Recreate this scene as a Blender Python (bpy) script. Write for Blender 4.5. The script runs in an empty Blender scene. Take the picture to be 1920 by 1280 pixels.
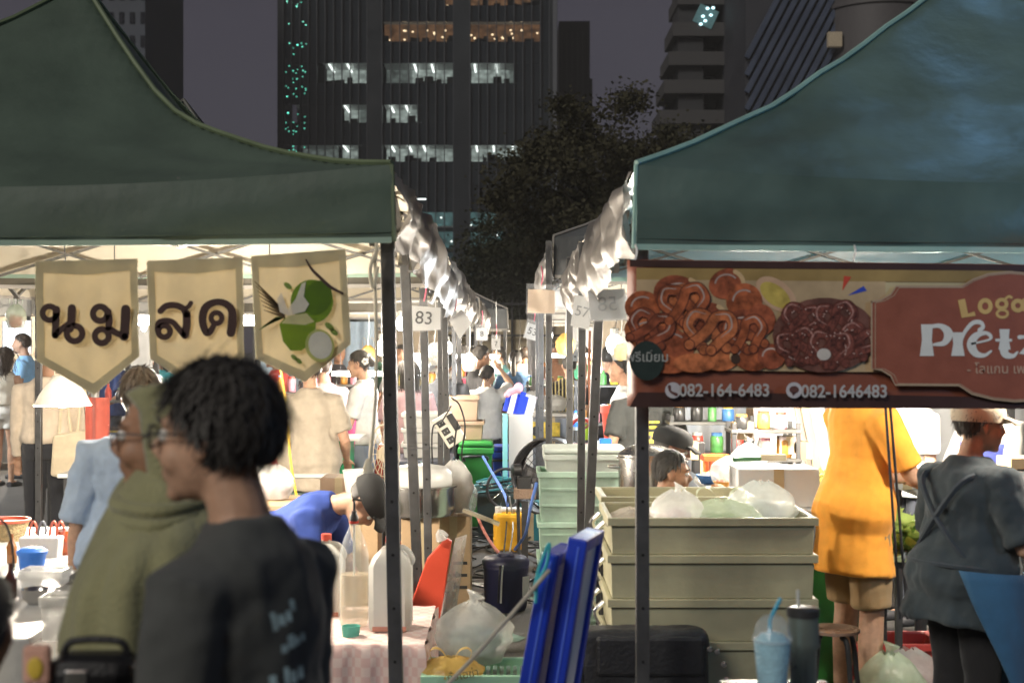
import bpy, bmesh, math, random
from mathutils import Vector, Matrix, Euler
R = math.radians
random.seed(7)
sc = bpy.context.scene
COL = sc.collection

# ---------------------------------------------------------------- camera
cam_d = bpy.data.cameras.new('camera'); cam = bpy.data.objects.new('camera', cam_d); COL.objects.link(cam)
cam.location = (0, 0, 1.75); cam.rotation_euler = (R(90), 0, 0)
cam_d.lens = 50; cam_d.sensor_width = 36; cam_d.clip_start = 0.05; cam_d.clip_end = 2000
cam_d.dof.use_dof = True; cam_d.dof.focus_distance = 10.0; cam_d.dof.aperture_fstop = 3.6
sc.camera = cam
# ---------------------------------------------------------------- sky (night, city glow) and one sun lamp added for the aisle's glow
SUN_EL, SUN_AZ = 33, 216        # degrees; azimuth measured from +Y clockwise: behind the camera, a little to its left
world = bpy.data.worlds.new('World'); sc.world = world; world.use_nodes = True
nt = world.node_tree; nt.nodes.clear()
wo = nt.nodes.new('ShaderNodeOutputWorld'); add = nt.nodes.new('ShaderNodeAddShader')
b1 = nt.nodes.new('ShaderNodeBackground'); b2 = nt.nodes.new('ShaderNodeBackground')
sky = nt.nodes.new('ShaderNodeTexSky'); sky.sky_type = 'NISHITA'; sky.sun_disc = False
sky.sun_elevation = R(SUN_EL); sky.sun_rotation = R(SUN_AZ)
b1.inputs['Strength'].default_value = 0.0032
b2.inputs['Color'].default_value = (0.042, 0.035, 0.046, 1); b2.inputs['Strength'].default_value = 1.0
nt.links.new(sky.outputs[0], b1.inputs[0]); nt.links.new(b1.outputs[0], add.inputs[0]); nt.links.new(b2.outputs[0], add.inputs[1])
nt.links.new(add.outputs[0], wo.inputs[0])
sun_d = bpy.data.lights.new('sun', 'SUN'); sun_d.energy = 1.75; sun_d.angle = R(20); sun_d.color = (1.0, 0.95, 0.86)
sun = bpy.data.objects.new('sun', sun_d); COL.objects.link(sun)
_d = Vector((math.sin(R(SUN_AZ)) * math.cos(R(SUN_EL)), math.cos(R(SUN_AZ)) * math.cos(R(SUN_EL)), math.sin(R(SUN_EL))))
sun.rotation_euler = _d.to_track_quat('Z', 'Y').to_euler()
sc.view_settings.view_transform = 'Standard'; sc.view_settings.look = 'None'
sc.view_settings.exposure = 0.0; sc.view_settings.gamma = 1.0; sc.view_settings.use_curve_mapping = False
sc.cycles.use_denoising = True
try: sc.cycles.denoiser = 'OPENIMAGEDENOISE'
except Exception: pass
sc.cycles.max_bounces = 7; sc.cycles.diffuse_bounces = 4; sc.cycles.glossy_bounces = 3
sc.cycles.transmission_bounces = 4; sc.cycles.transparent_max_bounces = 10
sc.cycles.sample_clamp_indirect = 4.0; sc.cycles.caustics_reflective = False; sc.cycles.caustics_refractive = False

# ---------------------------------------------------------------- survey helper: where a bearing meets a given depth
F = 50 / 36 * 1920
def W(px, py, Y): return Vector(((px - 960) * Y / F, Y, 1.75 - (py - 640) * Y / F))
def WX(px, Y): return (px - 960) * Y / F
def WZ(py, Y): return 1.75 - (py - 640) * Y / F

# ---------------------------------------------------------------- materials
MATS = {}
def mat(name, rgb, rough=.6, metal=0., var=.12, vscale=6., bump=0., bscale=30., spec=.4, trans=0., alpha=1., emit=0., ecol=None,
        back=None, sheen=0., sss=0., stretch=None, coat=0., transm=0., detail=4.):
    if name in MATS: return MATS[name]
    m = bpy.data.materials.new(name); m.use_nodes = True; n = m.node_tree.nodes; L = m.node_tree.links
    p = n['Principled BSDF']; out = n['Material Output']
    p.inputs['Roughness'].default_value = rough; p.inputs['Metallic'].default_value = metal
    p.inputs['Specular IOR Level'].default_value = spec
    if coat: p.inputs['Coat Weight'].default_value = coat; p.inputs['Coat Roughness'].default_value = .15
    if sheen: p.inputs['Sheen Weight'].default_value = sheen
    if sss:
        p.inputs['Subsurface Weight'].default_value = sss; p.inputs['Subsurface Radius'].default_value = (1, .35, .2); p.inputs['Subsurface Scale'].default_value = .012
    if transm: p.inputs['Transmission Weight'].default_value = transm; p.inputs['IOR'].default_value = 1.2
    tc = n.new('ShaderNodeTexCoord'); vec = tc.outputs['Object']
    if stretch:
        mp = n.new('ShaderNodeMapping'); mp.inputs['Scale'].default_value = stretch; L.new(vec, mp.inputs[0]); vec = mp.outputs[0]
    c = (*rgb, 1)
    colout = None
    if var > 0:
        nz = n.new('ShaderNodeTexNoise'); nz.inputs['Scale'].default_value = vscale; nz.inputs['Detail'].default_value = detail; nz.inputs['Roughness'].default_value = .6
        L.new(vec, nz.inputs['Vector'])
        mr = n.new('ShaderNodeMapRange'); mr.inputs['From Min'].default_value = .3; mr.inputs['From Max'].default_value = .7
        mr.inputs['To Min'].default_value = 1 - var; mr.inputs['To Max'].default_value = 1 + var
        L.new(nz.outputs['Fac'], mr.inputs['Value'])
        mx = n.new('ShaderNodeVectorMath'); mx.operation = 'SCALE'; mx.inputs[0].default_value = rgb
        L.new(mr.outputs[0], mx.inputs['Scale']); colout = mx.outputs[0]
        mr2 = n.new('ShaderNodeMapRange'); mr2.inputs['From Min'].default_value = .3; mr2.inputs['From Max'].default_value = .7
        mr2.inputs['To Min'].default_value = max(0, rough - .08); mr2.inputs['To Max'].default_value = min(1, rough + .08)
        L.new(nz.outputs['Fac'], mr2.inputs['Value']); L.new(mr2.outputs[0], p.inputs['Roughness'])
    if back is not None:
        g = n.new('ShaderNodeNewGeometry'); mc = n.new('ShaderNodeMix'); mc.data_type = 'RGBA'
        L.new(g.outputs['Backfacing'], mc.inputs['Factor'])
        if colout: L.new(colout, mc.inputs['A'])
        else: mc.inputs['A'].default_value = c
        mc.inputs['B'].default_value = (*back, 1); colout = mc.outputs['Result']
    if colout: L.new(colout, p.inputs['Base Color'])
    else: p.inputs['Base Color'].default_value = c
    if bump:
        nb = n.new('ShaderNodeTexNoise'); nb.inputs['Scale'].default_value = bscale; nb.inputs['Detail'].default_value = 5
        L.new(vec, nb.inputs['Vector'])
        bp = n.new('ShaderNodeBump'); bp.inputs['Strength'].default_value = min(1, bump); bp.inputs['Distance'].default_value = .02
        L.new(nb.outputs['Fac'], bp.inputs['Height']); L.new(bp.outputs[0], p.inputs['Normal'])
    if emit:
        p.inputs['Emission Color'].default_value = (*(ecol or rgb), 1); p.inputs['Emission Strength'].default_value = emit
    sh = p.outputs[0]
    if trans:
        t = n.new('ShaderNodeBsdfTranslucent')
        if colout: L.new(colout, t.inputs[0])
        else: t.inputs[0].default_value = c
        ms = n.new('ShaderNodeMixShader'); ms.inputs[0].default_value = trans; L.new(sh, ms.inputs[1]); L.new(t.outputs[0], ms.inputs[2]); sh = ms.outputs[0]
    if alpha < 1:
        t = n.new('ShaderNodeBsdfTransparent'); ms = n.new('ShaderNodeMixShader'); ms.inputs[0].default_value = alpha
        L.new(t.outputs[0], ms.inputs[1]); L.new(sh, ms.inputs[2]); sh = ms.outputs[0]
    L.new(sh, out.inputs[0])
    MATS[name] = m; return m
def cloth(name, rgb, **k):
    a = dict(rough=.85, var=.1, vscale=14, bump=.25, bscale=260, sheen=.15, spec=.2); a.update(k); return mat(name, rgb, **a)
def plastic(name, rgb, **k):
    a = dict(rough=.4, var=.06, vscale=5, bump=.06, bscale=60, spec=.5); a.update(k); return mat(name, rgb, **a)
def emis(name, rgb, s): return mat(name, (.8, .8, .8), var=0, emit=s, ecol=rgb)
def film(name, rgb, a=.45, **k):       # thin plastic bags and sleeves
    d = dict(rough=.25, var=.1, vscale=12, bump=.7, bscale=18, spec=.6, trans=.45, alpha=a); d.update(k); return mat(name, rgb, **d)

# ---------------------------------------------------------------- mesh builder (world coordinates)
def catmull(pts, n=6):
    pts = [Vector(p) for p in pts]
    if len(pts) < 3: return pts
    out = []
    P = [pts[0] * 2 - pts[1]] + pts + [pts[-1] * 2 - pts[-2]]
    for i in range(1, len(P) - 2):
        a, b, c, d = P[i - 1:i + 3]
        for k in range(n):
            t = k / n
            out.append(.5 * ((2 * b) + (c - a) * t + (2 * a - 5 * b + 4 * c - d) * t * t + (3 * b - a - 3 * c + d) * t ** 3))
    out.append(pts[-1]); return out
class MB:
    def __init__(s): s.v = []; s.f = []; s.M = Matrix.Identity(4); s.mi = []; s.cm = 0
    def add(s, vs, fs):
        o = len(s.v); s.v += [s.M @ Vector(v) for v in vs]; s.f += [tuple(i + o for i in f) for f in fs]; s.mi += [s.cm] * len(fs); return s
    def box(s, c, d, rot=None, taper=1.0):
        c = Vector(c); x, y, z = d[0] / 2, d[1] / 2, d[2] / 2
        vs = [Vector((sx * x * (taper if sz < 0 else 1), sy * y * (taper if sz < 0 else 1), sz * z)) for sz in (-1, 1) for sy in (-1, 1) for sx in (-1, 1)]
        if rot is not None:
            m = rot if isinstance(rot, Matrix) else Euler(rot).to_matrix()
            vs = [m @ v for v in vs]
        return s.add([v + c for v in vs], [(0, 2, 3, 1), (4, 5, 7, 6), (0, 1, 5, 4), (2, 6, 7, 3), (0, 4, 6, 2), (1, 3, 7, 5)])
    def loft(s, rings, caps=True, closed=True):
        n = len(rings[0]); vs = [v for r in rings for v in r]; fs = []
        for i in range(len(rings) - 1):
            for j in range(n if closed else n - 1):
                k = (j + 1) % n; fs.append((i * n + j, i * n + k, (i + 1) * n + k, (i + 1) * n + j))
        if caps and closed: fs.append(tuple(range(n))[::-1]); fs.append(tuple((len(rings) - 1) * n + j for j in range(n)))
        return s.add(vs, fs)
    def tube(s, pts, r, seg=8, caps=True, smooth=0):
        pts = [Vector(p) for p in pts]
        if smooth and len(pts) > 2:
            if not isinstance(r, (int, float)):
                rr = catmull([Vector((x, 0, 0)) for x in r], smooth); r = [max(1e-4, q.x) for q in rr]
            pts = catmull(pts, smooth)
        rs = [r] * len(pts) if isinstance(r, (int, float)) else list(r)
        rings = []; pn = None
        for i, p in enumerate(pts):
            t = (pts[min(i + 1, len(pts) - 1)] - pts[max(i - 1, 0)])
            t = t.normalized() if t.length > 1e-9 else Vector((0, 0, 1))
            if pn is None:
                a = Vector((0, 1, 0)) if abs(t.y) < .9 else Vector((1, 0, 0)); pn = t.cross(a).normalized()
            else:
                pn = (pn - t * pn.dot(t)); pn = pn.normalized() if pn.length > 1e-6 else t.orthogonal().normalized()
            b = t.cross(pn)
            rings.append([p + (pn * math.cos(2 * math.pi * j / seg) + b * math.sin(2 * math.pi * j / seg)) * rs[i] for j in range(seg)])
        return s.loft(rings, caps)
    def lathe(s, c, prof, seg=20, caps=True, axis=None):
        c = Vector(c); m = Matrix.Identity(3) if axis is None else Vector(axis).to_track_quat('Z', 'Y').to_matrix()
        return s.loft([[c + m @ Vector((r * math.cos(2 * math.pi * j / seg), r * math.sin(2 * math.pi * j / seg), z)) for j in range(seg)] for r, z in prof], caps)
    def ell(s, c, r, rot=None, su=14, sv=9):
        c = Vector(c); m = rot if rot is not None else Matrix.Identity(3)
        vs = [c + m @ Vector((0, 0, -r[2]))]; fs = []
        for i in range(1, sv):
            a = -math.pi / 2 + math.pi * i / sv
            for j in range(su):
                b = 2 * math.pi * j / su
                vs.append(c + m @ Vector((r[0] * math.cos(a) * math.cos(b), r[1] * math.cos(a) * math.sin(b), r[2] * math.sin(a))))
        vs.append(c + m @ Vector((0, 0, r[2]))); T = len(vs) - 1
        for j in range(su):
            k = (j + 1) % su
            fs.append((0, 1 + k, 1 + j)); fs.append((T, 1 + (sv - 2) * su + j, 1 + (sv - 2) * su + k))
            for i in range(sv - 2): fs.append((1 + i * su + j, 1 + i * su + k, 1 + (i + 1) * su + k, 1 + (i + 1) * su + j))
        return s.add(vs, fs)
    def grid(s, fn, nu, nv):
        vs = [fn(i / nu, j / nv) for j in range(nv + 1) for i in range(nu + 1)]
        return s.add(vs, [(j * (nu + 1) + i, j * (nu + 1) + i + 1, (j + 1) * (nu + 1) + i + 1, (j + 1) * (nu + 1) + i) for j in range(nv) for i in range(nu)])
    def prism(s, pts, off):       # closed outline (list of 3D points) extruded by vector off
        n = len(pts); off = Vector(off); vs = [Vector(p) for p in pts]
        return s.add(vs + [v + off for v in vs], [tuple(range(n)), tuple(range(2 * n - 1, n - 1, -1))] + [(i, i + n, (i + 1) % n + n, (i + 1) % n) for i in range(n)])
    def build(s, name, m, parent=None, smooth=False, bevel=0., angle=40):
        me = bpy.data.meshes.new(name); me.from_pydata([tuple(v) for v in s.v], [], s.f)
        ms = m if isinstance(m, (list, tuple)) else [m]
        for q in ms: me.materials.append(q)
        if len(ms) > 1: me.polygons.foreach_set('material_index', s.mi)
        bm = bmesh.new(); bm.from_mesh(me); bmesh.ops.recalc_face_normals(bm, faces=bm.faces[:]) if smooth != 'keep' else None
        bm.to_mesh(me); bm.free()
        if smooth: me.polygons.foreach_set('use_smooth', [True] * len(me.polygons))
        o = bpy.data.objects.new(name, me); COL.objects.link(o)
        if smooth is True and angle < 180:
            try: me.set_sharp_from_angle(angle=R(angle))
            except Exception: pass
        if bevel:
            b = o.modifiers.new('bevel', 'BEVEL'); b.width = bevel; b.segments = 2; b.limit_method = 'ANGLE'; b.angle_limit = R(35)
        if parent is not None: adopt(o, parent)
        return o
def adopt(o, parent):
    o.parent = parent
    if parent.type == 'EMPTY': o.matrix_parent_inverse = Matrix.Translation(-Vector(parent.location))
def tag(o, label=None, cat=None, group=None, kind=None):
    if label: o['label'] = label
    if cat: o['category'] = cat
    if group: o['group'] = group
    if kind: o['kind'] = kind
    return o
def thing(name, label, cat, loc, group=None):
    o = bpy.data.objects.new(name, None); COL.objects.link(o); o.location = loc; o.empty_display_size = .1
    return tag(o, label, cat, group)
def remesh(o, vox, smooth=4, disp=0., dscale=.12, mid=.35):
    r = o.modifiers.new('remesh', 'REMESH'); r.mode = 'VOXEL'; r.voxel_size = vox; r.use_smooth_shade = True
    if smooth:
        q = o.modifiers.new('smooth', 'SMOOTH'); q.factor = .5; q.iterations = smooth
    if disp:
        key = 'clouds_%.3f' % dscale
        t = bpy.data.textures.get(key)
        if not t: t = bpy.data.textures.new(key, 'CLOUDS'); t.noise_scale = dscale; t.noise_depth = 2
        d = o.modifiers.new('folds', 'DISPLACE'); d.texture = t; d.texture_coords = 'LOCAL'; d.strength = disp; d.mid_level = mid
    return o
def wob(x, y=0., z=0., sd=0.):      # cheap smooth noise in [-1, 1]
    return (math.sin(x * 1.7 + sd * 3.1 + 1.3 * math.sin(y * 2.3 + sd)) + math.sin(y * 2.9 + z * 1.9 + sd * 1.7 + 1.1 * math.sin(x * 3.7 - sd)) + math.sin(z * 3.1 + x * 4.3 + y * 1.1 + sd * 2.3)) / 3
def text_mesh(body, size, extr, bold=0., shear=0.):
    cu = bpy.data.curves.new('t', 'FONT'); cu.body = body; cu.size = size; cu.extrude = extr; cu.offset = bold; cu.shear = shear
    cu.align_x = 'CENTER'; cu.align_y = 'CENTER'; cu.resolution_u = 4
    o = bpy.data.objects.new('t', cu); COL.objects.link(o)
    bpy.context.view_layer.update()
    me = bpy.data.meshes.new_from_object(o.evaluated_get(bpy.context.evaluated_depsgraph_get()))
    bpy.data.objects.remove(o); bpy.data.curves.remove(cu); return me
def text(name, body, centre, size, m, parent, rot=(R(90), 0, 0), extr=.0006, bold=0., sx=1., mirror=False, shear=0.):
    me = text_mesh(body, size, extr, bold, shear)
    me.transform(Matrix.Translation(Vector(centre)) @ Euler(rot).to_matrix().to_4x4() @ Matrix.Diagonal(((-sx if mirror else sx), 1, 1, 1)))
    me.materials.clear(); me.materials.append(m)
    o = bpy.data.objects.new(name, me); COL.objects.link(o); adopt(o, parent); return o
class Ink:      # flat print on a vertical sheet facing the aisle: bearings at the sheet's own depth
    def __init__(s, Y, lay=.0012): s.Y = Y; s.lay = lay; s.mb = MB()
    def p(s, x, y, l): v = W(x, y, s.Y); v.y = s.Y - s.lay * l; return v
    def poly(s, pts, l): s.mb.add([s.p(x, y, l) for x, y in pts], [tuple(range(len(pts)))]); return s
    def ellipse(s, cx, cy, rx, ry, l, rot=0, a0=0, a1=360, n=26):
        c, q = math.cos(R(rot)), math.sin(R(rot)); pts = []
        for i in range(n + (a1 - a0 < 360)):
            a = R(a0 + (a1 - a0) * i / n); u, v = rx * math.cos(a), ry * math.sin(a); pts.append((cx + u * c - v * q, cy + u * q + v * c))
        return s.poly(pts, l)
    def stroke(s, pts, w, l, sm=5, closed=False, ends=True):
        P3 = [Vector((x, y, 0)) for x, y in pts]
        ws = [w] * len(pts) if isinstance(w, (int, float)) else list(w)
        if sm and len(P3) > 2:
            wv = catmull([Vector((q, 0, 0)) for q in ws], sm); P3 = catmull(P3, sm); ws = [max(.2, q.x) for q in wv]
        n = len(P3); vs = []; fs = []
        for i, p in enumerate(P3):
            t = P3[min(i + 1, n - 1)] - P3[max(i - 1, 0)]
            if closed and i in (0, n - 1): t = P3[1] - P3[n - 2]
            t.normalize(); nn = Vector((-t.y, t.x, 0)) * ws[i] / 2
            vs += [s.p(p.x + nn.x, p.y + nn.y, l), s.p(p.x - nn.x, p.y - nn.y, l)]
        fs = [(2 * i, 2 * i + 1, 2 * i + 3, 2 * i + 2) for i in range(n - 1)]
        s.mb.add(vs, fs)
        if ends and not closed:
            for i in (0, n - 1): s.ellipse(P3[i].x, P3[i].y, ws[i] / 2, ws[i] / 2, l + .15, n=12)
        return s
    def ring(s, cx, cy, r, w, l, ry=None, n=22, a0=0, a1=360):
        ry = ry or r
        pts = [(cx + r * math.cos(R(a0 + (a1 - a0) * i / n)), cy + ry * math.sin(R(a0 + (a1 - a0) * i / n))) for i in range(n + 1)]
        return s.stroke(pts, w, l, sm=0, closed=(a1 - a0 == 360), ends=(a1 - a0 != 360))
    def build(s, name, m, parent): o = s.mb.build(name, m, parent, smooth='keep'); s.mb = MB(); return o
# ================================================================ SETTING
asphalt = mat('asphalt', (.085, .08, .075), rough=.8, var=.35, vscale=1.3, bump=.5, bscale=45, detail=9)
gr = MB(); gr.grid(lambda u, v: (-140 + 280 * u, -28 + 240 * v, 0), 40, 40)
tag(gr.build('ground', asphalt), kind='structure')
# worn green paint patches on the asphalt of the alley
gp = MB()
for i, (x, y, w, h) in enumerate(((.05, 7.6, .55, .5), (-.1, 8.4, .3, .35), (.28, 9.6, .3, .6))):
    n = 22; gp.add([Vector((x + w / 2 * math.cos(2 * math.pi * k / n) * (1 + .35 * wob(k * .9, i)), y + h / 2 * math.sin(2 * math.pi * k / n) * (1 + .35 * wob(k * 1.3, i, 2)), .004)) for k in range(n)], [tuple(range(n))])
tag(gp.build('worn_paint', mat('worn_paint', (.10, .16, .13), rough=.7, var=.4, vscale=9)), kind='structure')

# ---------------------------------------------------------------- buildings
def facade_tower():
    YB = 140.; k = YB / F
    X = lambda px: (px - 960) * k
    Z = lambda py: 1.75 + (640 - py) * k
    t = thing('office_tower', 'tall dark glass office tower with lit office floors behind the tents', 'building', (X(782), YB + 10, 0))
    dark = mat('tower_dark_panel', (.018, .022, .027), rough=.35, var=.2, vscale=.3)
    glass = mat('tower_dark_glass', (.016, .021, .026), rough=.12, var=.2, vscale=.2, spec=.5)
    clear = mat('tower_clear_glass', (.02, .025, .03), rough=.08, var=0, alpha=.25)
    fin = mat('tower_mullion', (.045, .05, .06), rough=.5, var=.2, vscale=1)
    slab = mat('tower_slab', (.03, .03, .03), rough=.8)
    top, bot = Z(-230), 0.
    m = MB(); m.box(((X(520) + X(1045)) / 2, YB + 17.5, top / 2), (X(1045) - X(520) - .4, 12, top)); m.build('core', dark, t)
    m = MB()
    for a, b in ((520, 531), (688, 716), (850, 881), (1030, 1045)): m.box(((X(a) + X(b)) / 2, YB + .55, top / 2), (X(b) - X(a), 1.1, top))
    for i, (a, b) in enumerate(((520, 531), (688, 716), (850, 881), (1030, 1045))):
        q = MB(); q.box(((X(a) + X(b)) / 2, YB + .55, top / 2), (X(b) - X(a), 1.1, top)); q.build('pier', dark, t)
    q = MB(); q.box((X(1040.5), YB + .02, top / 2), (X(1045.5) - X(1038), .3, top)); q.build('corner_trim', mat('tower_trim', (.10, .105, .12), rough=.4), t)
    bands = [(-76, -52), (-8, 9), (40, 77), (118, 155), (196, 229), (272, 302), (342, 372), (398, 426), (430, 464), (474, 500), (512, 545)]
    cols = []
    for a, b, n in ((531, 688, 10), (716, 850, 8), (881, 1030, 9)):
        for i in range(n): cols.append((a + (b - a) * i / n, a + (b - a) * (i + 1) / n))
    lit = {1: [(833, 850, 'o'), (881, 1013, 'o')], 2: [(716, 850, 'o'), (881, 1013, 'o')],
           3: [(600, 682, 'w'), (716, 766, 'd'), (766, 850, 'w'), (881, 955, 'w'), (947, 972, 'd')],
           4: [(547, 568, 'd'), (634, 664, 'w'), (664, 684, 'd'), (716, 784, 'w')],
           5: [(553, 622, 'd'), (630, 668, 'w'), (716, 850, 'w'), (881, 985, 'w')],
           7: [(740, 850, 't'), (881, 930, 't')], 8: [(740, 850, 't'), (881, 945, 't')], 9: [(740, 850, 'u'), (881, 905, 'u')], 10: [(840, 905, 'u')]}
    def room(name, c, s):  # wall emission stands in for lamplight inside the lit rooms
        mm = bpy.data.materials.new(name); mm.use_nodes = True; n = mm.node_tree.nodes; L = mm.node_tree.links; p = n['Principled BSDF']
        tc = n.new('ShaderNodeTexCoord'); mp = n.new('ShaderNodeMapping'); mp.inputs['Scale'].default_value = (1.0, .3, 1.6)
        nz = n.new('ShaderNodeTexVoronoi'); nz.inputs['Scale'].default_value = 1.5; nz.feature = 'F1'
        L.new(tc.outputs['Object'], mp.inputs[0]); L.new(mp.outputs[0], nz.inputs['Vector'])
        mr = n.new('ShaderNodeMapRange'); mr.inputs['To Min'].default_value = s * 1.6; mr.inputs['To Max'].default_value = s * .15
        L.new(nz.outputs['Distance'], mr.inputs[0]); L.new(mr.outputs[0], p.inputs['Emission Strength'])
        p.inputs['Emission Color'].default_value = (*c, 1); p.inputs['Base Color'].default_value = (.2, .2, .2, 1); return mm
    rm = {'o': room('room_amber', (.75, .36, .16), .22), 'w': room('room_white', (.75, .9, .82), .50), 'd': room('room_dim', (.55, .68, .62), .22),
          't': room('room_teal', (.25, .55, .55), .30), 'u': room('room_low', (.2, .45, .55), .12)}
    tube = emis('office_tube', (.9, 1, .95), 3.5); spot = emis('office_spot', (1, .75, .45), 3.0); grefl = emis('green_reflections', (.15, 1, .7), 1.2)
    pane_mesh = {}
    rnd = random.Random(3)
    for bi, (y0, y1) in enumerate(bands):
        q = MB(); q.box((X(782), YB + 8, Z(y1) - .12), (X(1043) - X(522), 15, .2)); q.build('floor_slab', slab, t)
        for a, b, kd in lit.get(bi, ()):
            wl = MB(); dep = 3.0 if kd in 'otu' else 5.5
            wl.box(((X(a) + X(b)) / 2, YB + dep, (Z(y0) + Z(y1)) / 2 + .3), (X(b) - X(a), .2, Z(y0) - Z(y1) + .9)); wl.build('room_wall', rm[kd], t)
            cl = MB(); cl.box(((X(a) + X(b)) / 2, YB + dep / 2 + .4, Z(y0) + .35), (X(b) - X(a), dep - .6, .1)); cl.build('room_ceiling', mat('room_ceiling', (.5, .52, .5), rough=.8, emit=.05, ecol=(.7, .8, .75)), t)  # ceiling glows faintly in place of lamplight falling on it
            if kd == 'w':
                for i in range(max(1, int((b - a) / 34))):
                    x = a + 12 + 34 * i + rnd.uniform(-4, 4)
                    s_ = MB(); s_.box((X(x), YB + 3.2, Z(y0) + .05), (.16, 4.2, .08)); s_.build('ceiling_tube', tube, t)
            if kd in 'ot':
                for i in range(int((b - a) / (11 if kd == 'o' else 42)) + 1):
                    x = a + (b - a) * rnd.random(); yy = y0 + (y1 - y0) * rnd.uniform(.2, .85)
                    s_ = MB(); s_.ell((X(x), YB + 2.2, Z(yy)), (.11, .11, .09), su=6, sv=4); s_.build('room_lamp', spot if kd == 'o' else tube, t)
            if kd in 'wo':
                for i in range(int((b - a) / 14)):       # desks, people and plants against the glass
                    x = a + (b - a) * rnd.random(); h = rnd.uniform(.25, .9)
                    s_ = MB(); s_.box((X(x), YB + 1.6, Z(y1) + h / 2), (rnd.uniform(.3, .9), .4, h)); s_.build('desk', slab, t)
        for a, b in cols:
            mid = (a + b) / 2; on = any(p <= mid <= q for p, q, _ in lit.get(bi, ()))
            key = (round(b - a, 2), round(y1 - y0, 1), on)
            if key not in pane_mesh:
                q = MB(); q.box((0, 0, 0), (X(b) - X(a) - .02, .05, Z(y0) - Z(y1) - .02)); o = q.build('pane', clear if on else glass, t); pane_mesh[key] = o.data
            else:
                o = bpy.data.objects.new('pane', pane_mesh[key]); COL.objects.link(o); adopt(o, t)
            o.location = (X(mid), YB + .3, (Z(y0) + Z(y1)) / 2)
        nxt = bands[bi + 1][0] if bi + 1 < len(bands) else 640
        for a, b in ((531, 688), (716, 850), (881, 1030)):
            q = MB(); q.box(((X(a) + X(b)) / 2, YB + .33, (Z(y1) + Z(nxt)) / 2), (X(b) - X(a), .12, Z(y1) - Z(nxt) - .02)); q.build('spandrel', glass, t)
    fm = None
    for a in sorted({round(c[0], 2) for c in cols} | {688, 850, 1030}):
        if fm is None:
            q = MB(); q.box((0, 0, top / 2), (.09, .3, top)); o = q.build('mullion', fin, t); fm = o.data
        else:
            o = bpy.data.objects.new('mullion', fm); COL.objects.link(o); adopt(o, t)
        o.location = (X(a), YB + .1, 0)
    for i in range(70):       # green reflections on the corner glass, put in as small glowing bits
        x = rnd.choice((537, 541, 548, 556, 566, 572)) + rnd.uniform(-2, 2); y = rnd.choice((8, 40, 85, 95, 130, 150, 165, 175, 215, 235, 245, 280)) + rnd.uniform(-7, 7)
        q = MB(); q.box((X(x), YB + .22, Z(y)), (rnd.uniform(.05, .16), .05, rnd.uniform(.04, .12))); q.build('green_reflection', grefl, t)
    q = MB(); q.box((X(790), YB + .2, Z(373)), (.95, .06, .09)); q.build('ceiling_tube', tube, t)
facade_tower()
def far_block(name, label, x0, x1, ytop, Y, rgb, floors=0, wins=None, depth=14, rot=0, rough=.7):
    k = Y / F; X = lambda px: (px - 960) * k; Z = lambda py: 1.75 + (640 - py) * k
    t = thing(name, label, 'building', ((X(x0) + X(x1)) / 2, Y + depth / 2, 0))
    wm = mat(name + '_wall_' + str(x0), rgb, rough=rough, var=.2, vscale=.25, bump=.2, bscale=2)
    m = MB(); m.box(((X(x0) + X(x1)) / 2, Y + depth / 2, Z(ytop) / 2), (X(x1) - X(x0), depth, Z(ytop))); m.build('wall', wm, t)
    return t, X, Z, wm
bw = mat('far_window', (.012, .014, .02), rough=.15, var=.1)
t, X, Z, wm = far_block('apartment_block', 'narrow dark building slab beside the glass office tower', 1048, 1106, 40, 170, (.022, .022, .025))
m = MB(); m.box((X(1108), 178, Z(142) / 2), (X(1113) - X(1104), 12, Z(142))); m.build('annex', wm, t)
for i in range(6):
    q = MB(); q.box((X(1053 + 10 * i), 169.95, Z(60) / 2), (.15, .25, Z(60))); q.build('rib', mat('block_rib', (.035, .035, .038), rough=.7), t)
# left: pale building with small windows
t, X, Z, wm = far_block('apartment_block', 'pale bluish building with small windows above the left tent', 150, 272, -260, 120, (.055, .065, .085))
for r in range(9):
    for c in range(6):
        q = MB(); q.box((X(168 + c * 20), 119.97, Z(-230 + r * 44)), (.38, .12, .95)); q.build('window', bw, t)
# right: terraced block with balconies
t, X, Z, wm = far_block('terraced_block', 'dark apartment building with stacked balconies and one lit terrace', 1300, 1396, -200, 110, (.028, .028, .032))
for i, y in enumerate((-150, -95, -45, 28, 84, 136, 186, 240, 300)):
    x0 = 1255 if i < 3 else 1255 + (3 - i) * 8
    q = MB(); q.box(((X(x0) + X(1394)) / 2, 107.5, Z(y)), (X(1394) - X(x0), 6, Z(y - 12) - Z(y + 12))); q.build('balcony', mat('balcony_slab', (.05, .048, .05), rough=.75), t)
    q = MB(); q.box(((X(x0 + 12) + X(1392)) / 2, 109.4, Z(y + 24)), (X(1392) - X(x0 + 12), 1.5, .9)); q.build('window', bw, t)
q = MB(); q.box((X(1280), 107, Z(100)), (X(1300) - X(1255), 4, Z(-200) - Z(400))); q.build('wall', wm, t)
sp = emis('terrace_light', (.6, .95, 1), 2.5)
for x, y in ((1300, 62), (1308, 48), (1314, 60), (1304, 70), (1296, 76), (1318, 47)):
    q = MB(); q.ell((X(x), 104.4, Z(y)), (.13, .13, .1), su=6, sv=4); q.build('terrace_lamp', sp, t)
q = MB(); q.box((X(1305), 104.45, Z(62)), (1.5, .06, 1.4), rot=(0, R(25), 0)); q.build('lit_screen', mat('lit_screen', (.1, .2, .22), emit=.05, ecol=(.3, .75, .8), var=.3, vscale=3), t)
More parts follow.
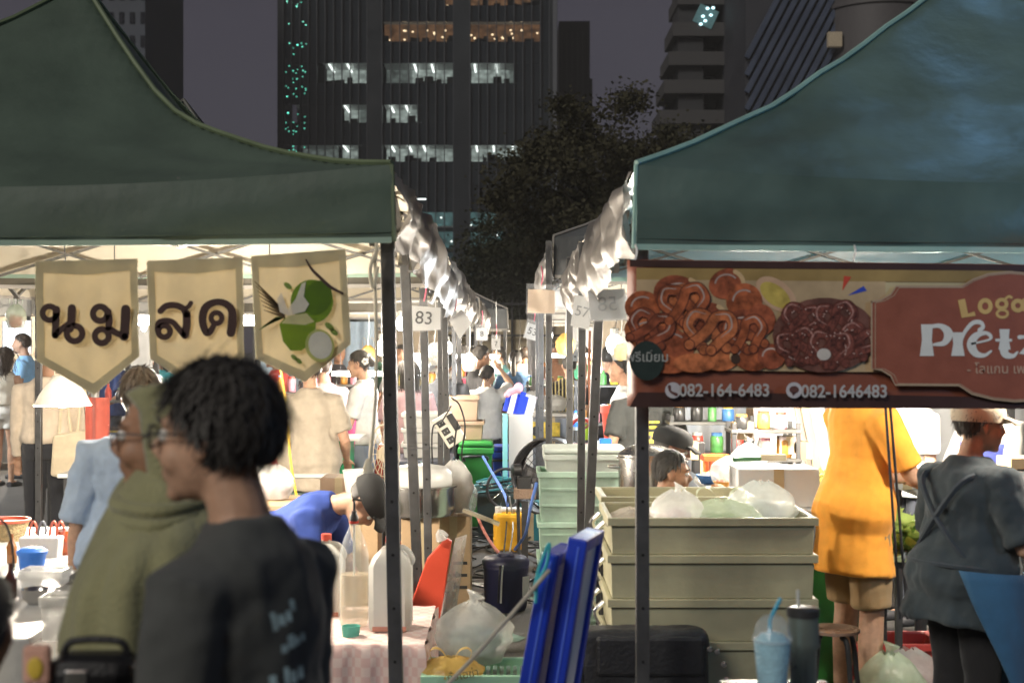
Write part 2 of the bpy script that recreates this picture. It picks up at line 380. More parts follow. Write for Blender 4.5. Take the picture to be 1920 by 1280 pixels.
# right: building with slanting blue louvres and a round tower
t, X, Z, wm = far_block('louvred_building', 'building faced with slanting bluish louvres behind the right tent', 1398, 1600, -240, 95, (.032, .033, .042))
lm = mat('louvre', (.055, .07, .11), rough=.4, var=.25, vscale=.5)
for i in range(22):
    x = 1398 + i * 17 - 100; q = MB()
    a = Vector((X(x), 94.7, Z(300))); b = Vector((X(x + 190), 94.7, Z(-60)))
    if X(x) < X(1398): f_ = (X(1398) - a.x) / (b.x - a.x); a = a.lerp(b, f_)
    if b.x > X(1600): f_ = (X(1600) - a.x) / (b.x - a.x); b = a.lerp(b, max(.05, f_))
    d = (b - a); q.box((a + b) / 2, (.32, .35, d.length), rot=d.to_track_quat('Z', 'Y').to_matrix()); q.build('louvre', lm, t)
q = MB(); q.lathe((X(1655), 96, 0), [(3.6, 0), (3.6, Z(20)), (3.75, Z(20)), (3.75, Z(12)), (3.6, Z(12)), (3.6, Z(-260))], seg=40); q.build('round_tower', mat('round_tower', (.07, .065, .068), rough=.6), t, smooth=True)
q = MB(); q.box((X(1557), 93.8, Z(82)), (.9, .5, .95)); q.build('sign_box', mat('sign_box', (.3, .25, .18), emit=.06, ecol=(.8, .65, .45)), t)

# ---------------------------------------------------------------- trees behind the market
bark = mat('bark', (.05, .04, .03), rough=.9, bump=.8, bscale=6)
def leafmat(name, rgb): return mat(name, rgb, rough=.8, spec=.1, var=.3, vscale=1.2, trans=.2)
def tree(label, base, height, crown, n, leaf, sd, rgb, pend=0.):
    rnd = random.Random(sd); bx, by = base
    t = thing('broadleaf_tree', label, 'tree', (bx, by, 0), 'trees behind the market')
    m = MB(); tips = []
    m.tube([(bx, by, -.1), (bx + .1, by, height * .2), (bx - .1, by, height * .42)], [.34, .27, .2], smooth=4)
    cx, cy, cz, rx, ry, rz = crown
    for i in range(16):
        a = rnd.uniform(0, 6.28); e = rnd.uniform(.1, 1.2); rr = rnd.uniform(.55, .95)
        tip = Vector((cx + rx * rr * math.cos(a) * math.cos(e), cy + ry * rr * math.sin(a) * math.cos(e), cz + rz * rr * math.sin(e) - .15 * rz))
        st = Vector((bx, by, height * rnd.uniform(.28, .42))); mid = st.lerp(tip, .5) + Vector((0, 0, .3))
        m.tube([st, mid, tip], [.12, .06, .015], seg=6, smooth=3); tips.append(tip)
    m.build('trunk', bark, t, smooth=True)
    cl = []
    for i in range(130):
        while True:
            d = Vector((rnd.uniform(-1, 1), rnd.uniform(-1, 1), rnd.uniform(-1, 1)))
            if .25 < d.length < 1: break
        d *= (.55 + .45 * d.length) * (1 + .22 * wob(d.x * 4, d.y * 4, d.z * 4, sd))
        cl.append((Vector((cx + rx * d.x, cy + ry * d.y, cz + rz * d.z)), rnd.uniform(.35, .95)))
    vs, fs = [], []
    for i in range(n):
        c, r = rnd.choice(cl); p = c + Vector((rnd.gauss(0, .5), rnd.gauss(0, .5), rnd.gauss(0, .3))) * r
        d = Vector((rnd.gauss(0, 1), rnd.gauss(0, 1), rnd.gauss(-.3 - pend, .5))).normalized(); q = d.orthogonal().normalized()
        q = Matrix.Rotation(rnd.uniform(0, 6.28), 3, d) @ q; L = leaf * rnd.uniform(.7, 1.5); w = L * rnd.uniform(.22, .38); o = len(vs)
        vs += [p, p + d * L * .5 + q * w, p + d * L, p + d * L * .5 - q * w]; fs.append((o, o + 1, o + 2, o + 3))
    m = MB(); m.add(vs, fs); m.build('crown', leafmat('leaf_%d' % sd, rgb), t, smooth='keep')
tree('large dark leafy tree behind the right row of tents', (3.2, 42), 9, (3.1, 42, 5.6, 3.9, 3., 3.1), 46000, .13, 11, (.060, .056, .034))
tree('lower dark tree at the end of the alley', (.4, 46), 6.5, (.2, 46, 3.9, 2.3, 2.2, 2.3), 24000, .125, 12, (.050, .052, .034))
tree('bushy dark tree beside the terraced building', (7.0, 50), 9, (6.9, 50, 6.2, 3.4, 3., 3.0), 28000, .14, 13, (.054, .052, .034))
# end of the alley: beige wall with a fence, and a low blue roof
t = thing('end_wall', 'beige wall with a dark fence at the far end of the alley', 'wall', (0, 36, 0))
q = MB(); q.box((0, 36.2, 1.15), (9, .25, 2.3)); q.build('wall', mat('beige_wall', (.40, .33, .22), rough=.8, var=.25, vscale=1.5, bump=.3, bscale=8), t)
for i in range(13):
    q = MB(); q.box((-3 + i * .5, 36.0, 1.4), (.05, .06, 2.8)); q.build('post', mat('dark_steel', (.035, .035, .038), rough=.5, metal=.3), t)
for z in (1.0, 1.9, 2.7):
    q = MB(); q.box((0, 35.93, z), (6.4, .05, .05)); q.build('rail', MATS['dark_steel'], t)
# ================================================================ TENTS
steel = mat('tent_steel', (.062, .062, .063), rough=.45, metal=.2, var=.25, vscale=9, bump=.1, bscale=80)
steel_lite = mat('tent_steel_light', (.12, .118, .11), rough=.42, metal=.3, var=.25, vscale=9)
inner = (.55, .50, .40)
can_green = mat('canvas_green', (.070, .100, .077), rough=.6, var=.25, vscale=1.5, bump=.4, bscale=7, detail=9, back=inner, spec=.35)
can_vinyl = mat('canvas_green_coated', (.066, .106, .092), rough=.36, var=.25, vscale=2.2, bump=.35, bscale=5, back=(.20, .33, .40), spec=.6)
can_grey = mat('canvas_grey', (.11, .115, .115), rough=.5, var=.15, vscale=3, bump=.4, bscale=12, back=inner)
pip_dark = mat('piping_dark', (.10, .10, .085), rough=.6, var=.1)
can_brown = mat('canvas_brown', (.085, .075, .055), rough=.55, var=.15, vscale=3, bump=.4, bscale=12, back=inner)
can_white = mat('canvas_pale', (.42, .41, .38), rough=.6, var=.1, vscale=3, bump=.4, bscale=12, back=(.6, .58, .52), trans=.15)
silver = mat('silver_lining', (.17, .155, .14), rough=.45, metal=.35, var=.2, vscale=5, bump=.35, bscale=7, spec=.6)
hem_green = mat('hem_green', (.22, .31, .25), rough=.6, var=.1); pip_green = mat('piping_green', (.115, .150, .085), rough=.5, var=.15)
hem_teal = mat('hem_teal', (.24, .40, .36), rough=.5, var=.1); hem_grey = mat('hem_grey', (.32, .30, .27), rough=.6, var=.1)
def interp(tab, t):
    for (a, fa), (b, fb) in zip(tab, tab[1:]):
        if t <= b: q = (t - a) / (b - a); return fa + (fb - fa) * q
    return tab[-1][1]
SOFT = [(0, 1), (.1, .87), (.25, .70), (.4, .52), (.6, .30), (.8, .14), (1, 0)]
DEEP = [(0, 1), (.05, .84), (.1, .72), (.15, .61), (.25, .435), (.32, .35), (.4, .275), (.5, .195), (.6, .13), (.7, .087), (.8, .053), (.9, .025), (1, 0)]
def tent(label, x0, x1, y0, y1, ze, vh, za, canvas, hem, pip, fl=SOFT, fr=SOFT, ax=None, legs=None, sd=0, ng=20, gapside=None, truss=True, legw=.05, drop=0., sag=0.):
    # x0 < x1, y0 near edge, y1 far edge; ze eave height, vh valance drop, za apex height; gapside 'R'/'L' carries the crumpled silver flap
    cx, cy = (x0 + x1) / 2 if ax is None else ax, (y0 + y1) / 2
    t = thing('market_tent', label, 'tent', ((x0 + x1) / 2, cy, 0), 'market tents in two rows')
    def S(u, v):
        a, b = 2 * u - 1, 2 * v - 1; m_ = max(abs(a), abs(b)); w = min(1, max(0, a * 1.5 + .5))
        fz = interp(fl, m_) * (1 - w) + interp(fr, m_) * w
        x = cx + (a * (cx - x0) if a < 0 else a * (x1 - cx)); y = cy + b * (y1 - y0) / 2
        lo, hi = min(abs(a), abs(b)), m_
        zs = -sag * (1 - lo * lo) * hi ** 5
        if sag:       # tension folds running in from the eave corners
            for ca, cb in ((-1, -1), (1, -1)):
                dx, dy = a - ca, b - cb; rr = math.hypot(dx, dy); th = math.atan2(dy, abs(dx) + 1e-6)
                zs += .010 * math.sin(th * 17 + sd) * math.exp(-((rr - .45) / .35) ** 2) * (1 - m_ ** 8)
        return Vector((x, y, ze + (za - ze) * fz + zs + .012 * wob(x * 3, y * 3, 0, sd) * (1 - m_ ** 6)))
    m = MB(); m.grid(S, ng, ng)
    can = m.build('canopy', canvas, t, smooth='keep')
    tips = [Vector((x0, y0, ze)), Vector((x1, y0, ze)), Vector((x1, y1, ze)), Vector((x0, y1, ze))]
    def val(a, b, nrm, s_):
        def fn(u, v):
            p = a.lerp(b, u); c_ = sag * (1 - (2 * u - 1) ** 2); p = p - Vector((0, 0, c_)); fl_ = v * (.012 + .022 * wob(u * 9, v * 3, s_, sd)) + (.012 * math.sin(v * 3.1) + .012 * wob(u * 5 + v * 3, v * 2, s_, sd + 3) * math.sin(v * 3.1) if sag else 0); sg = -.012 * math.sin(u * math.pi) * v + c_ * v
            return p + nrm * fl_ + Vector((0, 0, -vh * v + sg - drop * (1 - abs(2 * u - 1)) * v))
        return fn
    sides = [(tips[0], tips[1], Vector((0, -1, 0)), 'front'), (tips[1], tips[2], Vector((1, 0, 0)), 'R'), (tips[2], tips[3], Vector((0, 1, 0)), 'back'), (tips[3], tips[0], Vector((-1, 0, 0)), 'L')]
    for i, (a, b, nr, nm) in enumerate(sides):
        if nm == gapside: continue
        fn = val(a, b, nr, i)
        m = MB(); m.grid(lambda u, v: fn(u, 1 - v), 22, 6); m.build('valance', canvas, t, smooth='keep')
        hm = MB(); pts = [fn(u / 22, 1) for u in range(23)]
        hm.loft([[p + nr * .006 + Vector((0, 0, .016)), p + nr * .009 + Vector((0, 0, -.006)), p - nr * .003 + Vector((0, 0, -.006)), p - nr * .003 + Vector((0, 0, .016))] for p in pts])
        hm.build('hem', hem, t)
    # piping along eaves, ridges and valance corners
    m = MB()
    for (u0, v0) in ((0, 0), (1, 0), (1, 1), (0, 1)):
        pts = [S(.5 + (u0 - .5) * k / 14, .5 + (v0 - .5) * k / 14) + Vector((0, 0, .006)) for k in range(15)]
        m.tube(pts, .012, seg=6)
        c = Vector((x0 if u0 == 0 else x1, y0 if v0 == 0 else y1, ze)); m.tube([c, c + Vector(((-.01 if u0 == 0 else .01), (-.012 if v0 == 0 else .012), -vh))], .009, seg=6)
    m.build('piping', pip, t, smooth=True)
    if sag:       # panel seams and the stitched line above the hem
        for us in ():
            m = MB(); m.tube([S(us, .5 * k / 20 * min(1, 1.0)) + Vector((0, 0, .002)) for k in range(0, 20) if .5 * k / 20 < .5 - abs(us - .5) * .98 + .5 * 0 or True if (abs(2 * us - 1) <= abs(2 * (.5 * k / 20) - 1))], .0032, seg=5); m.build('seam', canvas, t, smooth=True)
        fn = val(tips[0], tips[1], Vector((0, -1, 0)), 0)
        for vv in (.88,):
            m = MB(); m.tube([fn(k / 30, vv) + Vector((0, -.002, 0)) for k in range(31)], .0022, seg=5); m.build('seam', canvas, t, smooth=True)
    # crumpled silver-lined flap on the alley side, gathered to a tie at its far end
    if gapside:
        X_ = x1 if gapside == 'R' else x0; sg = 1 if gapside == 'R' else -1
        def fl_(u, v):
            y = y0 + .03 + (y1 - y0 - .05) * u
            gather = max(0, (u - .35) / .65)
            depth = (vh + .0 + .16 * gather)
            bul = sg * (.015 + .05 * math.sin(v * 3.1) * (.5 + gather) + .032 * wob(u * 7, v * 3, 1, sd) + .010 * wob(u * 19, v * 7, 3, sd))
            return Vector((X_ + bul, y - .22 * gather * v + .035 * wob(v * 7, u * 15, 2, sd), ze - .02 - depth * v * (1 - .07 * wob(u * 6, 0, 0, sd + 5)) ))
        m = MB(); m.grid(fl_, 46, 16); m.build('side_flap', silver, t, smooth='keep')
    # frame
    L4 = legs or [((c.x + (.035 if c.x == x0 else -.035), c.y + (.035 if c.y == y0 else -.035)), None) for c in tips]
    for tp, bt in L4:
        bt = bt or tp; m = MB(); w = legw
        a = Vector((bt[0], bt[1], 0)); b = Vector((tp[0], tp[1], ze - .03)); d = b - a
        m.box((a + b) / 2, (w, w, d.length), rot=d.to_track_quat('Z', 'X').to_matrix()); lg = m.build('leg', steel, t, bevel=.004)
        m = MB(); m.box(a + Vector((0, 0, .006)), (.11, .11, .012)); m.build('foot_plate', steel, lg)
        for zz in (.55, .75, .95, 1.15, 1.35, 1.55):
            m = MB(); q = a.lerp(b, zz / b.z); m.lathe(q + Vector((0, -w / 2 - .001, 0)), [(.006, -.002), (.006, .002)], seg=8, axis=(0, 1, 0)); m.build('pin_hole', mat('pin_hole', (.01, .01, .01), rough=.9, var=0), lg)
    if truss:
        zt = ze - .05; zb = ze - .30
        for a, b in ((tips[0], tips[1]), (tips[1], tips[2]), (tips[2], tips[3]), (tips[3], tips[0])):
            inw = Vector((cx - (a.x + b.x) / 2, cy - (a.y + b.y) / 2, 0)).normalized() * .05
            a2, b2 = a + inw, b + inw; n_ = 4
            for k in range(n_):
                p, q = a2.lerp(b2, k / n_), a2.lerp(b2, (k + 1) / n_)
                for z1, z2, o_ in ((zt, zb, 0), (zb, zt, .022)):
                    m = MB(); s1 = Vector((p.x, p.y, z1)) + inw.normalized() * o_; s2 = Vector((q.x, q.y, z2)) + inw.normalized() * o_; d = s2 - s1
                    m.box((s1 + s2) / 2, (.028, .014, d.length), rot=d.to_track_quat('Z', 'Y').to_matrix()); m.build('truss_bar', steel_lite, t)
        for c in tips:
            m = MB(); a = Vector((c.x * .97 + cx * .03, c.y * .97 + cy * .03, ze - .04)); b = Vector((cx, cy, ze + .18)); d = b - a
            m.box((a + b) / 2, (.026, .018, d.length), rot=d.to_track_quat('Z', 'Y').to_matrix()); m.build('truss_bar', steel_lite, t)
        m = MB(); m.box((cx, cy, (ze + .05 + za) / 2), (.04, .04, za - ze - .1)); m.build('peak_pole', steel_lite, t)
    return t
# left row, nearest first
def LG(*pairs): return [((WX(a[0], a[1]), a[1]), (WX(b[0], b[1]), b[1])) if b else ((a[0], a[1]), None) for a, b in pairs]
tent('large green canvas tent at left with three cream pennants under it', WX(735, 5.3), -0, 0, 0, 0, 0, 0, can_green, hem_green, pip_green) if False else None
xl = WX(735, 5.3)
tent('large green canvas tent at left, its valance above the cream pennants', -3.7, xl, 5.3, 8.0, WZ(308, 5.3), .288, 3.46, can_green, hem_green, pip_green, fl=SOFT, fr=DEEP, ax=-2.02, ng=64, sag=.085,
     legs=[((-3.66, 5.34), None), ((WX(724, 5.36), 5.36), (WX(747, 5.36), 5.36)), ((WX(756, 7.55), 7.55), (WX(790, 7.55), 7.55)), ((-3.66, 7.9), None)], sd=1, gapside='R', legw=.052)
tent('brownish tent second in the left row, behind the green tent', -3.6, WX(799, 8.25), 8.25, 10.8, 2.36, .29, 3.36, can_brown, hem_grey, pip_dark, fl=SOFT, fr=DEEP, ax=-2.2, ng=24,
     legs=[((-3.56, 8.3), None), ((WX(792, 8.3), 8.3), (WX(806, 8.3), 8.3)), ((WX(832, 10.7), 10.7), (WX(842, 10.7), 10.7)), ((-3.56, 10.7), None)], sd=2, gapside='R', legw=.045)
tent('grey tent third in the left row', -3.6, WX(835, 10.95), 10.95, 13.5, 2.43, .30, 3.3, can_grey, hem_grey, pip_dark, sd=3, gapside='R', legw=.042)
tent('brown tent fourth in the left row', -3.5, WX(868, 13.9), 13.9, 16.6, 2.35, .32, 3.4, can_brown, hem_grey, hem_grey, sd=4, gapside='R', legw=.045)
tent('grey tent fifth in the left row', -3.5, WX(898, 16.9), 16.9, 19.5, 2.26, .30, 3.4, can_grey, hem_grey, hem_grey, sd=5, gapside='R', legw=.045)
tent('dark grey tent last in the left row, reaching into the alley', -3.3, WX(951, 20.5), 20.5, 23.2, 2.22, .30, 3.3, can_grey, hem_grey, hem_grey, sd=6, legw=.045)
# right row
xr = WX(1193, 5.3)
tent('large green coated tent at right, its valance above the pretzel banner', xr, 3.85, 5.3, 8.0, WZ(309, 5.3), .312, 3.5, can_vinyl, hem_teal, hem_teal, ax=2.12, ng=64, sag=.07,
     legs=[((WX(1203, 5.36), 5.36), (WX(1205, 5.36), 5.36)), ((3.8, 5.34), None), ((3.8, 7.9), None), ((WX(1130, 7.6), 7.6), (WX(1092, 7.6), 7.6))], sd=7, gapside='L', legw=.05)
tent('grey tent second in the right row', WX(1098, 8.3), 3.7, 8.3, 10.0, 2.36, .27, 3.62, can_grey, hem_grey, hem_grey, ax=2.2,
     legs=[((WX(1092, 8.35), 8.35), (WX(1088, 8.35), 8.35)), ((3.65, 8.35), None), ((3.65, 9.9), None), ((WX(1068, 9.9), 9.9), None)], sd=8, gapside='L', legw=.044)
tent('pale lined grey tent third in the right row', WX(1038, 10.2), 3.6, 10.2, 12.9, 2.50, .29, 3.5, can_grey, hem_grey, hem_grey, sd=9, gapside='L', legw=.046)
tent('grey tent fourth in the right row', WX(1016, 13.3), 3.6, 13.3, 15.9, 2.36, .30, 3.4, can_white, hem_grey, hem_grey, sd=10, legw=.05)
tent('pale tent fifth in the right row', WX(1003, 16.6), 3.5, 16.6, 19.2, 2.3, .30, 3.4, can_white, hem_grey, hem_grey, sd=11, legw=.045)
tent('pale tent last in the right row', WX(999, 19.8), 3.4, 19.8, 22.5, 2.3, .30, 3.4, can_white, hem_grey, hem_grey, sd=12, legw=.045)
# rows across the side aisles
far_left = tent('green tent across the left aisle', -9.6, -6.9, 15.6, 18.2, 2.45, .3, 3.4, can_green, hem_green, pip_green, sd=13)
tent('pale tent across the left aisle, further back', -9.4, -6.6, 19.5, 22.2, 2.4, .3, 3.4, can_white, hem_grey, hem_grey, sd=14)
tent('pale tent farthest across the left aisle', -9.0, -6.0, 24.5, 27.5, 2.4, .3, 3.4, can_white, hem_grey, hem_grey, sd=15)
tent('pale tent across the right aisle', 7.0, 10.0, 15.5, 18.5, 2.45, .3, 3.4, can_white, hem_grey, hem_grey, sd=16)
tent('white tent closing the market behind the left aisle', -5.4, -2.4, 27, 30, 2.4, .3, 3.4, can_white, hem_grey, hem_grey, sd=17)
tent('white tent closing the market behind the right aisle', 2.4, 5.4, 25, 28, 2.4, .3, 3.4, can_white, hem_grey, hem_grey, sd=18)

# ================================================================ LAMPS
glow = emis('lamp_glow', (1.0, .96, .88), 14.0); glow_c = emis('lamp_glow_cool', (.88, .95, 1.0), 14.0)
house = plastic('lamp_housing', (.75, .75, .72), rough=.4)
def tube_lamp(label, c, length, power, axis='x', warm=True, roof=2.35):
    c = Vector(c); t = thing('tube_lamp', label, 'lamp', c, 'tube lamps hung under the tents')
    d = Vector((1, 0, 0)) if axis == 'x' else Vector((0, 1, 0))
    m = MB(); m.tube([c - d * length / 2, c + d * length / 2], .024, seg=10); m.build('tube', glow if warm else glow_c, t, smooth=True)
    for s_ in (-1, 1):
        m = MB(); m.box(c + d * s_ * (length / 2 + .02), (.05, .05, .05)); m.build('end_cap', house, t, bevel=.004)
        m = MB(); a = c + d * s_ * length * .4; m.tube([a + Vector((0, 0, .016)), Vector((a.x, a.y, roof))], .003, seg=5); m.build('wire', steel, t)
    l = bpy.data.lights.new('lamp_light', 'POINT'); l.energy = power * 1.5; l.shadow_soft_size = .06; l.color = (1.0, .90, .76) if warm else (.9, .96, 1.0)
    o = bpy.data.objects.new('lamp_light', l); COL.objects.link(o); o.location = c + Vector((0, 0, -.10)); adopt(o, t); o.location = c + Vector((0, 0, -.10))
    return t
def bulb_lamp(label, c, power, warm=True, roof=2.35, r=.05, shade=None):
    c = Vector(c); t = thing('bulb_lamp', label, 'lamp', c, 'bulb lamps hung under the tents')
    m = MB(); m.ell(c, (r, r, r * 1.25)); m.build('bulb', glow if warm else glow_c, t, smooth=True)
    m = MB(); m.lathe(c + Vector((0, 0, r * 1.15)), [(r * .55, 0), (r * .5, .05), (.006, .06)], seg=12); m.build('socket', house, t, smooth=True)
    m = MB(); m.tube([c + Vector((0, 0, .08)), Vector((c.x + .03, c.y, (c.z + roof) / 2)), Vector((c.x, c.y, roof))], .004, seg=5, smooth=4); m.build('cord', steel, t)
    if shade:
        m = MB(); m.lathe(c + Vector((0, 0, -.01)), [(shade, -.04), (shade * .8, .02), (.05, .12), (.04, .12), (shade * .78, .015), (shade * .98, -.04)], seg=24, caps=False); m.build('lamp_shade', mat('lamp_shade', (.85, .83, .78), rough=.5, trans=.6), t, smooth=True)
    l = bpy.data.lights.new('lamp_light', 'POINT'); l.energy = power * 1.5; l.shadow_soft_size = .07; l.color = (1.0, .88, .72) if warm else (.88, .95, 1.0)
    o = bpy.data.objects.new('lamp_light', l); COL.objects.link(o); adopt(o, t); o.location = c + Vector((0, 0, -.10 if not shade else -.14))
    return t
bulb_lamp('bright lamp with white conical shade glowing behind the left pennant', W(118, 742, 7.6), 260, shade=.15)
tube_lamp('tube lamp above the left counter, hidden behind the cream pennants', W(360, 600, 6.6), .9, 130)
tube_lamp('white tube lamp behind the woman with a flower in her hair', W(672, 700, 13.4), .42, 68)
bulb_lamp('cool bulb over the white boxes between the first left posts', W(783, 690, 12.9), 42, warm=False, r=.07)
bulb_lamp('bare bulb just left of the near left post', W(716, 652, 11.0), 48)
tube_lamp('short tube lamp behind the posts in the middle of the left row', W(893, 668, 17.5), .5, 110)
bulb_lamp('bulb under the third left tent near its roof', W(752, 606, 12.6), 70)
tube_lamp('white tube lamp to the right of the alley behind the striped shirt', W(1066, 666, 17.0), .45, 120)
bulb_lamp('small bulb at the end of the alley', W(972, 672, 22.0), 80)
bulb_lamp('cool bright lamp beside the second right post', W(1152, 645, 12.0), 120, warm=False, r=.07)
tube_lamp('tube lamp over the food counter behind the pretzel banner', W(1420, 640, 8.4), 1.1, 135)
tube_lamp('tube lamp over the vegetables behind the orange shirt', W(1740, 680, 8.2), 1.0, 130)
bulb_lamp('warm bulb behind the right part of the pretzel banner', (2.3, 5.62, 2.02), 75)
tube_lamp('tube lamp under the green tent across the left aisle', (-7.6, 16.6, 2.2), .8, 190, warm=False)
bulb_lamp('bulb under the pale tent across the left aisle', (-7.2, 20.6, 2.0), 190)
bulb_lamp('bulb under the farthest pale tent across the left aisle', (-6.6, 25.5, 2.0), 190)
bulb_lamp('bulb under the last right tent', W(1030, 628, 21), 90)
bulb_lamp('bulb under the fourth left tent', W(838, 652, 15.2), 90, r=.06)
bulb_lamp('bulb under the white tent behind the left aisle', (-4, 28, 2.0), 170)
bulb_lamp('bulb under the white tent behind the right aisle', (3.8, 26, 2.0), 170)
# blue-white floodlight on a stand to the right of the aisle: it is what tints the right canopy, the apron and the cups
t = thing('floodlight_stand', 'blue-white floodlight on a stand at the right of the aisle', 'floodlight', (3.5, 3.1, 0))
m = MB(); m.tube([(3.5, 3.1, .02), (3.5, 3.1, 2.55)], .02); m.build('pole', steel, t, smooth=True)
for k in range(3):
    a = 2.1 * k; m = MB(); m.tube([(3.5, 3.1, .55), (3.5 + .45 * math.cos(a), 3.1 + .45 * math.sin(a), .01)], .012); m.build('leg', steel, t, smooth=True)
fd = (Vector((2.0, 5.6, 1.9)) - Vector((3.5, 3.1, 2.6))).normalized(); fr_ = fd.to_track_quat('-Z', 'Y').to_matrix()
m = MB(); m.box(Vector((3.5, 3.1, 2.6)) - fd * .03, (.30, .22, .05), rot=fr_); m.build('lamp_body', steel, t, bevel=.008)
m = MB(); m.box(Vector((3.5, 3.1, 2.6)) + fd * .0, (.26, .18, .012), rot=fr_); m.build('lamp_face', emis('flood_face', (.35, .65, 1), 6), t)
l = bpy.data.lights.new('lamp_light', 'AREA'); l.shape = 'RECTANGLE'; l.size = .26; l.size_y = .18; l.energy = 16; l.color = (.22, .56, 1.0)
o = bpy.data.objects.new('lamp_light', l); COL.objects.link(o); adopt(o, t); o.location = Vector((3.5, 3.1, 2.6)) + fd * .02; o.rotation_euler = fr_.to_euler()

# tall street lamp behind the right tents: its bluish light glances off the coated canopy
t = thing('street_lamp', 'tall street lamp with a bluish head standing behind the right tents', 'street lamp', (5.4, 10.2, 0))
m = MB(); m.tube([(5.4, 10.2, 0), (5.4, 10.2, 8.6), (5.2, 10.0, 9.4), (4.6, 9.6, 9.6)], [.09, .06, .05, .04], smooth=5); m.build('pole', steel, t, smooth=True)
m = MB(); m.box((4.35, 9.45, 9.58), (.6, .22, .10), rot=(0, 0, R(35))); m.build('lamp_head', steel, t, bevel=.02)
m = MB(); m.box((4.35, 9.45, 9.52), (.5, .16, .02), rot=(0, 0, R(35))); m.build('lamp_face', emis('street_face', (.4, .7, 1), 8), t)
l = bpy.data.lights.new('lamp_light', 'AREA'); l.shape = 'RECTANGLE'; l.size = .5; l.size_y = .16; l.energy = 24; l.color = (.25, .58, 1.0)
o = bpy.data.objects.new('lamp_light', l); COL.objects.link(o); adopt(o, t); o.location = (4.35, 9.45, 9.50); o.rotation_euler = (R(-12), R(12), R(35))
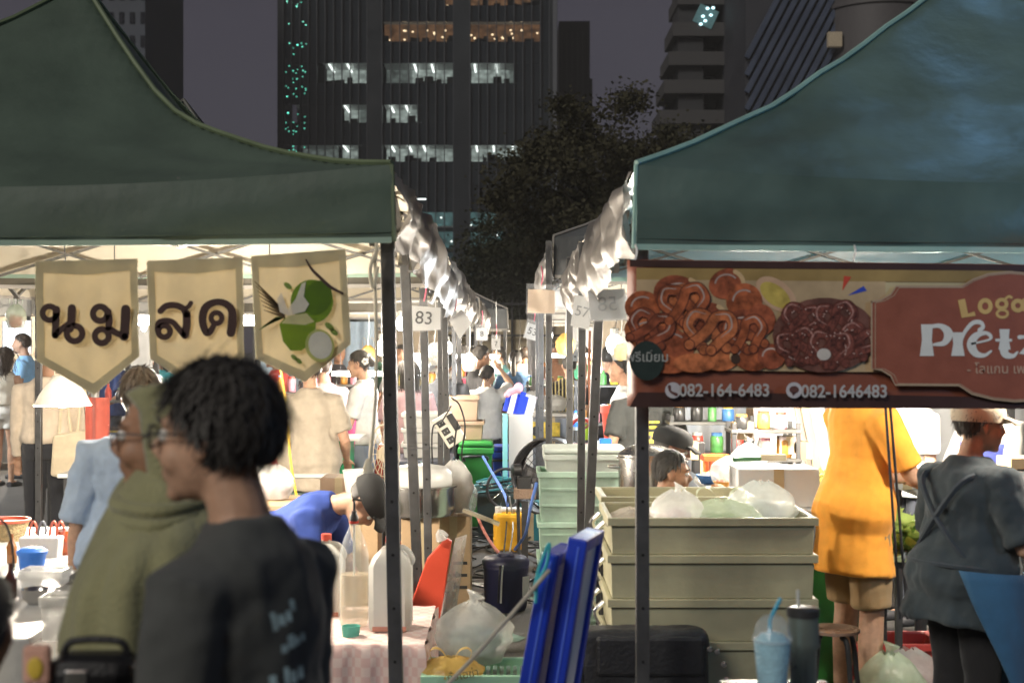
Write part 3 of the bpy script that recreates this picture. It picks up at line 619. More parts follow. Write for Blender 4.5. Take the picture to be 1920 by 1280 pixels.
# ================================================================ PEOPLE
def skin(k): 
    return {'l': mat('skin_light', (.50, .30, .20), rough=.52, var=.14, vscale=38, sss=.1, bump=.14, bscale=260), 'm': mat('skin_medium', (.38, .21, .13), rough=.52, var=.14, vscale=38, sss=.1, bump=.14, bscale=260),
            'd': mat('skin_tan', (.27, .14, .085), rough=.52, var=.14, vscale=38, sss=.1, bump=.14, bscale=260)}[k]
HAIR = mat('hair_black', (.058, .054, .050), rough=.6, var=.3, vscale=30, spec=.25)
HAIR_B = mat('hair_dark_brown', (.065, .047, .035), rough=.45, var=.3, vscale=30, spec=.5)
EYE_W = mat('eye_white', (.7, .68, .64), rough=.2, var=0); EYE_D = mat('eye_dark', (.01, .008, .006), rough=.1, var=0)
def person(label, x, y, yaw, H=1.66, lean=0., z=0., hyaw=0., hpitch=0., aL=((.05, .12, -1), (.25, .05, -1)), aR=((.05, -.12, -1), (.25, -.05, -1)), legs='stand', sk='m',
           hair='short', hmat=None, shirt=None, sleeve=.55, hem=-.10, loose=1.0, pants=None, plen=1., build=1., vox=.011, face=False, nh=260, group='shoppers and stallholders', curl=.5, collar=True):
    """local frame: x forward, y left, z up. Returns (root, frame dict) so that caps, aprons and bags can be fitted."""
    s = H / 1.7; T = Matrix.Translation((x, y, z)) @ Matrix.Rotation(R(yaw), 4, 'Z')
    root = thing('person', label, 'person', (x, y, z), group)
    l = R(lean); tv = Vector((math.sin(l), 0, math.cos(l))); fv = Vector((math.cos(l), 0, -math.sin(l))); yv = Vector((0, 1, 0))
    P0 = Vector((0, 0, {'stand': .95, 'sit': .50, 'crouch': .73}[legs] * s))
    if lean > 30: P0.x -= .12
    tp = lambda d: P0 + tv * d * s
    ring = lambda d, w, dp, off=0., n=18: [tp(d) + fv * off * s + yv * (w * s * build * math.cos(2 * math.pi * j / n)) + fv * (dp * s * build * math.sin(2 * math.pi * j / n)) for j in range(n)]
    prof = [(-.09, .14, .105, -.005), (-.02, .168, .122, -.01), (.06, .160, .115, 0), (.14, .140, .102, .005), (.24, .148, .108, .008), (.34, .165, .116, .005), (.41, .172, .108, -.002), (.455, .150, .088, -.01), (.50, .085, .068, -.012), (.53, .058, .058, -.008)]
    B = MB(); B.M = T
    B.loft([ring(*q) for q in prof])
    hy, hp = R(hyaw), R(hpitch + lean * .45)
    hb = Matrix.Rotation(hy, 3, 'Z') @ Matrix.Rotation(hp, 3, 'Y')
    neck = tp(.50); hc = neck + (tv * .6 + hb @ Vector((.12, 0, .5))).normalized() * .170 * s + hb @ Vector((.02, 0, 0)) * s
    h = lambda a, b, c: hc + hb @ Vector((a, b, c)) * s
    B.tube([tp(.46), tp(.54) - fv * .004 * s, h(-.022, 0, -.045)], [.064 * s, .055 * s, .052 * s], seg=12)
    E = lambda c, r: B.ell(h(*c), tuple(q * s for q in r), rot=hb)
    E((-.014, 0, .030), (.098, .077, .092)); E((.020, 0, -.022), (.076, .064, .092)); E((.036, 0, -.070), (.050, .047, .044)); E((.070, 0, -.100), (.020, .024, .018))
    E((.072, 0, .026), (.026, .054, .016)); E((.058, .036, -.035), (.030, .026, .030)); E((.058, -.036, -.035), (.030, .026, .030))
    B.tube([h(.088, 0, .014), h(.108, 0, -.018), h(.112, 0, -.032)], [.008 * s, .012 * s, .013 * s], seg=8); E((.098, .012, -.036), (.012, .009, .008)); E((.098, -.012, -.036), (.012, .009, .008))
    E((.088, 0, -.060), (.012, .024, .008)); E((.085, 0, -.072), (.013, .021, .009))
    for q in (1, -1):
        B.ell(h(-.008, q * .080, -.006), (.022 * s, .009 * s, .033 * s), rot=hb @ Matrix.Rotation(q * -.35, 3, 'Z') @ Matrix.Rotation(-.2, 3, 'Y'))
    sh, el, wr = {}, {}, {}
    sleeves = {}
    for q, arm in ((1, aL), (-1, aR)):
        S0 = tp(.415) + yv * q * .172 * s * build + Vector((0, 0, 0)); d1 = Vector(arm[0]).normalized(); d2 = Vector(arm[1]).normalized()
        E0 = S0 + d1 * .285 * s; W0 = E0 + d2 * .245 * s
        B.tube([tp(.40) + yv * q * .10 * s, S0, S0.lerp(E0, .35), S0.lerp(E0, .8), E0, E0.lerp(W0, .3), E0.lerp(W0, .75), W0], [.06 * s, .062 * s * build, .052 * s * build, .043 * s, .040 * s, .042 * s, .031 * s, .026 * s], seg=12)
        pn = d2.cross(Vector((0, q, 0)) if abs(d2.y) < .8 else Vector((0, 0, 1))).normalized(); sd_ = d2.cross(pn).normalized()      # palm normal, side axis
        hm = Matrix((d2, sd_, pn)).transposed()
        B.ell(W0 + d2 * .045 * s, (.055 * s, .040 * s, .018 * s), rot=hm, su=12, sv=7)
        c_ = curl
        for i, (off, ln) in enumerate(((-.028, .066), (-.010, .076), (.009, .072), (.026, .056))):
            a = W0 + (d2 * .078 + sd_ * off) * s; b = a + (d2 * math.cos(c_ * .5) - pn * q * math.sin(c_ * .5) + sd_ * off * 1.5).normalized() * ln * .42 * s
            c = b + (d2 * math.cos(c_) - pn * q * math.sin(c_)).normalized() * ln * .33 * s; e = c + (d2 * math.cos(c_ * 1.6) - pn * q * math.sin(c_ * 1.6)).normalized() * ln * .28 * s
            B.tube([a - d2 * .02 * s, a, b, c, e], [.010 * s, .0095 * s, .0088 * s, .008 * s, .006 * s], seg=7)
        a = W0 + (d2 * .022 - sd_ * .030) * s; b = a + (d2 * .6 - sd_ * .7 - pn * q * .3).normalized() * .036 * s; c = b + (d2 * .9 - sd_ * .25 - pn * q * .4).normalized() * .030 * s
        B.tube([a + sd_ * .012 * s, a, b, c], [.014 * s, .012 * s, .010 * s, .007 * s], seg=7)
        sleeves[q] = (S0, E0, W0); sh[q], el[q], wr[q] = S0, E0, W0
    lg = {}
    for q in (1, -1):
        h0 = tp(-.03) + yv * q * .088 * s
        if legs == 'stand': k0 = Vector((.02, q * .095 * s, .50 * s)); a0 = Vector((-.01, q * .10 * s, .085 * s))
        elif legs == 'sit': k0 = h0 + Vector((.40 * s, q * .05, 0.0)); a0 = Vector((k0.x + .02, k0.y, .085 * s - 0))
        elif legs == 'crouch': k0 = Vector((h0.x + .22 * s, q * .14 * s, .44 * s)); a0 = Vector((h0.x - .05, q * .13 * s, .085 * s))
        if legs == 'stand' and lean > 30: k0.x -= .03
        lg[q] = (h0, k0, a0)
        B.tube([h0 + Vector((0, 0, .04)), h0, h0.lerp(k0, .5), k0, k0.lerp(a0, .3), k0.lerp(a0, .8), a0], [.085 * s, .088 * s * build, .075 * s * build, .055 * s, .057 * s, .038 * s, .036 * s], seg=12)
        B.tube([a0 + Vector((-.05 * s, 0, -.045 * s)), a0 + Vector((.03 * s, 0, -.045 * s)), a0 + Vector((.13 * s, q * .01, -.055 * s)), a0 + Vector((.19 * s, q * .015, -.06 * s))], [.034 * s, .042 * s, .036 * s, .024 * s], seg=10)
    body = B.build('body', skin(sk), root, smooth=True, angle=180); remesh(body, vox, 3)
    G = dict(root=root, T=T, s=s, tp=tp, fv=fv, tv=tv, yv=yv, h=h, hb=hb, hc=hc, sl=sleeves, lg=lg, ring=ring, wr=wr, build=build)
    if shirt is not None:
        C = MB(); C.M = T; lo = .014 * loose
        tor = [q for q in prof if q[0] > hem + .02 and q[0] < .47]
        first = [(hem, (.196 if hem < -.12 else .172 if hem < .02 else .15), (.148 if hem < -.12 else .125 if hem < .02 else .108), 0)]
        if hem < -.12: tor = [(d, w + (.022 if d < .1 else .01 if d < .2 else 0), dp + (.022 if d < .1 else .008 if d < .2 else 0), of) for d, w, dp, of in tor]
        C.loft([ring(d, w + lo + (.012 * loose if d < .2 else 0), dp + lo + (.014 * loose if d < .2 else 0), of) for d, w, dp, of in first + tor] + [ring(.495, .105, .084, -.010), ring(.525, .074, .070, -.012)])
        for q in (1, -1):
            S0, E0, W0 = sleeves[q]
            a = tp(.41) + yv * q * .08 * s
            if sleeve > 0:
                if sleeve <= 1: pts = [a, S0 + (E0 - S0) * .02, S0.lerp(E0, sleeve * .5), S0.lerp(E0, sleeve)]; rr = [.075, .074, .066, .066]
                else: pts = [a, S0, S0.lerp(E0, .6), E0, E0.lerp(W0, sleeve - 1)]; rr = [.075, .074, .060, .054, .042]
                C.tube(pts, [k * s * (1 + .12 * (loose - 1) + .05) * (.5 + .5 * build) for k in rr], seg=14)
        o = C.build('shirt', shirt, root, smooth=True, angle=180); remesh(o, max(vox, .009), 3, disp=(.016 if 'orange' in label else .020) * loose, dscale=.16 if 'orange' in label else .11, mid=.30)
    if pants is not None:
        C = MB(); C.M = T
        top = .10 if hem > .06 else .08
        C.loft([ring(-.10, .150, .118, -.005), ring(-.02, .176, .132, -.008), ring(.05, .168, .124, 0), ring(top, .158, .115, 0)])
        for q in (1, -1):
            h0, k0, a0 = lg[q]
            if plen <= .5: e = h0.lerp(k0, plen * 2); pts = [h0 + Vector((0, 0, .05)), h0, h0.lerp(e, .5), e]; rr = [.095, .098, .095, .09]
            else: e = k0.lerp(a0, (plen - .5) * 2); pts = [h0 + Vector((0, 0, .05)), h0, h0.lerp(k0, .5), k0, e]; rr = [.095, .098, .088, .072, .062]
            C.tube(pts, [k * s * (.6 + .4 * build) for k in rr], seg=14)
        o = C.build('trousers', pants, root, smooth=True, angle=180); remesh(o, max(vox, .010), 3, disp=.014, dscale=.12, mid=.3)
    if True:
        for q in (1, -1):
            a0 = lg[q][2]; C = MB(); C.M = T
            C.tube([a0 + Vector((-.055, 0, -.055)) * s, a0 + Vector((.03, 0, -.055)) * s, a0 + Vector((.14, q * .01, -.060)) * s, a0 + Vector((.205, q * .015, -.064)) * s], [.036 * s, .046 * s, .040 * s, .024 * s], seg=10)
            C.build('shoe', mat('shoe_dark', (.04, .04, .045), rough=.6), root, smooth=True)
    if face:
        for q in (1, -1):
            C = MB(); C.M = T; C.ell(h(.080, q * .032, .004), (.0125 * s,) * 3); e = C.build('eye', EYE_W, root, smooth=True)
            C = MB(); C.M = T; C.ell(h(.0885, q * .032, .003), (.005 * s, .006 * s, .006 * s)); C.build('pupil', EYE_D, e, smooth=True)
            C = MB(); C.M = T; C.tube([h(.096, q * .014, .028), h(.093, q * .032, .034), h(.078, q * .052, .026)], [.0035 * s, .0045 * s, .002 * s], seg=6, smooth=3); C.build('eyebrow', HAIR, root, smooth=True)
    if hair: make_hair(G, hair, hmat or HAIR, nh, hash(label) % 997 if False else len(label) * 7 + int(abs(x) * 100))
    return root, G
def hair_ok(d, low=-.62):
    th = low if d.x < -.25 else (low + (d.x + .25) / .5 * (.12 - low) if d.x < .25 else .12 + (d.x - .25) / .75 * .62)
    if abs(d.y) > .75 and d.x > -.15: th = max(th, -.05)
    return d.z > th
def make_hair(G, style, m, n, sd):
    rnd = random.Random(sd); s = G['s']; h = G['h']; root = G['root']; T = G['T']
    rad = Vector((.104, .083, .099)); c0 = Vector((-.014, 0, .032))
    vol = {'short': 1.05, 'fluffy': 1.16, 'long': 1.06, 'bun': 1.02, 'pony': 1.03, 'curly': 1.15, 'crop': 1.01}[style]
    B = MB(); B.M = T
    su, sv = 36, 22; vs = {}; fs = []
    def pt(i, j):
        a = -math.pi / 2 + math.pi * j / sv; b = 2 * math.pi * i / su; d = Vector((math.cos(a) * math.cos(b), math.cos(a) * math.sin(b), math.sin(a)))
        k = vol * (1 + (.05 if style in ('fluffy', 'curly') else .022) * wob(d.x * 7, d.y * 7, d.z * 7, sd % 13))
        return d, c0 + Vector((rad.x * d.x, rad.y * d.y, rad.z * d.z)) * k
    V = []; idx = {}
    def vi(i, j, k):
        i %= su
        if (i, j, k) not in idx:
            d, p = pt(i, j)
            if k: p = c0 + (p - c0) * .86
            idx[(i, j, k)] = len(V); V.append(h(*p))
        return idx[(i, j, k)]
    keep = set((i, j) for j in range(sv) for i in range(su) if hair_ok(pt(i + .5, j + .5)[0]))
    for (i, j) in keep:
        fs.append((vi(i, j, 0), vi(i + 1, j, 0), vi(i + 1, j + 1, 0), vi(i, j + 1, 0))); fs.append((vi(i, j, 1), vi(i, j + 1, 1), vi(i + 1, j + 1, 1), vi(i + 1, j, 1)))
        for (di, dj, e) in ((0, -1, ((i, j), (i + 1, j))), (0, 1, ((i + 1, j + 1), (i, j + 1))), (-1, 0, ((i, j + 1), (i, j))), (1, 0, ((i + 1, j), (i + 1, j + 1)))):
            if ((i + di) % su, j + dj) not in keep: (a, b) = e; fs.append((vi(*a, 0), vi(*a, 1), vi(*b, 1), vi(*b, 0)))
    B.add(V, fs)
    cap = B.build('hair', m, root, smooth=True, angle=180)
    S = MB(); S.M = T; Vs = []; Fs = []
    lenr = {'short': (.03, .055), 'fluffy': (.035, .06), 'long': (.25, .40), 'bun': (.05, .09), 'pony': (.05, .09), 'curly': (.22, .36), 'crop': (.012, .025)}[style]
    k = 0
    while k < n:
        d = Vector((rnd.gauss(0, 1), rnd.gauss(0, 1), rnd.gauss(.25, 1))).normalized()
        if not hair_ok(d, -.5): continue
        if style in ('long', 'curly') and d.x > .25: 
            if rnd.random() < .7: continue
        k += 1
        p = c0 + Vector((rad.x * d.x, rad.y * d.y, rad.z * d.z)) * vol * .97
        down = Vector((-.5 if style != 'fluffy' else rnd.uniform(-.6, .5), d.y * .8, -.9)); tang = (down - d * down.dot(d)).normalized()
        if d.x > .2 and style in ('short', 'fluffy'): tang = (tang + Vector((.35, rnd.uniform(-.4, .4), -.1))).normalized()
        L = rnd.uniform(*lenr); w = rnd.uniform(.004, .008) if style not in ('long', 'curly') else rnd.uniform(.007, .014)
        fly = rnd.random() < (.16 if style in ('fluffy', 'short') else .05)
        if fly: w *= .35; L *= 1.25
        lift = 1.1 if fly and style in ('fluffy', 'short', 'bun', 'pony') else {'short': .35, 'fluffy': .30, 'long': .05, 'bun': .02, 'pony': .02, 'curly': .25, 'crop': .3}[style]
        side = d.cross(tang).normalized(); o = len(Vs); steps = 5 if L > .15 else 3; q = p.copy(); dirv = (tang + d * lift).normalized()
        for i in range(steps + 1):
            ww = w * (1 - .8 * i / steps); Vs += [h(*(q + side * ww)), h(*(q - side * ww))]
            if style in ('long', 'curly') and i >= 1: dirv = (dirv * .5 + Vector((-.05 if q.x < .02 else .0, 0, -1)) + (Vector((rnd.gauss(0, .5), rnd.gauss(0, .5), 0)) if style == 'curly' else Vector((0, 0, 0)))).normalized()
            else: dirv = (dirv + tang * .25 - d * .12 + Vector((rnd.gauss(0, .12), rnd.gauss(0, .12), rnd.gauss(0, .1)))).normalized()
            q = q + dirv * L / steps
        Fs += [(o + 2 * i, o + 2 * i + 1, o + 2 * i + 3, o + 2 * i + 2) for i in range(steps)]
    if style == 'bun':
        for i in range(3): S.ell(h(-.125 + .01 * i, .0, .005 + .012 * i), (.036 * s, .042 * s, .040 * s))
    if style == 'pony':
        S.tube([h(-.10, 0, .035), h(-.145, 0, .02), h(-.150, .005, -.08), h(-.135, .0, -.20), h(-.125, .0, -.30)], [.020 * s, .030 * s, .034 * s, .028 * s, .008 * s], seg=10, smooth=4)
        S.lathe(h(-.128, 0, .03), [(.026 * s, -.01), (.026 * s, .01)], axis=G['hb'] @ Vector((1, 0, .3)))
    if style in ('long', 'curly'):
        rr = .075 if style == 'curly' else .066
        S.tube([h(-.05, 0, .02), h(-.075, 0, -.06), h(-.085, 0, -.18), h(-.08, 0, -.29)], [.07 * s, rr * s, rr * s * 1.05, .03 * s], seg=14, smooth=4)
    S.add(Vs, Fs)
    st = S.build('hair_strands', m, cap, smooth='keep'); st['kind'] = 'stuff'
    return cap
def cap_hat(G, m, turn=0., visor=True, name='cap'):
    T, s, h = G['T'], G['s'], G['h']; B = MB(); B.M = T; hb = G['hb']; rot = Matrix.Rotation(R(turn), 3, 'Z'); c0 = Vector((-.012, 0, .034))
    P = lambda a, b, c: h(*(c0 + rot @ Vector((a, b, c))))
    rings = []
    for z_, k in ((-.012, 1.0), (.03, 1.03), (.06, .96), (.082, .78), (.096, .45), (.101, .1)):
        rings.append([P(.120 * k * math.cos(2 * math.pi * j / 20), .100 * k * math.sin(2 * math.pi * j / 20), z_) for j in range(20)])
    B.loft(rings); o = B.build(name, m, G['root'], smooth=True, angle=60)
    if visor:
        V = MB(); V.M = T
        V.grid(lambda u, v: P(.085 + .105 * v * math.cos((u - .5) * 2.0) , .088 * math.sin((u - .5) * 2.6) * (1 - .12 * v), .006 - .030 * v * v + .012 * math.cos((u - .5) * 3)), 14, 5)
        q = V.build('visor', m, o, smooth=True, angle=180); sd = q.modifiers.new('thick', 'SOLIDIFY'); sd.thickness = .004
    V = MB(); V.M = T; V.ell(P(0, 0, .104), (.007, .007, .004)); V.build('button', m, o, smooth=True)
    return o
def glasses(G, m):
    T, s, h = G['T'], G['s'], G['h']; o = None
    for q in (1, -1):
        B = MB(); B.M = T; pts = [h(.108 - .012 * abs(.034 + .024 * math.cos(a) - .034) / .03, q * (.034 + .025 * math.cos(a)), .002 + .020 * math.sin(a)) for a in [2 * math.pi * i / 20 for i in range(21)]]
        B.tube(pts, .0024 * s, seg=6); B.tube([h(.104, q * .059, .008), h(.05, q * .078, .010), h(-.012, q * .086, .006), h(-.03, q * .086, -.02)], .0024 * s, seg=6)
        if q == 1: B.tube([h(.108, .010, .006), h(.110, 0, .009), h(.108, -.010, .006)], .0024 * s, seg=6)
        oo = B.build('glasses_frame', m, G['root'], smooth=True)
        B = MB(); B.M = T; B.lathe(h(.106, q * .034, .002), [(.0235 * s, -.0006), (.0235 * s, .0006)], seg=20, axis=G['hb'] @ Vector((1, q * .15, 0)))
        B.build('lens', mat('lens', (.7, .75, .8), rough=.03, var=0, alpha=.22, spec=1.0), oo, smooth=True)
def apron(G, m, d0, d1, a0, a1, grow=.030, name='apron', n=18, flare=0., cut=0.):
    """sheet wrapped round the trunk between heights d0..d1 and angles a0..a1 (90 = front)"""
    B = MB(); B.M = G['T']; prof = [(-.50, .20, .165), (-.25, .195, .16), (-.02, .178, .132), (.06, .170, .125), (.14, .152, .114), (.24, .158, .118), (.34, .172, .124), (.41, .172, .112)]
    def at(d):
        for (x0, w0, p0), (x1, w1, p1) in zip(prof, prof[1:]):
            if d <= x1: t = (d - x0) / (x1 - x0); return w0 + (w1 - w0) * t, p0 + (p1 - p0) * t
        return prof[-1][1:]
    s, b = G['s'], G['build']
    def fn(u, v):
        d = d0 + (d1 - d0) * v; w, p = at(d); a = R(a0 + (a1 - a0 - cut * (1 - v)) * u); g = grow + flare * (1 - v) + .006 * wob(u * 12, v * 3, 1)
        base = G['tp'](d) if d > -.1 else G['tp'](-.1) + Vector((0, 0, (d + .1) * s))
        return base + G['yv'] * (w + g) * s * b * math.cos(a) + G['fv'] * (p + g) * s * b * math.sin(a)
    B.grid(fn, n, 14); o = B.build(name, m, G['root'], smooth=True, angle=180)
    q = o.modifiers.new('thick', 'SOLIDIFY'); q.thickness = .004; return o
def strap(G, pts, r, m, name='strap'):
    B = MB(); B.M = G['T']; B.tube(pts, r, seg=6, smooth=5); return B.build(name, m, G['root'], smooth=True)
def trunk_pt(G, d, ang, g=.045):
    prof = [(-.10, .18, .14), (-.02, .178, .132), (.14, .152, .114), (.24, .158, .118), (.34, .172, .124), (.41, .172, .112), (.50, .10, .08)]
    w, p = prof[-1][1:]
    for (x0, w0, p0), (x1, w1, p1) in zip(prof, prof[1:]):
        if d <= x1: t = max(0, (d - x0) / (x1 - x0)); w, p = w0 + (w1 - w0) * t, p0 + (p1 - p0) * t; break
    return G['tp'](d) + G['yv'] * (w + g) * G['s'] * G['build'] * math.cos(R(ang)) + G['fv'] * (p + g) * G['s'] * G['build'] * math.sin(R(ang))

black_tee = cloth('black_tee', (.072, .076, .074)); dark_jean = cloth('dark_jean', (.05, .055, .07)); 
# --- foreground man in the black T-shirt, face turned left, back towards the right
r_, G = person('man in black T-shirt with pale blue back print, seen from behind at left', WX(500, 2.45), 2.45, 152, H=1.665, lean=7, hyaw=16, hpitch=-4, aL=((.02, .14, -1), (.25, .0, -1)), aR=((.1, -.12, -1), (.4, 0, -.9)),
               hair='fluffy', shirt=black_tee, sleeve=.8, hem=-.14, loose=1.25, pants=dark_jean, vox=.0065, face=True, nh=1500, sk='l', build=.88)
glasses(G, mat('dark_frame', (.03, .03, .03), rough=.3))
PRT = 1
pr = mat('pale_print', (.34, .48, .52), rough=.8, var=.6, vscale=22, bump=.2, bscale=200)
rp = random.Random(4)
for row, (d, a0, a1, hg) in enumerate(((.37, 284, 300, .030), (.325, 281, 296, .022), (.27, 284, 306, .034), (.21, 282, 304, .026), (.15, 280, 296, .034), (.09, 283, 308, .020), (.045, 279, 309, .034), (-.01, 278, 304, .022))):
    a = a0
    while a < a1:       # rows of blocky, cracked capitals
        wd = rp.uniform(2.2, 5.5)
        if rp.random() < .8:
            B = MB(); B.M = G['T']; h0_, h1_ = rp.choice(((-.5, .5), (-.5, .5), (-.5, .1), (-.1, .5))); B.grid(lambda u, v: trunk_pt(G, d - .0011 * (a - a0) + hg * (h0_ + (h1_ - h0_) * v), a + wd * u, .0495 + .0004 * row), 4, 2); B.build('back_print', pr, r_, smooth=True, angle=180)
        a += wd + rp.uniform(.3, 1.6)
# --- woman in the olive headscarf beyond him
olive = cloth('olive_scarf', (.27, .265, .145), sheen=.3, bump=.35, bscale=120)
r_, G = person('woman in olive green headscarf and glasses beside the man in black', WX(342, 2.95), 2.95, 172, H=1.63, hyaw=6, aL=((.12, -.10, -1), (.75, -.10, -1)), aR=((.35, .05, -1), (.8, 0, -.8)),
               hair=None, shirt=cloth('khaki_sleeve', (.13, .11, .07)), sleeve=0, hem=-.3, loose=.3, pants=dark_jean, vox=.0065, face=True, sk='m')
glasses(G, mat('silver_frame', (.5, .5, .5), rough=.2, metal=1))
T, h, s = G['T'], G['h'], G['s']
B = MB(); B.M = T; rings = []
hood = [(.112, .07, .105), (.095, .105, .098), (.06, .118, .098), (.02, .112, .092), (-.03, .098, .084), (-.08, .085, .080), (-.12, .092, .085)]
for z_, dx, dy in hood:       # hood open at the face: rings run from one cheek round the back to the other
    rings.append([h(-.018 + dx * math.cos(a) * (.95 if math.cos(a) < 0 else (.72 if z_ < .07 else .95)), dy * math.sin(a), z_) for a in [R(52 + (360 - 104) * k / 24) if z_ < .07 else R(20 + 320 * k / 24) for k in range(25)]])
B.loft(rings, caps=False, closed=False)
B.ell(h(-.018, 0, .085), (.088 * s, .088 * s, .034 * s), rot=G['hb'])
o = B.build('headscarf', olive, r_, smooth=True, angle=180); q = o.modifiers.new('thick', 'SOLIDIFY'); q.thickness = .008
# one long scarf mass from under the chin over the shoulders down the front, with running folds
B = MB(); B.M = T; rings = []
secs = [(h(-.02, 0, -.085), .078, .080), (h(-.01, 0, -.115), .090, .090), (h(0, 0, -.145), .106, .112), (h(0, 0, -.18), .125, .150)] + [(G['tp'](d) + Vector((.02 + ox, 0, 0)), p, w) for d, p, w, ox in ((.44, .150, .262, 0), (.37, .165, .292, .01), (.28, .175, .294, .015), (.18, .180, .284, .02), (.06, .188, .284, .02), (-.08, .19, .28, .02), (-.22, .195, .276, .02), (-.36, .20, .27, .02))]
for k, (c, p, w) in enumerate(secs):
    v = k / (len(secs) - 1)
    rings.append([c + Vector((p * math.cos(a) * q, w * math.sin(a) * q, .018 * math.sin(a * 2 + k * .8) * (1 if k < 6 else .3))) for a in [2 * math.pi * i / 64 for i in range(64)] for q in [1 + (.045 * math.sin(a * 11 + 2.5 * math.sin(v * 5)) + .025 * math.sin(a * 23 + v * 9)) * min(1, .25 + v * 1.6)]])
B.loft(rings); q = B.build('scarf_drape', olive, r_, smooth=True, angle=180)
for k in range(3):
    B = MB(); B.M = T; B.tube([h(.085 - .01 * k, -.07, -.075 - .03 * k), h(.098, 0, -.125 - .032 * k), h(.07, .085, -.14 - .03 * k), h(-.03, .13 + .01 * k, -.145 - .03 * k), h(-.11, .05, -.13 - .02 * k)], [.010, .017, .018, .016, .008], seg=8, smooth=6); B.build('scarf_fold', olive, q, smooth=True)
# her handbag
t = thing('handbag', 'black handbag at the bottom edge in front of the olive scarf', 'bag', W(170, 1300, 2.6))
c = W(180, 1290, 2.55); B = MB(); B.box(c, (.16, .10, .13)); B.build('bag_body', mat('bag_leather', (.012, .012, .014), rough=.4, bump=.3, bscale=120), t, bevel=.03)
B = MB(); B.tube([c + Vector((-.06, 0, .06)), c + Vector((-.04, 0, .085)), c + Vector((.04, 0, .085)), c + Vector((.06, 0, .06))], .007, smooth=5); B.build('bag_handle', MATS['bag_leather'], t, smooth=True)
B = MB(); B.box(c + Vector((-.02, -.052, .03)), (.04, .006, .03)); B.build('clasp', mat('chrome', (.7, .7, .7), rough=.2, metal=1), t, bevel=.004)
# --- dark passer-by cut by the left edge
person('passer-by in black cut off by the left edge of the picture', WX(-70, 2.2), 2.2, 90, H=1.36, hair='short', shirt=black_tee, sleeve=1.6, hem=-.2, loose=2.2, pants=dark_jean, vox=.010, build=1.05, aR=((-.1, -.35, -1), (.1, -.2, -1)))
# --- man in pale blue shirt at the left counter
person('man in pale blue T-shirt at the left counter, back to the camera', WX(262, 5.75), 5.75, 100, H=1.60, hyaw=-8, hair='short', hmat=HAIR_B, shirt=cloth('pale_blue_tee', (.42, .52, .66)), sleeve=.95, hem=-.30, loose=1.8, pants=cloth('blue_trousers', (.06, .08, .16)),
       aL=((.03, .22, -1), (.25, .12, -1)), aR=((.3, -.1, -1), (.8, .2, -.5)), vox=.009, nh=500, build=1.12, sk='l')
# --- far couple
person('woman with long curly hair in cream top and white shorts at far left', WX(8, 17.2), 17.2, 80, H=1.62, hyaw=-20, hair='curly', hmat=HAIR_B, shirt=cloth('cream_top', (.72, .66, .55)), sleeve=0, hem=.08, pants=cloth('white_shorts', (.8, .78, .72)), plen=.22, sk='l', vox=.013, nh=420)
person('man in light blue T-shirt behind the curly-haired woman at far left', WX(46, 18.3), 18.3, 185, H=1.80, hair='short', hmat=HAIR_B, shirt=cloth('sky_tee', (.30, .55, .85)), pants=cloth('beige_trousers', (.45, .36, .25)), sk='l', vox=.013)
r_, G = person('person in beige shirt and dark trousers behind the left tent leg', WX(88, 11.0), 11.0, 95, H=1.70, hair='short', shirt=cloth('beige_shirt', (.62, .52, .40)), sleeve=1.9, hem=.02, pants=cloth('black_trousers', (.02, .021, .026)), vox=.012, build=1.1)
t = thing('tote_bag', 'cream canvas tote bag hanging beside the dark trousers', 'bag', W(128, 900, 10.7))
c = W(128, 850, 10.7); cm = cloth('cream_canvas', (.62, .52, .36))
B = MB(); B.prism([c + Vector((-.12, 0, .14)), c + Vector((.14, 0, .18)), c + Vector((.17, 0, -.22)), c + Vector((-.14, 0, -.17))], (0, .10, 0)); B.build('bag_body', cm, t, bevel=.02)
for q in (-.04, .10): 
    B = MB(); B.tube([c + Vector((q - .04, .03, .15)), c + Vector((q, .03, .52)), c + Vector((q + .05, .03, .16))], .014, smooth=5); B.build('strap', cm, t, smooth=True)
# --- left stall workers
person('woman in cream T-shirt and grey-green shorts, back to the camera', WX(582, 10.2), 10.2, 88, H=1.62, hyaw=25, hair='short', hmat=HAIR_B, shirt=cloth('cream_tee', (.44, .38, .30)), sleeve=.75, hem=-.22, loose=1.7, pants=cloth('greygreen', (.16, .22, .19)), plen=.9, build=1.02, vox=.011, sk='l',
       aL=((-.02, .25, -1), (.5, .0, -.7)), aR=((.08, -.3, -1), (.7, .05, -.6)))
pink = cloth('pink_apron', (.85, .16, .38))
r_, G = person('woman with white flower in her hair and a pink apron', WX(682, 12.4), 12.4, 168, H=1.63, hpitch=6, hair='bun', shirt=cloth('white_tee', (.58, .57, .55)), sleeve=.8, hem=-.05, pants=cloth('grey_jeans', (.22, .25, .31)), vox=.010, sk='l',
               aL=((.25, .1, -1), (.95, .1, -.45)), aR=((.3, -.1, -1), (.9, .1, -.4)), nh=350)
apron(G, pink, -.45, .30, 5, 175, name='apron', flare=.03)
for k in range(5):
    a = 2 * math.pi * k / 5; B = MB(); B.M = G['T']; B.ell(G['h'](-.09 + .02 * math.cos(a), .085, .02 + .02 * math.sin(a)), (.014, .006, .014)); B.build('flower_petal', mat('petal_white', (.85, .84, .8), rough=.5), r_, smooth=True)
r_, G = person('crouching worker in olive T-shirt with a hair net', WX(530, 8.6), 8.6, 150, H=1.60, lean=38, z=-.02, legs='sit', hair='crop', shirt=cloth('dark_olive', (.055, .055, .035)), sleeve=.8, pants=cloth('black_shorts', (.03, .03, .03)), plen=.45, vox=.010, sk='l', aL=((.5, .1, -.9), (.8, 0, -.4)), aR=((.5, -.1, -.9), (.8, 0, -.4)))
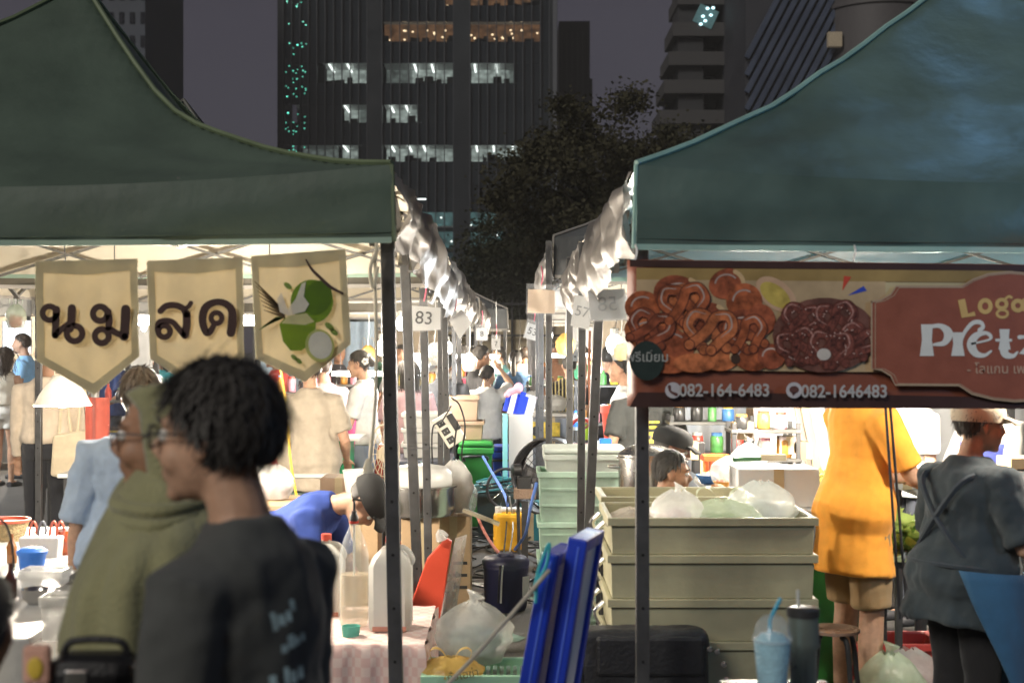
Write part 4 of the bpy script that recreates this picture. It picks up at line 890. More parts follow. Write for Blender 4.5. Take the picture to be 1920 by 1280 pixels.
B = MB(); B.M = G['T']; B.ell(G['h'](-.03, 0, .035), (.118, .10, .105), rot=G['hb'], su=24, sv=14); B.build('hair_net', mat('hair_net', (.75, .73, .68), rough=.6, alpha=.55, var=.4, vscale=60), r_, smooth=True)
r_, G = person('man in blue T-shirt and black cap bent over the low table', WX(512, 7.1), 7.1, -14, H=1.66, legs='crouch', lean=64, hpitch=38, hair='crop', shirt=cloth('royal_tee', (.030, .055, .22), sheen=0), sleeve=.8, hem=-.12, loose=1.25, pants=dark_jean, vox=.0085, sk='l', nh=400, face=True,
               aL=((.25, .15, -1), (.6, -.1, -1)), aR=((.3, -.15, -1), (.5, .1, -1)), build=.95)
cap_hat(G, cloth('black_cap', (.030, .030, .030), sheen=0), turn=10)
# --- middle crowd seen between the posts
crowd = [
 ('woman in pale pink top with long dark hair between the first left posts', 766, 12.6, 100, 1.55, 'long', (.55, .36, .37), 12, 'l'),
 ('man in charcoal T-shirt with his back turned behind the white boxes', 832, 13.6, 88, 1.60, 'short', (.07, .07, .072), -10, 'm'),
 ('woman in white T-shirt holding her head behind the posts', 912, 15.0, 95, 1.46, 'bun', (.55, .55, .53), -40, 'l'),
 ('woman in denim blue T-shirt with a long ponytail', 966, 17.0, 88, 1.60, 'pony', (.055, .115, .21), -8, 'm'),
 ('person in yellow and black striped shirt with short hair', 1068, 15.2, 90, 1.56, 'crop', (.2, .17, .1), 8, 'l'),
 ('person in grey shirt at the back of the third left tent', 826, 16.6, 70, 1.66, 'short', (.4, .4, .38), 0, 'm'),
 ('man in black leaning over the counter in the fourth left tent', 898, 15.8, 20, 1.66, 'short', (.03, .03, .032), 10, 'm'),
 ('person in white shirt near the end of the alley', 985, 21.5, 100, 1.62, 'short', (.7, .68, .6), 0, 'm'),
 ('person in green top behind the striped shirt', 1092, 18.6, 200, 1.66, 'short', (.05, .28, .16), 0, 'm'),
 ('person in black at the far right of the alley', 1142, 14.2, 75, 1.66, 'short', (.02, .02, .022), 0, 'l'),
 ('dark-clad shopper in the left aisle beside the flower lamp', 634, 16.5, -70, 1.70, 'short', (.05, .045, .05), 0, 'm'),
 ('woman in pink T-shirt behind the cream T-shirt', 607, 13.0, 110, 1.58, 'short', (.58, .36, .36), 10, 'l'),
 ('shopper in maroon top behind the posts', 868, 18.4, 60, 1.66, 'long', (.16, .03, .05), 0, 'm'),
 ('shopper in teal top at the back of the left row', 938, 19.5, 200, 1.64, 'short', (.1, .3, .3), 0, 'm'),
 ('shopper in white at the back of the left row', 754, 17.5, 250, 1.66, 'short', (.6, .58, .55), 0, 'm'),
 ('shopper in cream in the left aisle', 645, 21.0, 200, 1.66, 'long', (.55, .5, .4), 0, 'l'),
 ('shopper in red T-shirt walking in the left aisle', 520, 15.5, 190, 1.66, 'short', (.5, .06, .05), 0, 'm'),
 ('woman in lilac top at the left aisle stalls', 590, 17.2, 60, 1.58, 'long', (.42, .34, .52), 0, 'l'),
 ('man in dark green shirt beyond the flower lamp', 702, 18.6, 230, 1.70, 'short', (.04, .12, .07), 0, 'm'),
 ('woman in mustard top behind the first left posts', 742, 19.8, 60, 1.56, 'bun', (.55, .36, .08), 0, 'l'),
 ('man in slate grey T-shirt behind the third left post', 806, 19.2, 140, 1.68, 'crop', (.25, .26, .28), 0, 'd'),
 ('woman in black dress near the end of the left row', 852, 21.5, 250, 1.60, 'long', (.025, .025, .03), 0, 'l'),
 ('boy in bright blue T-shirt near the end of the left row', 922, 22.6, 300, 1.45, 'short', (.06, .2, .6), 0, 'm'),
 ('man in brown shirt right of the alley lamp', 1040, 19.4, 250, 1.66, 'short', (.2, .1, .06), 0, 'd'),
 ('woman in peach top behind the second right post', 1112, 20.5, 110, 1.58, 'pony', (.7, .38, .28), 0, 'l'),
 ('man in white polo at the right of the alley', 1128, 17.2, 200, 1.68, 'short', (.62, .6, .58), 0, 'm'),
 ('man in orange-brown vest at the end of the alley', 1006, 23.5, 270, 1.66, 'short', (.45, .18, .05), 0, 'm'),
 ('woman in teal blouse across the left aisle', 300, 18.8, 250, 1.58, 'long', (.05, .3, .32), 0, 'l'),
 ('man in navy polo across the left aisle', 205, 17.6, 240, 1.68, 'short', (.04, .06, .16), 0, 'm'),
 ('shopper in navy in the left aisle', 560, 20.0, 20, 1.68, 'short', (.05, .06, .12), 0, 'm'),
]
for lab, px, Y, yw, H, hs, col, hyw, sk_ in crowd:
    m_ = cloth('tee_%d' % px, col) if px != 1068 else None
    if px == 1068:
        m_ = cloth('striped_shirt', col); nd = m_.node_tree.nodes; L_ = m_.node_tree.links
        tc = nd.new('ShaderNodeTexCoord'); wv = nd.new('ShaderNodeTexWave'); wv.inputs['Scale'].default_value = 8.5; wv.inputs['Distortion'].default_value = .6; wv.bands_direction = 'X'
        cr = nd.new('ShaderNodeValToRGB'); cr.color_ramp.interpolation = 'CONSTANT'; cr.color_ramp.elements[0].color = (.012, .012, .014, 1); cr.color_ramp.elements[1].position = .68; cr.color_ramp.elements[1].color = (.42, .35, .16, 1)
        L_.new(tc.outputs['Object'], wv.inputs[0]); L_.new(wv.outputs['Fac'], cr.inputs[0]); L_.new(cr.outputs[0], nd['Principled BSDF'].inputs['Base Color'])
    aR_ = ((.5, -.35, .35), (-.2, .6, .8)) if px == 912 else ((.2, -.2, -1), (.8, .1, -.4))
    person(lab, WX(px, Y), Y, yw, H=H, hair=hs, hmat=HAIR_B if px % 2 else HAIR, hyaw=hyw, shirt=m_, sleeve=.75, loose=1.5, pants=dark_jean, vox=.014, sk=sk_, build=1.05, nh=160, aR=aR_, aL=((.2, .2, -1), (.8, -.1, -.4)))
# --- right row
person('woman in sleeveless white blouse beside the red tub', WX(1172, 11.6), 11.6, 172, H=1.60, hair='bun', shirt=cloth('white_blouse', (.75, .74, .72)), sleeve=.15, hem=-.05, pants=dark_jean, vox=.011, sk='l')
r_, G = person('stall worker in black T-shirt with yellow print, head hidden by the banner', WX(1208, 10.2), 10.2, -78, H=1.57, hair='short', shirt=black_tee, sleeve=.75, loose=1.6, pants=dark_jean, vox=.010, sk='l', build=1.15, hpitch=12, aR=((.25, -.3, -1), (.9, .25, -.6)), aL=((.25, .3, -1), (.9, -.25, -.6)))
yel = mat('yellow_print', (.75, .62, .12), rough=.8, var=.5, vscale=40)
for d, a0, a1, hg in ((.33, 76, 108, .02), (.29, 80, 104, .025), (.20, 72, 112, .11), (.11, 78, 106, .03)):
    B = MB(); B.M = G['T']; B.grid(lambda u, v: trunk_pt(G, d + hg * (v - .5) * (1 if abs(u - .5) < .45 else .6), a0 + (a1 - a0) * u, .052), 8, 4); B.build('front_print', yel, r_, smooth=True, angle=180)
r_, G = person('seated man in black cap and grey T-shirt reaching across the counter', WX(1196, 8.1), 8.1, -2, H=1.64, legs='sit', z=.04, lean=14, hpitch=10, hair='crop', shirt=cloth('grey_tee', (.48, .46, .42)), sleeve=.8, loose=1.5, pants=dark_jean, vox=.0085, sk='d', nh=400, face=True,
               aR=((.75, -.1, -.45), (1, .0, .22)), aL=((.8, .2, -.5), (1, -.1, .1)))
cap_hat(G, MATS['black_cap'])
person('boy with short dark hair sitting below the man in the black cap', WX(1246, 7.3), 7.3, -6, H=1.52, legs='sit', z=.03, hair='short', shirt=cloth('boy_tee', (.55, .54, .5)), sleeve=.8, pants=dark_jean, vox=.0085, sk='m', nh=900, face=True, hpitch=4)
r_, G = person('man in orange T-shirt and khaki shorts at the vegetable table', WX(1604, 6.55), 6.55, 22, H=1.74, lean=4, hpitch=14, hair='short', shirt=cloth('orange_tee', (.95, .40, .055), bump=.15), sleeve=.82, hem=-.27, loose=1.25, pants=cloth('khaki_shorts', (.36, .24, .12)), plen=.46, vox=.009, sk='l', build=.94,
               aR=((.42, -.28, -1), (1, -.12, -.30)), aL=((.5, .2, -.9), (1, -.1, -.25)))
teal = cloth('dark_teal_tee', (.036, .048, .055)); bap = cloth('blue_apron', (.04, .115, .21))
r_, G = person('stallholder in dark T-shirt with a blue apron and visor at right', WX(1806, 5.6), 5.6, 28, H=1.49, lean=5, hyaw=-24, hpitch=0, hair='short', shirt=teal, sleeve=.92, hem=-.2, loose=1.7, pants=cloth('black_leggings', (.02, .02, .022)), vox=.0075, sk='l', build=1.16, nh=800, face=True,
               aR=((.1, -.35, -1), (.8, -.1, -.35)), aL=((.2, .25, -1), (.8, -.2, -.5)))
apron(G, bap, -.55, .04, 40, 236, grow=.078, flare=.0, n=30, cut=62); apron(G, bap, .06, .34, 35, 145, grow=.045, name='apron_bib')
nb = cloth('apron_strap', (.035, .045, .055))
strap(G, [trunk_pt(G, .46, 120), trunk_pt(G, .44, 235), trunk_pt(G, .30, 262), trunk_pt(G, .12, 300), trunk_pt(G, .04, 330)], .012, nb)
strap(G, [trunk_pt(G, .46, 60), trunk_pt(G, .44, 305), trunk_pt(G, .30, 278), trunk_pt(G, .12, 240), trunk_pt(G, .04, 210)], .012, nb)
strap(G, [trunk_pt(G, .05, a, .062) for a in (180, 210, 240, 270, 300, 330, 360)], .010, nb, 'apron_tie')
B = MB(); B.M = G['T']; B.lathe(trunk_pt(G, .05, 322, .075), [(.012, -.002), (.018, -.002), (.018, .003), (.012, .003), (.012, -.002)], caps=False, axis=(trunk_pt(G, .05, 322) - trunk_pt(G, .05, 322, .01)).normalized()); B.build('apron_ring', mat('grey_ring', (.35, .37, .38), rough=.4), r_, smooth=True)
cap_hat(G, cloth('cream_visor', (.62, .55, .42)), visor=True, name='visor_cap')
r_, G = person('worker in grey long-sleeved shirt with a dark blue apron at far right', WX(1860, 8.6), 8.6, 215, H=1.52, hpitch=14, hair='short', shirt=cloth('grey_longsleeve', (.36, .34, .31)), sleeve=1.9, pants=dark_jean, vox=.010, sk='l', build=1.1, aR=((.4, -.2, -.9), (.9, .2, -.3)), aL=((.4, .2, -.9), (.9, -.2, -.3)))
apron(G, cloth('navy_apron', (.03, .04, .17)), -.4, .33, 25, 155, grow=.04)
person('worker in white behind the orange T-shirt, mostly hidden', WX(1712, 8.9), 8.9, 200, H=1.58, hair='short', shirt=cloth('white_work_shirt', (.72, .72, .72)), sleeve=.8, pants=dark_jean, vox=.012, sk='l', hpitch=15, aR=((.4, -.2, -.9), (.9, .2, -.3)))
# ================================================================ BANNERS, PENNANTS, NUMBER SHEETS
cream = mat('pennant_cloth', (.82, .73, .53), rough=.85, var=.10, vscale=5, bump=.35, bscale=300, trans=.42)
pborder = mat('pennant_border', (.56, .52, .36), rough=.85, var=.12, vscale=5, bump=.3, bscale=300, trans=.35)
ptext = mat('pennant_ink', (.055, .030, .026), rough=.8, var=.15)
YP = 5.22
pl = [('cream pennant with the first two dark Thai letters, leftmost', [(66, 490), (258, 485), (261, 668), (176, 740), (70, 676)]),
      ('cream pennant with two dark Thai letters, middle of three', [(275, 489), (455, 482), (458, 668), (378, 736), (281, 672)]),
      ('cream pennant with the green coconut picture, rightmost', [(470, 480), (648, 467), (658, 645), (572, 716), (480, 672)])]
pens = []
for lab, pts in pl:
    c = W(sum(p[0] for p in pts) / 5, pts[0][1], YP); t = thing('pennant', lab, 'pennant', c, 'pennants under the left tent')
    top = [Vector((*p, 0)) for p in pts]
    def fn(u, v):
        a = top[0].lerp(top[1], u); e = top[4].lerp(top[2], u); tri = 1 - abs(2 * u - 1)
        e = e + (top[3] - top[4].lerp(top[2], .5)) * tri
        p = a.lerp(e, v); q = W(p.x, p.y, YP); q.y += .008 * wob(u * 5, v * 4, 0, len(lab)) ; return q
    def band(u0, v0, u1, v1): pass
    m = MB(); m.grid(fn, 20, 16); o = m.build('cloth', cream, t, smooth='keep'); sd = o.modifiers.new('thick', 'SOLIDIFY'); sd.thickness = .0015; sd.offset = 1
    # sewn border tape: left, right, top, the two bottom slopes
    B = MB(); W1, W2 = .075, .055
    B.grid(lambda u, v: fn(u * W1, v) - Vector((0, .004, 0)), 2, 16); B.grid(lambda u, v: fn(1 - u * W1, v) - Vector((0, .004, 0)), 2, 16)
    B.grid(lambda u, v: fn(W1 + u * (1 - 2 * W1), v * .11) - Vector((0, .0042, 0)), 20, 2)
    B.grid(lambda u, v: fn(W1 + u * (1 - 2 * W1), 1 - v * .085) - Vector((0, .0042, 0)), 20, 2); B.build('border_tape', pborder, t, smooth='keep')
    pens.append(t)
ik = Ink(YP - .014)
ik.ring(93, 587, 13, 11, 1); ik.stroke([(106, 580), (105, 606), (104, 628)], 14, 1); ik.stroke([(104, 628), (116, 617), (128, 608)], 12, 1); ik.stroke([(135, 578), (134, 600), (131, 616)], 16, 1); ik.ring(140, 625, 14.5, 12, 1)
ik.ring(188, 588, 13.5, 12, 1); ik.stroke([(203, 584), (205, 600), (203, 618)], 13, 1); ik.ring(191, 630, 13, 12, 1); ik.stroke([(203, 614), (218, 624), (234, 630)], 12, 1); ik.stroke([(236, 580), (235, 606), (233, 630)], 18, 1)
ik.build('thai_letters', ptext, pens[0])
ik.ring(308, 621, 11, 11, 1); ik.stroke([(296, 620), (297, 606), (310, 601), (324, 604), (334, 615), (344, 627)], 11, 1); ik.stroke([(347, 628), (350, 610), (350, 588)], 15, 1); ik.stroke([(301, 583), (311, 574), (328, 572), (343, 578), (350, 590)], 12, 1); ik.stroke([(346, 580), (354, 574), (358, 568)], 9, 1)
ik.ring(406, 596, 10, 10, 1); ik.stroke([(402, 608), (395, 620), (388, 624), (382, 612), (380, 594), (386, 576), (402, 567), (420, 568), (434, 580), (436, 602), (433, 624)], [10, 12, 13, 14, 15, 15, 13, 13, 15, 17, 16], 1)
ik.build('thai_letters', ptext, pens[1])
T_ = pens[2]; col = lambda n, c: mat(n, c, rough=.8, var=.12, vscale=14, trans=.3)
ik.ellipse(585, 565, 40, 41, 1).build('coconut', col('ink_green', (.13, .24, .02)), T_); ik.ellipse(596, 558, 26, 33, 2, rot=20).build('coconut_shade', col('ink_green2', (.10, .19, .015)), T_)
ik.poly([(524, 608), (534, 596), (560, 588), (592, 596), (592, 614), (586, 640), (566, 657), (545, 657), (531, 640)], 3).build('coconut_half', col('ink_green3', (.15, .25, .02)), T_)
ik.poly([(528, 606), (540, 592), (575, 587), (590, 603), (572, 609)], 4).build('coconut_flesh', col('ink_pale', (.62, .58, .30)), T_)
ik.poly([(520, 560), (528, 548), (540, 580), (555, 560), (566, 532), (574, 528), (570, 556), (580, 570), (572, 584), (540, 592), (525, 585)], 5).build('milk_splash', col('ink_milk', (.72, .68, .58)), T_)
ik.ellipse(600, 648, 27, 31, 5, rot=-15).build('slice_rim', col('ink_lime', (.42, .46, .16)), T_); ik.ellipse(601, 647, 22, 26, 6, rot=-15).build('slice', col('ink_white', (.70, .68, .60)), T_)
for i in range(7): ik.stroke([(477 + 3 * i, 527 + 9 * i), (505 + 3 * i, 555 + 6 * i), (534, 585 + 2 * i)], [1, 4, 2], 1)
ik.build('dry_leaf', col('ink_brown', (.12, .09, .05)), T_)
for i in range(6): ik.stroke([(487 + 5 * i, 618 - 4 * i), (505 + 3 * i, 606 - 2 * i), (530, 596)], [1, 5, 2], 2)
for x, y, r in ((540, 536, 6), (618, 612, 7), (626, 622, 6), (552, 670, 5), (560, 676, 5)): ik.ellipse(x, y, r * 1.5, r * .8, 2, rot=40)
ik.build('leaf_and_drops', col('ink_leaf', (.16, .25, .06)), T_)
ik.stroke([(574, 487), (585, 505), (600, 520), (620, 538), (643, 550)], [3, 5, 6, 6, 4], 3).build('vanilla_pod', ptext, T_)
rope = thing('hanging_cord', 'cream cord tied to the tent eave and hanging beside the near left post', 'cord', W(706, 880, 5.3))
m = MB(); m.tube([W(706, 455, 5.28), W(703, 520, 5.28), W(706, 640, 5.28), W(703, 760, 5.28), W(692, 878, 5.28)], .006, smooth=6); m.tube([W(706, 470, 5.27), W(694, 505, 5.27), W(700, 540, 5.27), W(708, 500, 5.27)], .007, smooth=6); m.build('cord', cloth('cream_cord', (.6, .55, .42)), rope, smooth=True)
m = MB(); m.lathe(W(690, 870, 5.28), [(.006, .02), (.018, -.01), (.02, -.03)], seg=10); m.build('tassel', MATS['cream_cord'], rope, smooth=True)

# --- pretzel banner
YB_ = 5.2; bt = thing('pretzel_banner', 'brown pretzel stall banner with phone numbers under the right tent', 'banner', W(1600, 765, YB_))
XR = 2250
def bn(u, v):
    x = 1178 + (XR - 1178) * u; y0 = 486 + 14 * u; y1 = 762 + 6 * u; q = W(x, y0 + (y1 - y0) * v, YB_); q.y += .006 * wob(u * 9, v * 3) + (.05 * max(0, .03 - u) / .03); return q
m = MB(); m.grid(lambda u, v: bn(u, v), 60, 10); o = m.build('banner_sheet', mat('banner_brown', (.21, .062, .034), rough=.5, var=.14, vscale=3, bump=.1, bscale=120), bt, smooth='keep'); sd = o.modifiers.new('thick', 'SOLIDIFY'); sd.thickness = .002; sd.offset = 1
ik = Ink(YB_ - .012, lay=.0011); bc = lambda n, c, **k: mat(n, c, rough=.5, var=k.get('var', .12), vscale=k.get('vs', 12), bump=.05, bscale=120)
ik.poly([(1181, 487), (XR, 501), (XR, 513), (1181, 500)], 1).build('dark_edge', bc('bn_dark', (.045, .018, .014)), bt)
ik.poly([(1196, 735), (1560, 738), (XR, 752), (XR, 768), (1180, 763)], 1).build('dark_edge', bc('bn_dark', (.05, .02, .016)), bt)
ik.poly([(1193, 502), (1900, 508), (1900, 530), (1193, 524)], 2).build('ochre_band', bc('bn_ochre', (.30, .20, .07), var=.25, vs=4), bt)
ik.poly([(1193, 524), (1660, 528), (1660, 697), (1560, 697), (1193, 692)], 2).build('picture_ground', bc('bn_cream', (.42, .30, .17), var=.3, vs=4), bt)
ik.poly([(1660, 529), (1920, 531), (1920, 600), (1660, 600)], 2).build('picture_ground', bc('bn_cream2', (.46, .38, .22), var=.15, vs=4), bt)
brown = [bc('bun_%d' % i, tuple(1.35 * q for q in c), var=.6, vs=30) for i, c in enumerate(((.24, .062, .022), (.17, .042, .018), (.30, .090, .032), (.20, .05, .02)))]
shine = bc('bun_shine', (.40, .30, .26), var=.4); crust = bc('bun_cut', (.56, .38, .20), var=.2)
rn = random.Random(5)
buns = [(1205, 575, 34, 30, 0), (1272, 555, 48, 38, 20), (1285, 575, 44, 44, 0), (1362, 532, 34, 28, -20), (1395, 565, 34, 34, 10), (1325, 610, 46, 44, 0), (1215, 625, 46, 34, 20), (1255, 645, 48, 32, 25), (1235, 680, 52, 18, 10), (1392, 620, 40, 40, 0), (1350, 665, 38, 30, 0), (1425, 600, 28, 30, 0), (1405, 668, 36, 26, 20), (1445, 668, 26, 24, 10), (1302, 680, 40, 18, 0)]
for i, (x, y, a, b, r) in enumerate(buns):
    ik.ellipse(x, y, a, b, 3 + i * .45, rot=r); ik.build('bun_picture', brown[i % 4], bt)
    if i % 3 != 2: ik.ring(x, y, a * .62, 3.2, 3.2 + i * .45, ry=b * .62, a0=185, a1=300 + 20 * (i % 2)); ik.build('bun_shine', shine, bt)
    if i in (1, 3, 5, 9, 10, 12): ik.ring(x, y, a * .93, 8, 3.25 + i * .45, ry=b * .93, a0=-60 if i % 2 else 170, a1=40 if i % 2 else 280); ik.build('bun_cut', crust, bt)
def knot(cx, cy, k, rot, l, dark, mid, hi, w=15):
    base = [(-.15, .95), (-.55, .35), (-.95, -.2), (-.75, -.85), (-.2, -.8), (.05, -.2), (.45, .4), (.8, .75)]
    mir = [(-x, y) for x, y in base]; c, q = math.cos(R(rot)), math.sin(R(rot))
    for pts, dl in ((base, 0), (mir, .25)):
        P = [(cx + k * (x * c - y * q), cy + k * .82 * (x * q + y * c)) for x, y in pts]
        ik.stroke(P, w + 4, l + dl); ik.build('pretzel_edge', dark, bt); ik.stroke(P, w, l + dl + .08); ik.build('pretzel_picture', mid, bt)
        ik.stroke([(x - 2, y - 4) for x, y in P[1:5]], [1, 3, 3, 1], l + dl + .16); ik.build('bun_shine', hi, bt)
dk = bc('knot_dark', (.09, .022, .012), var=.3)
knot(1283, 572, 42, -8, 10.0, dk, brown[0], shine, 17); knot(1330, 622, 44, 6, 10.5, dk, brown[2], shine, 18); knot(1218, 618, 38, 18, 10.0, dk, brown[1], shine, 15); knot(1398, 628, 36, -14, 10.2, dk, brown[0], shine, 15)
ik.ellipse(1325, 628, 9, 15, 10.6, rot=20); ik.ellipse(1378, 672, 9, 10, 10.6); ik.build('bun_hole', bc('bun_dark', (.05, .025, .015)), bt)
ik.ellipse(1455, 552, 44, 26, 4, rot=38).build('sauce_dish', bc('dish', (.5, .32, .2)), bt); ik.ellipse(1453, 553, 33, 18, 4.5, rot=38).build('sauce', bc('sauce', (.48, .36, .08), var=.4), bt)
ik.ellipse(1545, 628, 98, 70, 11).build('plate', bc('plate_c', (.13, .05, .035), var=.5), bt)
cm_ = bc('bun_dk', (.13, .036, .024), var=.8, vs=60); ch_ = bc('sugar', (.34, .17, .14), var=.6, vs=70)
for i, (x, y, r, q) in enumerate(((1502, 602, 34, 10), (1568, 600, 36, -12), (1606, 640, 34, 30), (1496, 650, 36, -20), (1556, 655, 38, 5))):
    knot(x, y, r, q, 12 + i * .4, dk, cm_, ch_, 14)
    for k in range(14):
        a = rn.uniform(0, 6.28); ik.ellipse(x + r * .75 * math.cos(a), y + r * .68 * math.sin(a), 1.6, 1.4, 14.6, n=6)
    ik.build('sugar_grains', bc('grain', (.5, .33, .28)), bt)['kind'] = 'stuff'
ik.ellipse(1543, 664, 13, 11, 14.8).build('napkin_gap', bc('napkin', (.5, .45, .4)), bt)
ik.poly([(1582, 517), (1596, 519), (1579, 545)], 3).build('red_flash', bc('red_flash', (.5, .06, .03)), bt); ik.poly([(1619, 536), (1625, 545), (1589, 554)], 3).build('blue_flash', bc('blue_flash', (.03, .06, .38)), bt)
arc = lambda cx, cy, r, a0, a1, n=10: [(cx + r * math.cos(R(a0 + (a1 - a0) * i / n)), cy + r * math.sin(R(a0 + (a1 - a0) * i / n))) for i in range(n + 1)]
plq = arc(1632, 536, 48, 90, 0, 8)[::1]
out = [(1632, 566)] + [(1650, 562), (1668, 552), (1678, 537)] + [(1800, 537)] + [(1822, 524), (1850, 514), (1890, 510), (1960, 516)] + [(2030, 540), (2150, 545), (2200, 575), (2200, 695), (2150, 730), (2010, 742)] + [(1960, 748), (1900, 752), (1860, 748), (1820, 738), (1795, 722)] + [(1676, 721), (1668, 704), (1650, 693), (1632, 691)]
ik.poly(out, 16).build('name_plate', bc('plate_brown', (.25, .072, .040)), bt)
def close(p, dx): cxx, cyy = 1900, 630; return [(cxx + (x - cxx) * dx, cyy + (y - cyy) * dx) for x, y in p]
ik.stroke(out + [out[0]], 3, 16.6, sm=0).build('plate_line', bc('line_cream', (.38, .27, .18)), bt); ik.stroke(close(out + [out[0]], .975), 1.5, 16.8, sm=0).build('plate_line', MATS['line_cream'], bt)
wh = bc('letter_white', (.62, .61, .57), var=.05)
L17 = 17.5
# "Pretzel" in flared letters
def stemv(x, y0, y1, w): ik.poly([(x - w * .5, y0), (x + w * .5, y0), (x + w * .42, (y0 + y1) / 2), (x + w * .6, y1), (x - w * .6, y1), (x - w * .42, (y0 + y1) / 2)], L17)
stemv(1735, 608, 667, 22); ik.stroke([(1738, 613), (1760, 611), (1775, 624), (1768, 642), (1748, 646)], [7, 9, 17, 11, 5], L17 + .1)
stemv(1793, 623, 667, 21); ik.stroke([(1798, 640), (1806, 622), (1820, 606), (1834, 604), (1840, 612), (1834, 619)], [6, 7, 8, 8, 7, 9], L17 + .1)
ik.stroke([(1816, 645), (1850, 637), (1854, 630), (1844, 624), (1826, 630), (1818, 646), (1826, 662), (1842, 666), (1855, 658)], [4, 4, 7, 7, 13, 17, 13, 7, 4], L17)
stemv(1880, 617, 655, 19); ik.stroke([(1878, 650), (1882, 664), (1896, 667), (1904, 660)], [17, 14, 8, 4], L17 + .1); ik.poly([(1863, 635), (1894, 635), (1894, 640), (1863, 640)], L17 + .2)
ik.stroke([(1908, 632), (1940, 630), (1912, 662), (1945, 664)], [8, 10, 10, 9], L17, sm=0)
ik.stroke([(1956, 645), (1988, 638), (1990, 628), (1976, 624), (1962, 634), (1958, 650), (1970, 666), (1992, 660)], [4, 4, 7, 9, 13, 16, 12, 5], L17); stemv(2015, 600, 667, 20)
ik.build('name_lettering', wh, bt)
gold = bc('letter_gold', (.55, .36, .13), var=.08)
ik.poly([(1793, 563), (1806, 560), (1812, 588), (1824, 584), (1826, 592), (1800, 596)], L17); ik.ring(1844, 574, 10, 8, L17, ry=11); ik.ring(1875, 570, 9, 7, L17, ry=8); ik.ring(1876, 588, 10, 5, L17 + .1, ry=7); ik.stroke([(1880, 562), (1888, 556), (1893, 558)], [4, 5, 5], L17 + .1)
ik.ring(1905, 573, 9, 8, L17, ry=9); ik.stroke([(1916, 563), (1917, 580), (1922, 583)], [7, 7, 4], L17 + .1); ik.stroke([(1934, 582), (1934, 566), (1946, 563), (1952, 570), (1952, 583)], [8, 6, 5, 7, 8], L17)
ik.build('name_lettering', gold, bt)
def btext(s_, px, py, hpx, m_, bold=0., sx=1., lay=18): text('lettering', s_, ik.p(px, py, lay), hpx * YB_ / F * 1.42, m_, bt, bold=bold, sx=sx, extr=.0003)
grey_t = bc('letter_grey', (.40, .39, .38), var=.08)
btext('082-164-6483', 1357, 732, 23, grey_t, bold=.0012, sx=.92); btext('082-1646483', 1581, 734, 23, grey_t, bold=.0012, sx=.93)
btext('- โลแกน เพรทเซล -', 1902, 692, 17, bc('letter_soft', (.42, .26, .18), var=.05), bold=.0006)
for x, kind in ((1261, 0), (1487, 1)):
    ik.ellipse(x, 731, 15, 15, 17).build('phone_badge', bc('badge', (.46, .44, .46)), bt)
    if kind == 0: ik.stroke([(1254, 724), (1256, 733), (1267, 739)], [6, 4, 6], 18).build('handset_mark', bc('badge_dark', (.10, .04, .035)), bt)
    else: ik.ellipse(1487, 730, 9, 7, 18); ik.poly([(1482, 735), (1491, 735), (1485, 742)], 18); ik.build('chat_mark', bc('badge_dark', (.10, .04, .035)), bt)
ik.ellipse(1212, 676, 32, 37, 15).build('round_sticker', bc('sticker', (.016, .028, .024)), bt)
btext('พรีเมี่ยม', 1213, 670, 17, bc('sticker_text', (.30, .31, .29)), bold=.0006, lay=17)
for x in (1190, 1600, 2050):
    m = MB(); m.tube([W(x, 490, YB_ - .003), W(x + 4, 470, 5.24), W(x, 455, 5.3)], .004, smooth=4); m.build('tie', cloth('white_tie', (.6, .6, .58)), bt)

# --- stall number sheets in plastic sleeves
slv = film('sleeve', (.75, .76, .76), a=.16, bump=.1); paper = mat('paper', (.62, .62, .61), rough=.7, var=.05, trans=.35); ink_ = mat('ink', (.03, .03, .03), rough=.7, var=0)
def sheet(label, num, pts, Y, ink=True, mirror=False, th=30, m_paper=None, pad=.12):
    """pts: four corners TL TR BR BL"""
    c = sum((W(x, y, Y) for x, y in pts), Vector()) / 4; t = thing('number_sheet', label, 'sign', c, 'number sheets on the tents')
    v = [W(x, y, Y) for x, y in pts]
    m = MB(); big = [c + (p - c) * (1 + pad) + Vector((0, 0, .03 if i < 2 else 0)) for i, p in enumerate(v)]; m.grid(lambda u, w: big[0].lerp(big[1], u).lerp(big[3].lerp(big[2], u), w) + Vector((0, -.014 + .006 * wob(u * 4, w * 3, 0, Y), 0)), 8, 6)
    m.build('sleeve', slv, t, smooth='keep')
    m = MB(); m.prism(v, (0, .0015, 0)); m.build('paper', m_paper or paper, t)
    ang = math.atan2(v[1].z - v[0].z, v[1].x - v[0].x)
    if ink: text('digits', num, c + Vector((0, -.0035, 0)), th * Y / F * 1.42, ink_ if ink is True else ink, t, bold=.0004, rot=(R(90), -ang, 0), mirror=mirror)
    m = MB(); top = (big[0] + big[1]) / 2; m.tube([top + Vector((0, 0, -.01)), top + Vector((.01, .02, .06)), top + Vector((0, .03, .13))], .004, seg=6, smooth=4); m.build('pink_ribbon', mat('pink_ribbon', (.65, .15, .22), rough=.5), t, smooth=True)
    return t
sheet('number sheet reading 83 on the second left post', '83', [(764, 572), (826, 577), (826, 618), (764, 621)], 7.8, th=24)
sheet('blank white sheet tilted between the left posts', '', [(842, 600), (866, 580), (884, 606), (862, 636)], 10.6, ink=False)
sheet('small sheet reading 8 at the fourth left post', '8', [(893, 615), (914, 614), (914, 638), (893, 638)], 13.7, th=10)
sheet('small blank sheet at the end of the left row', '7', [(922, 634), (938, 634), (938, 655), (922, 655)], 16.8, th=9)
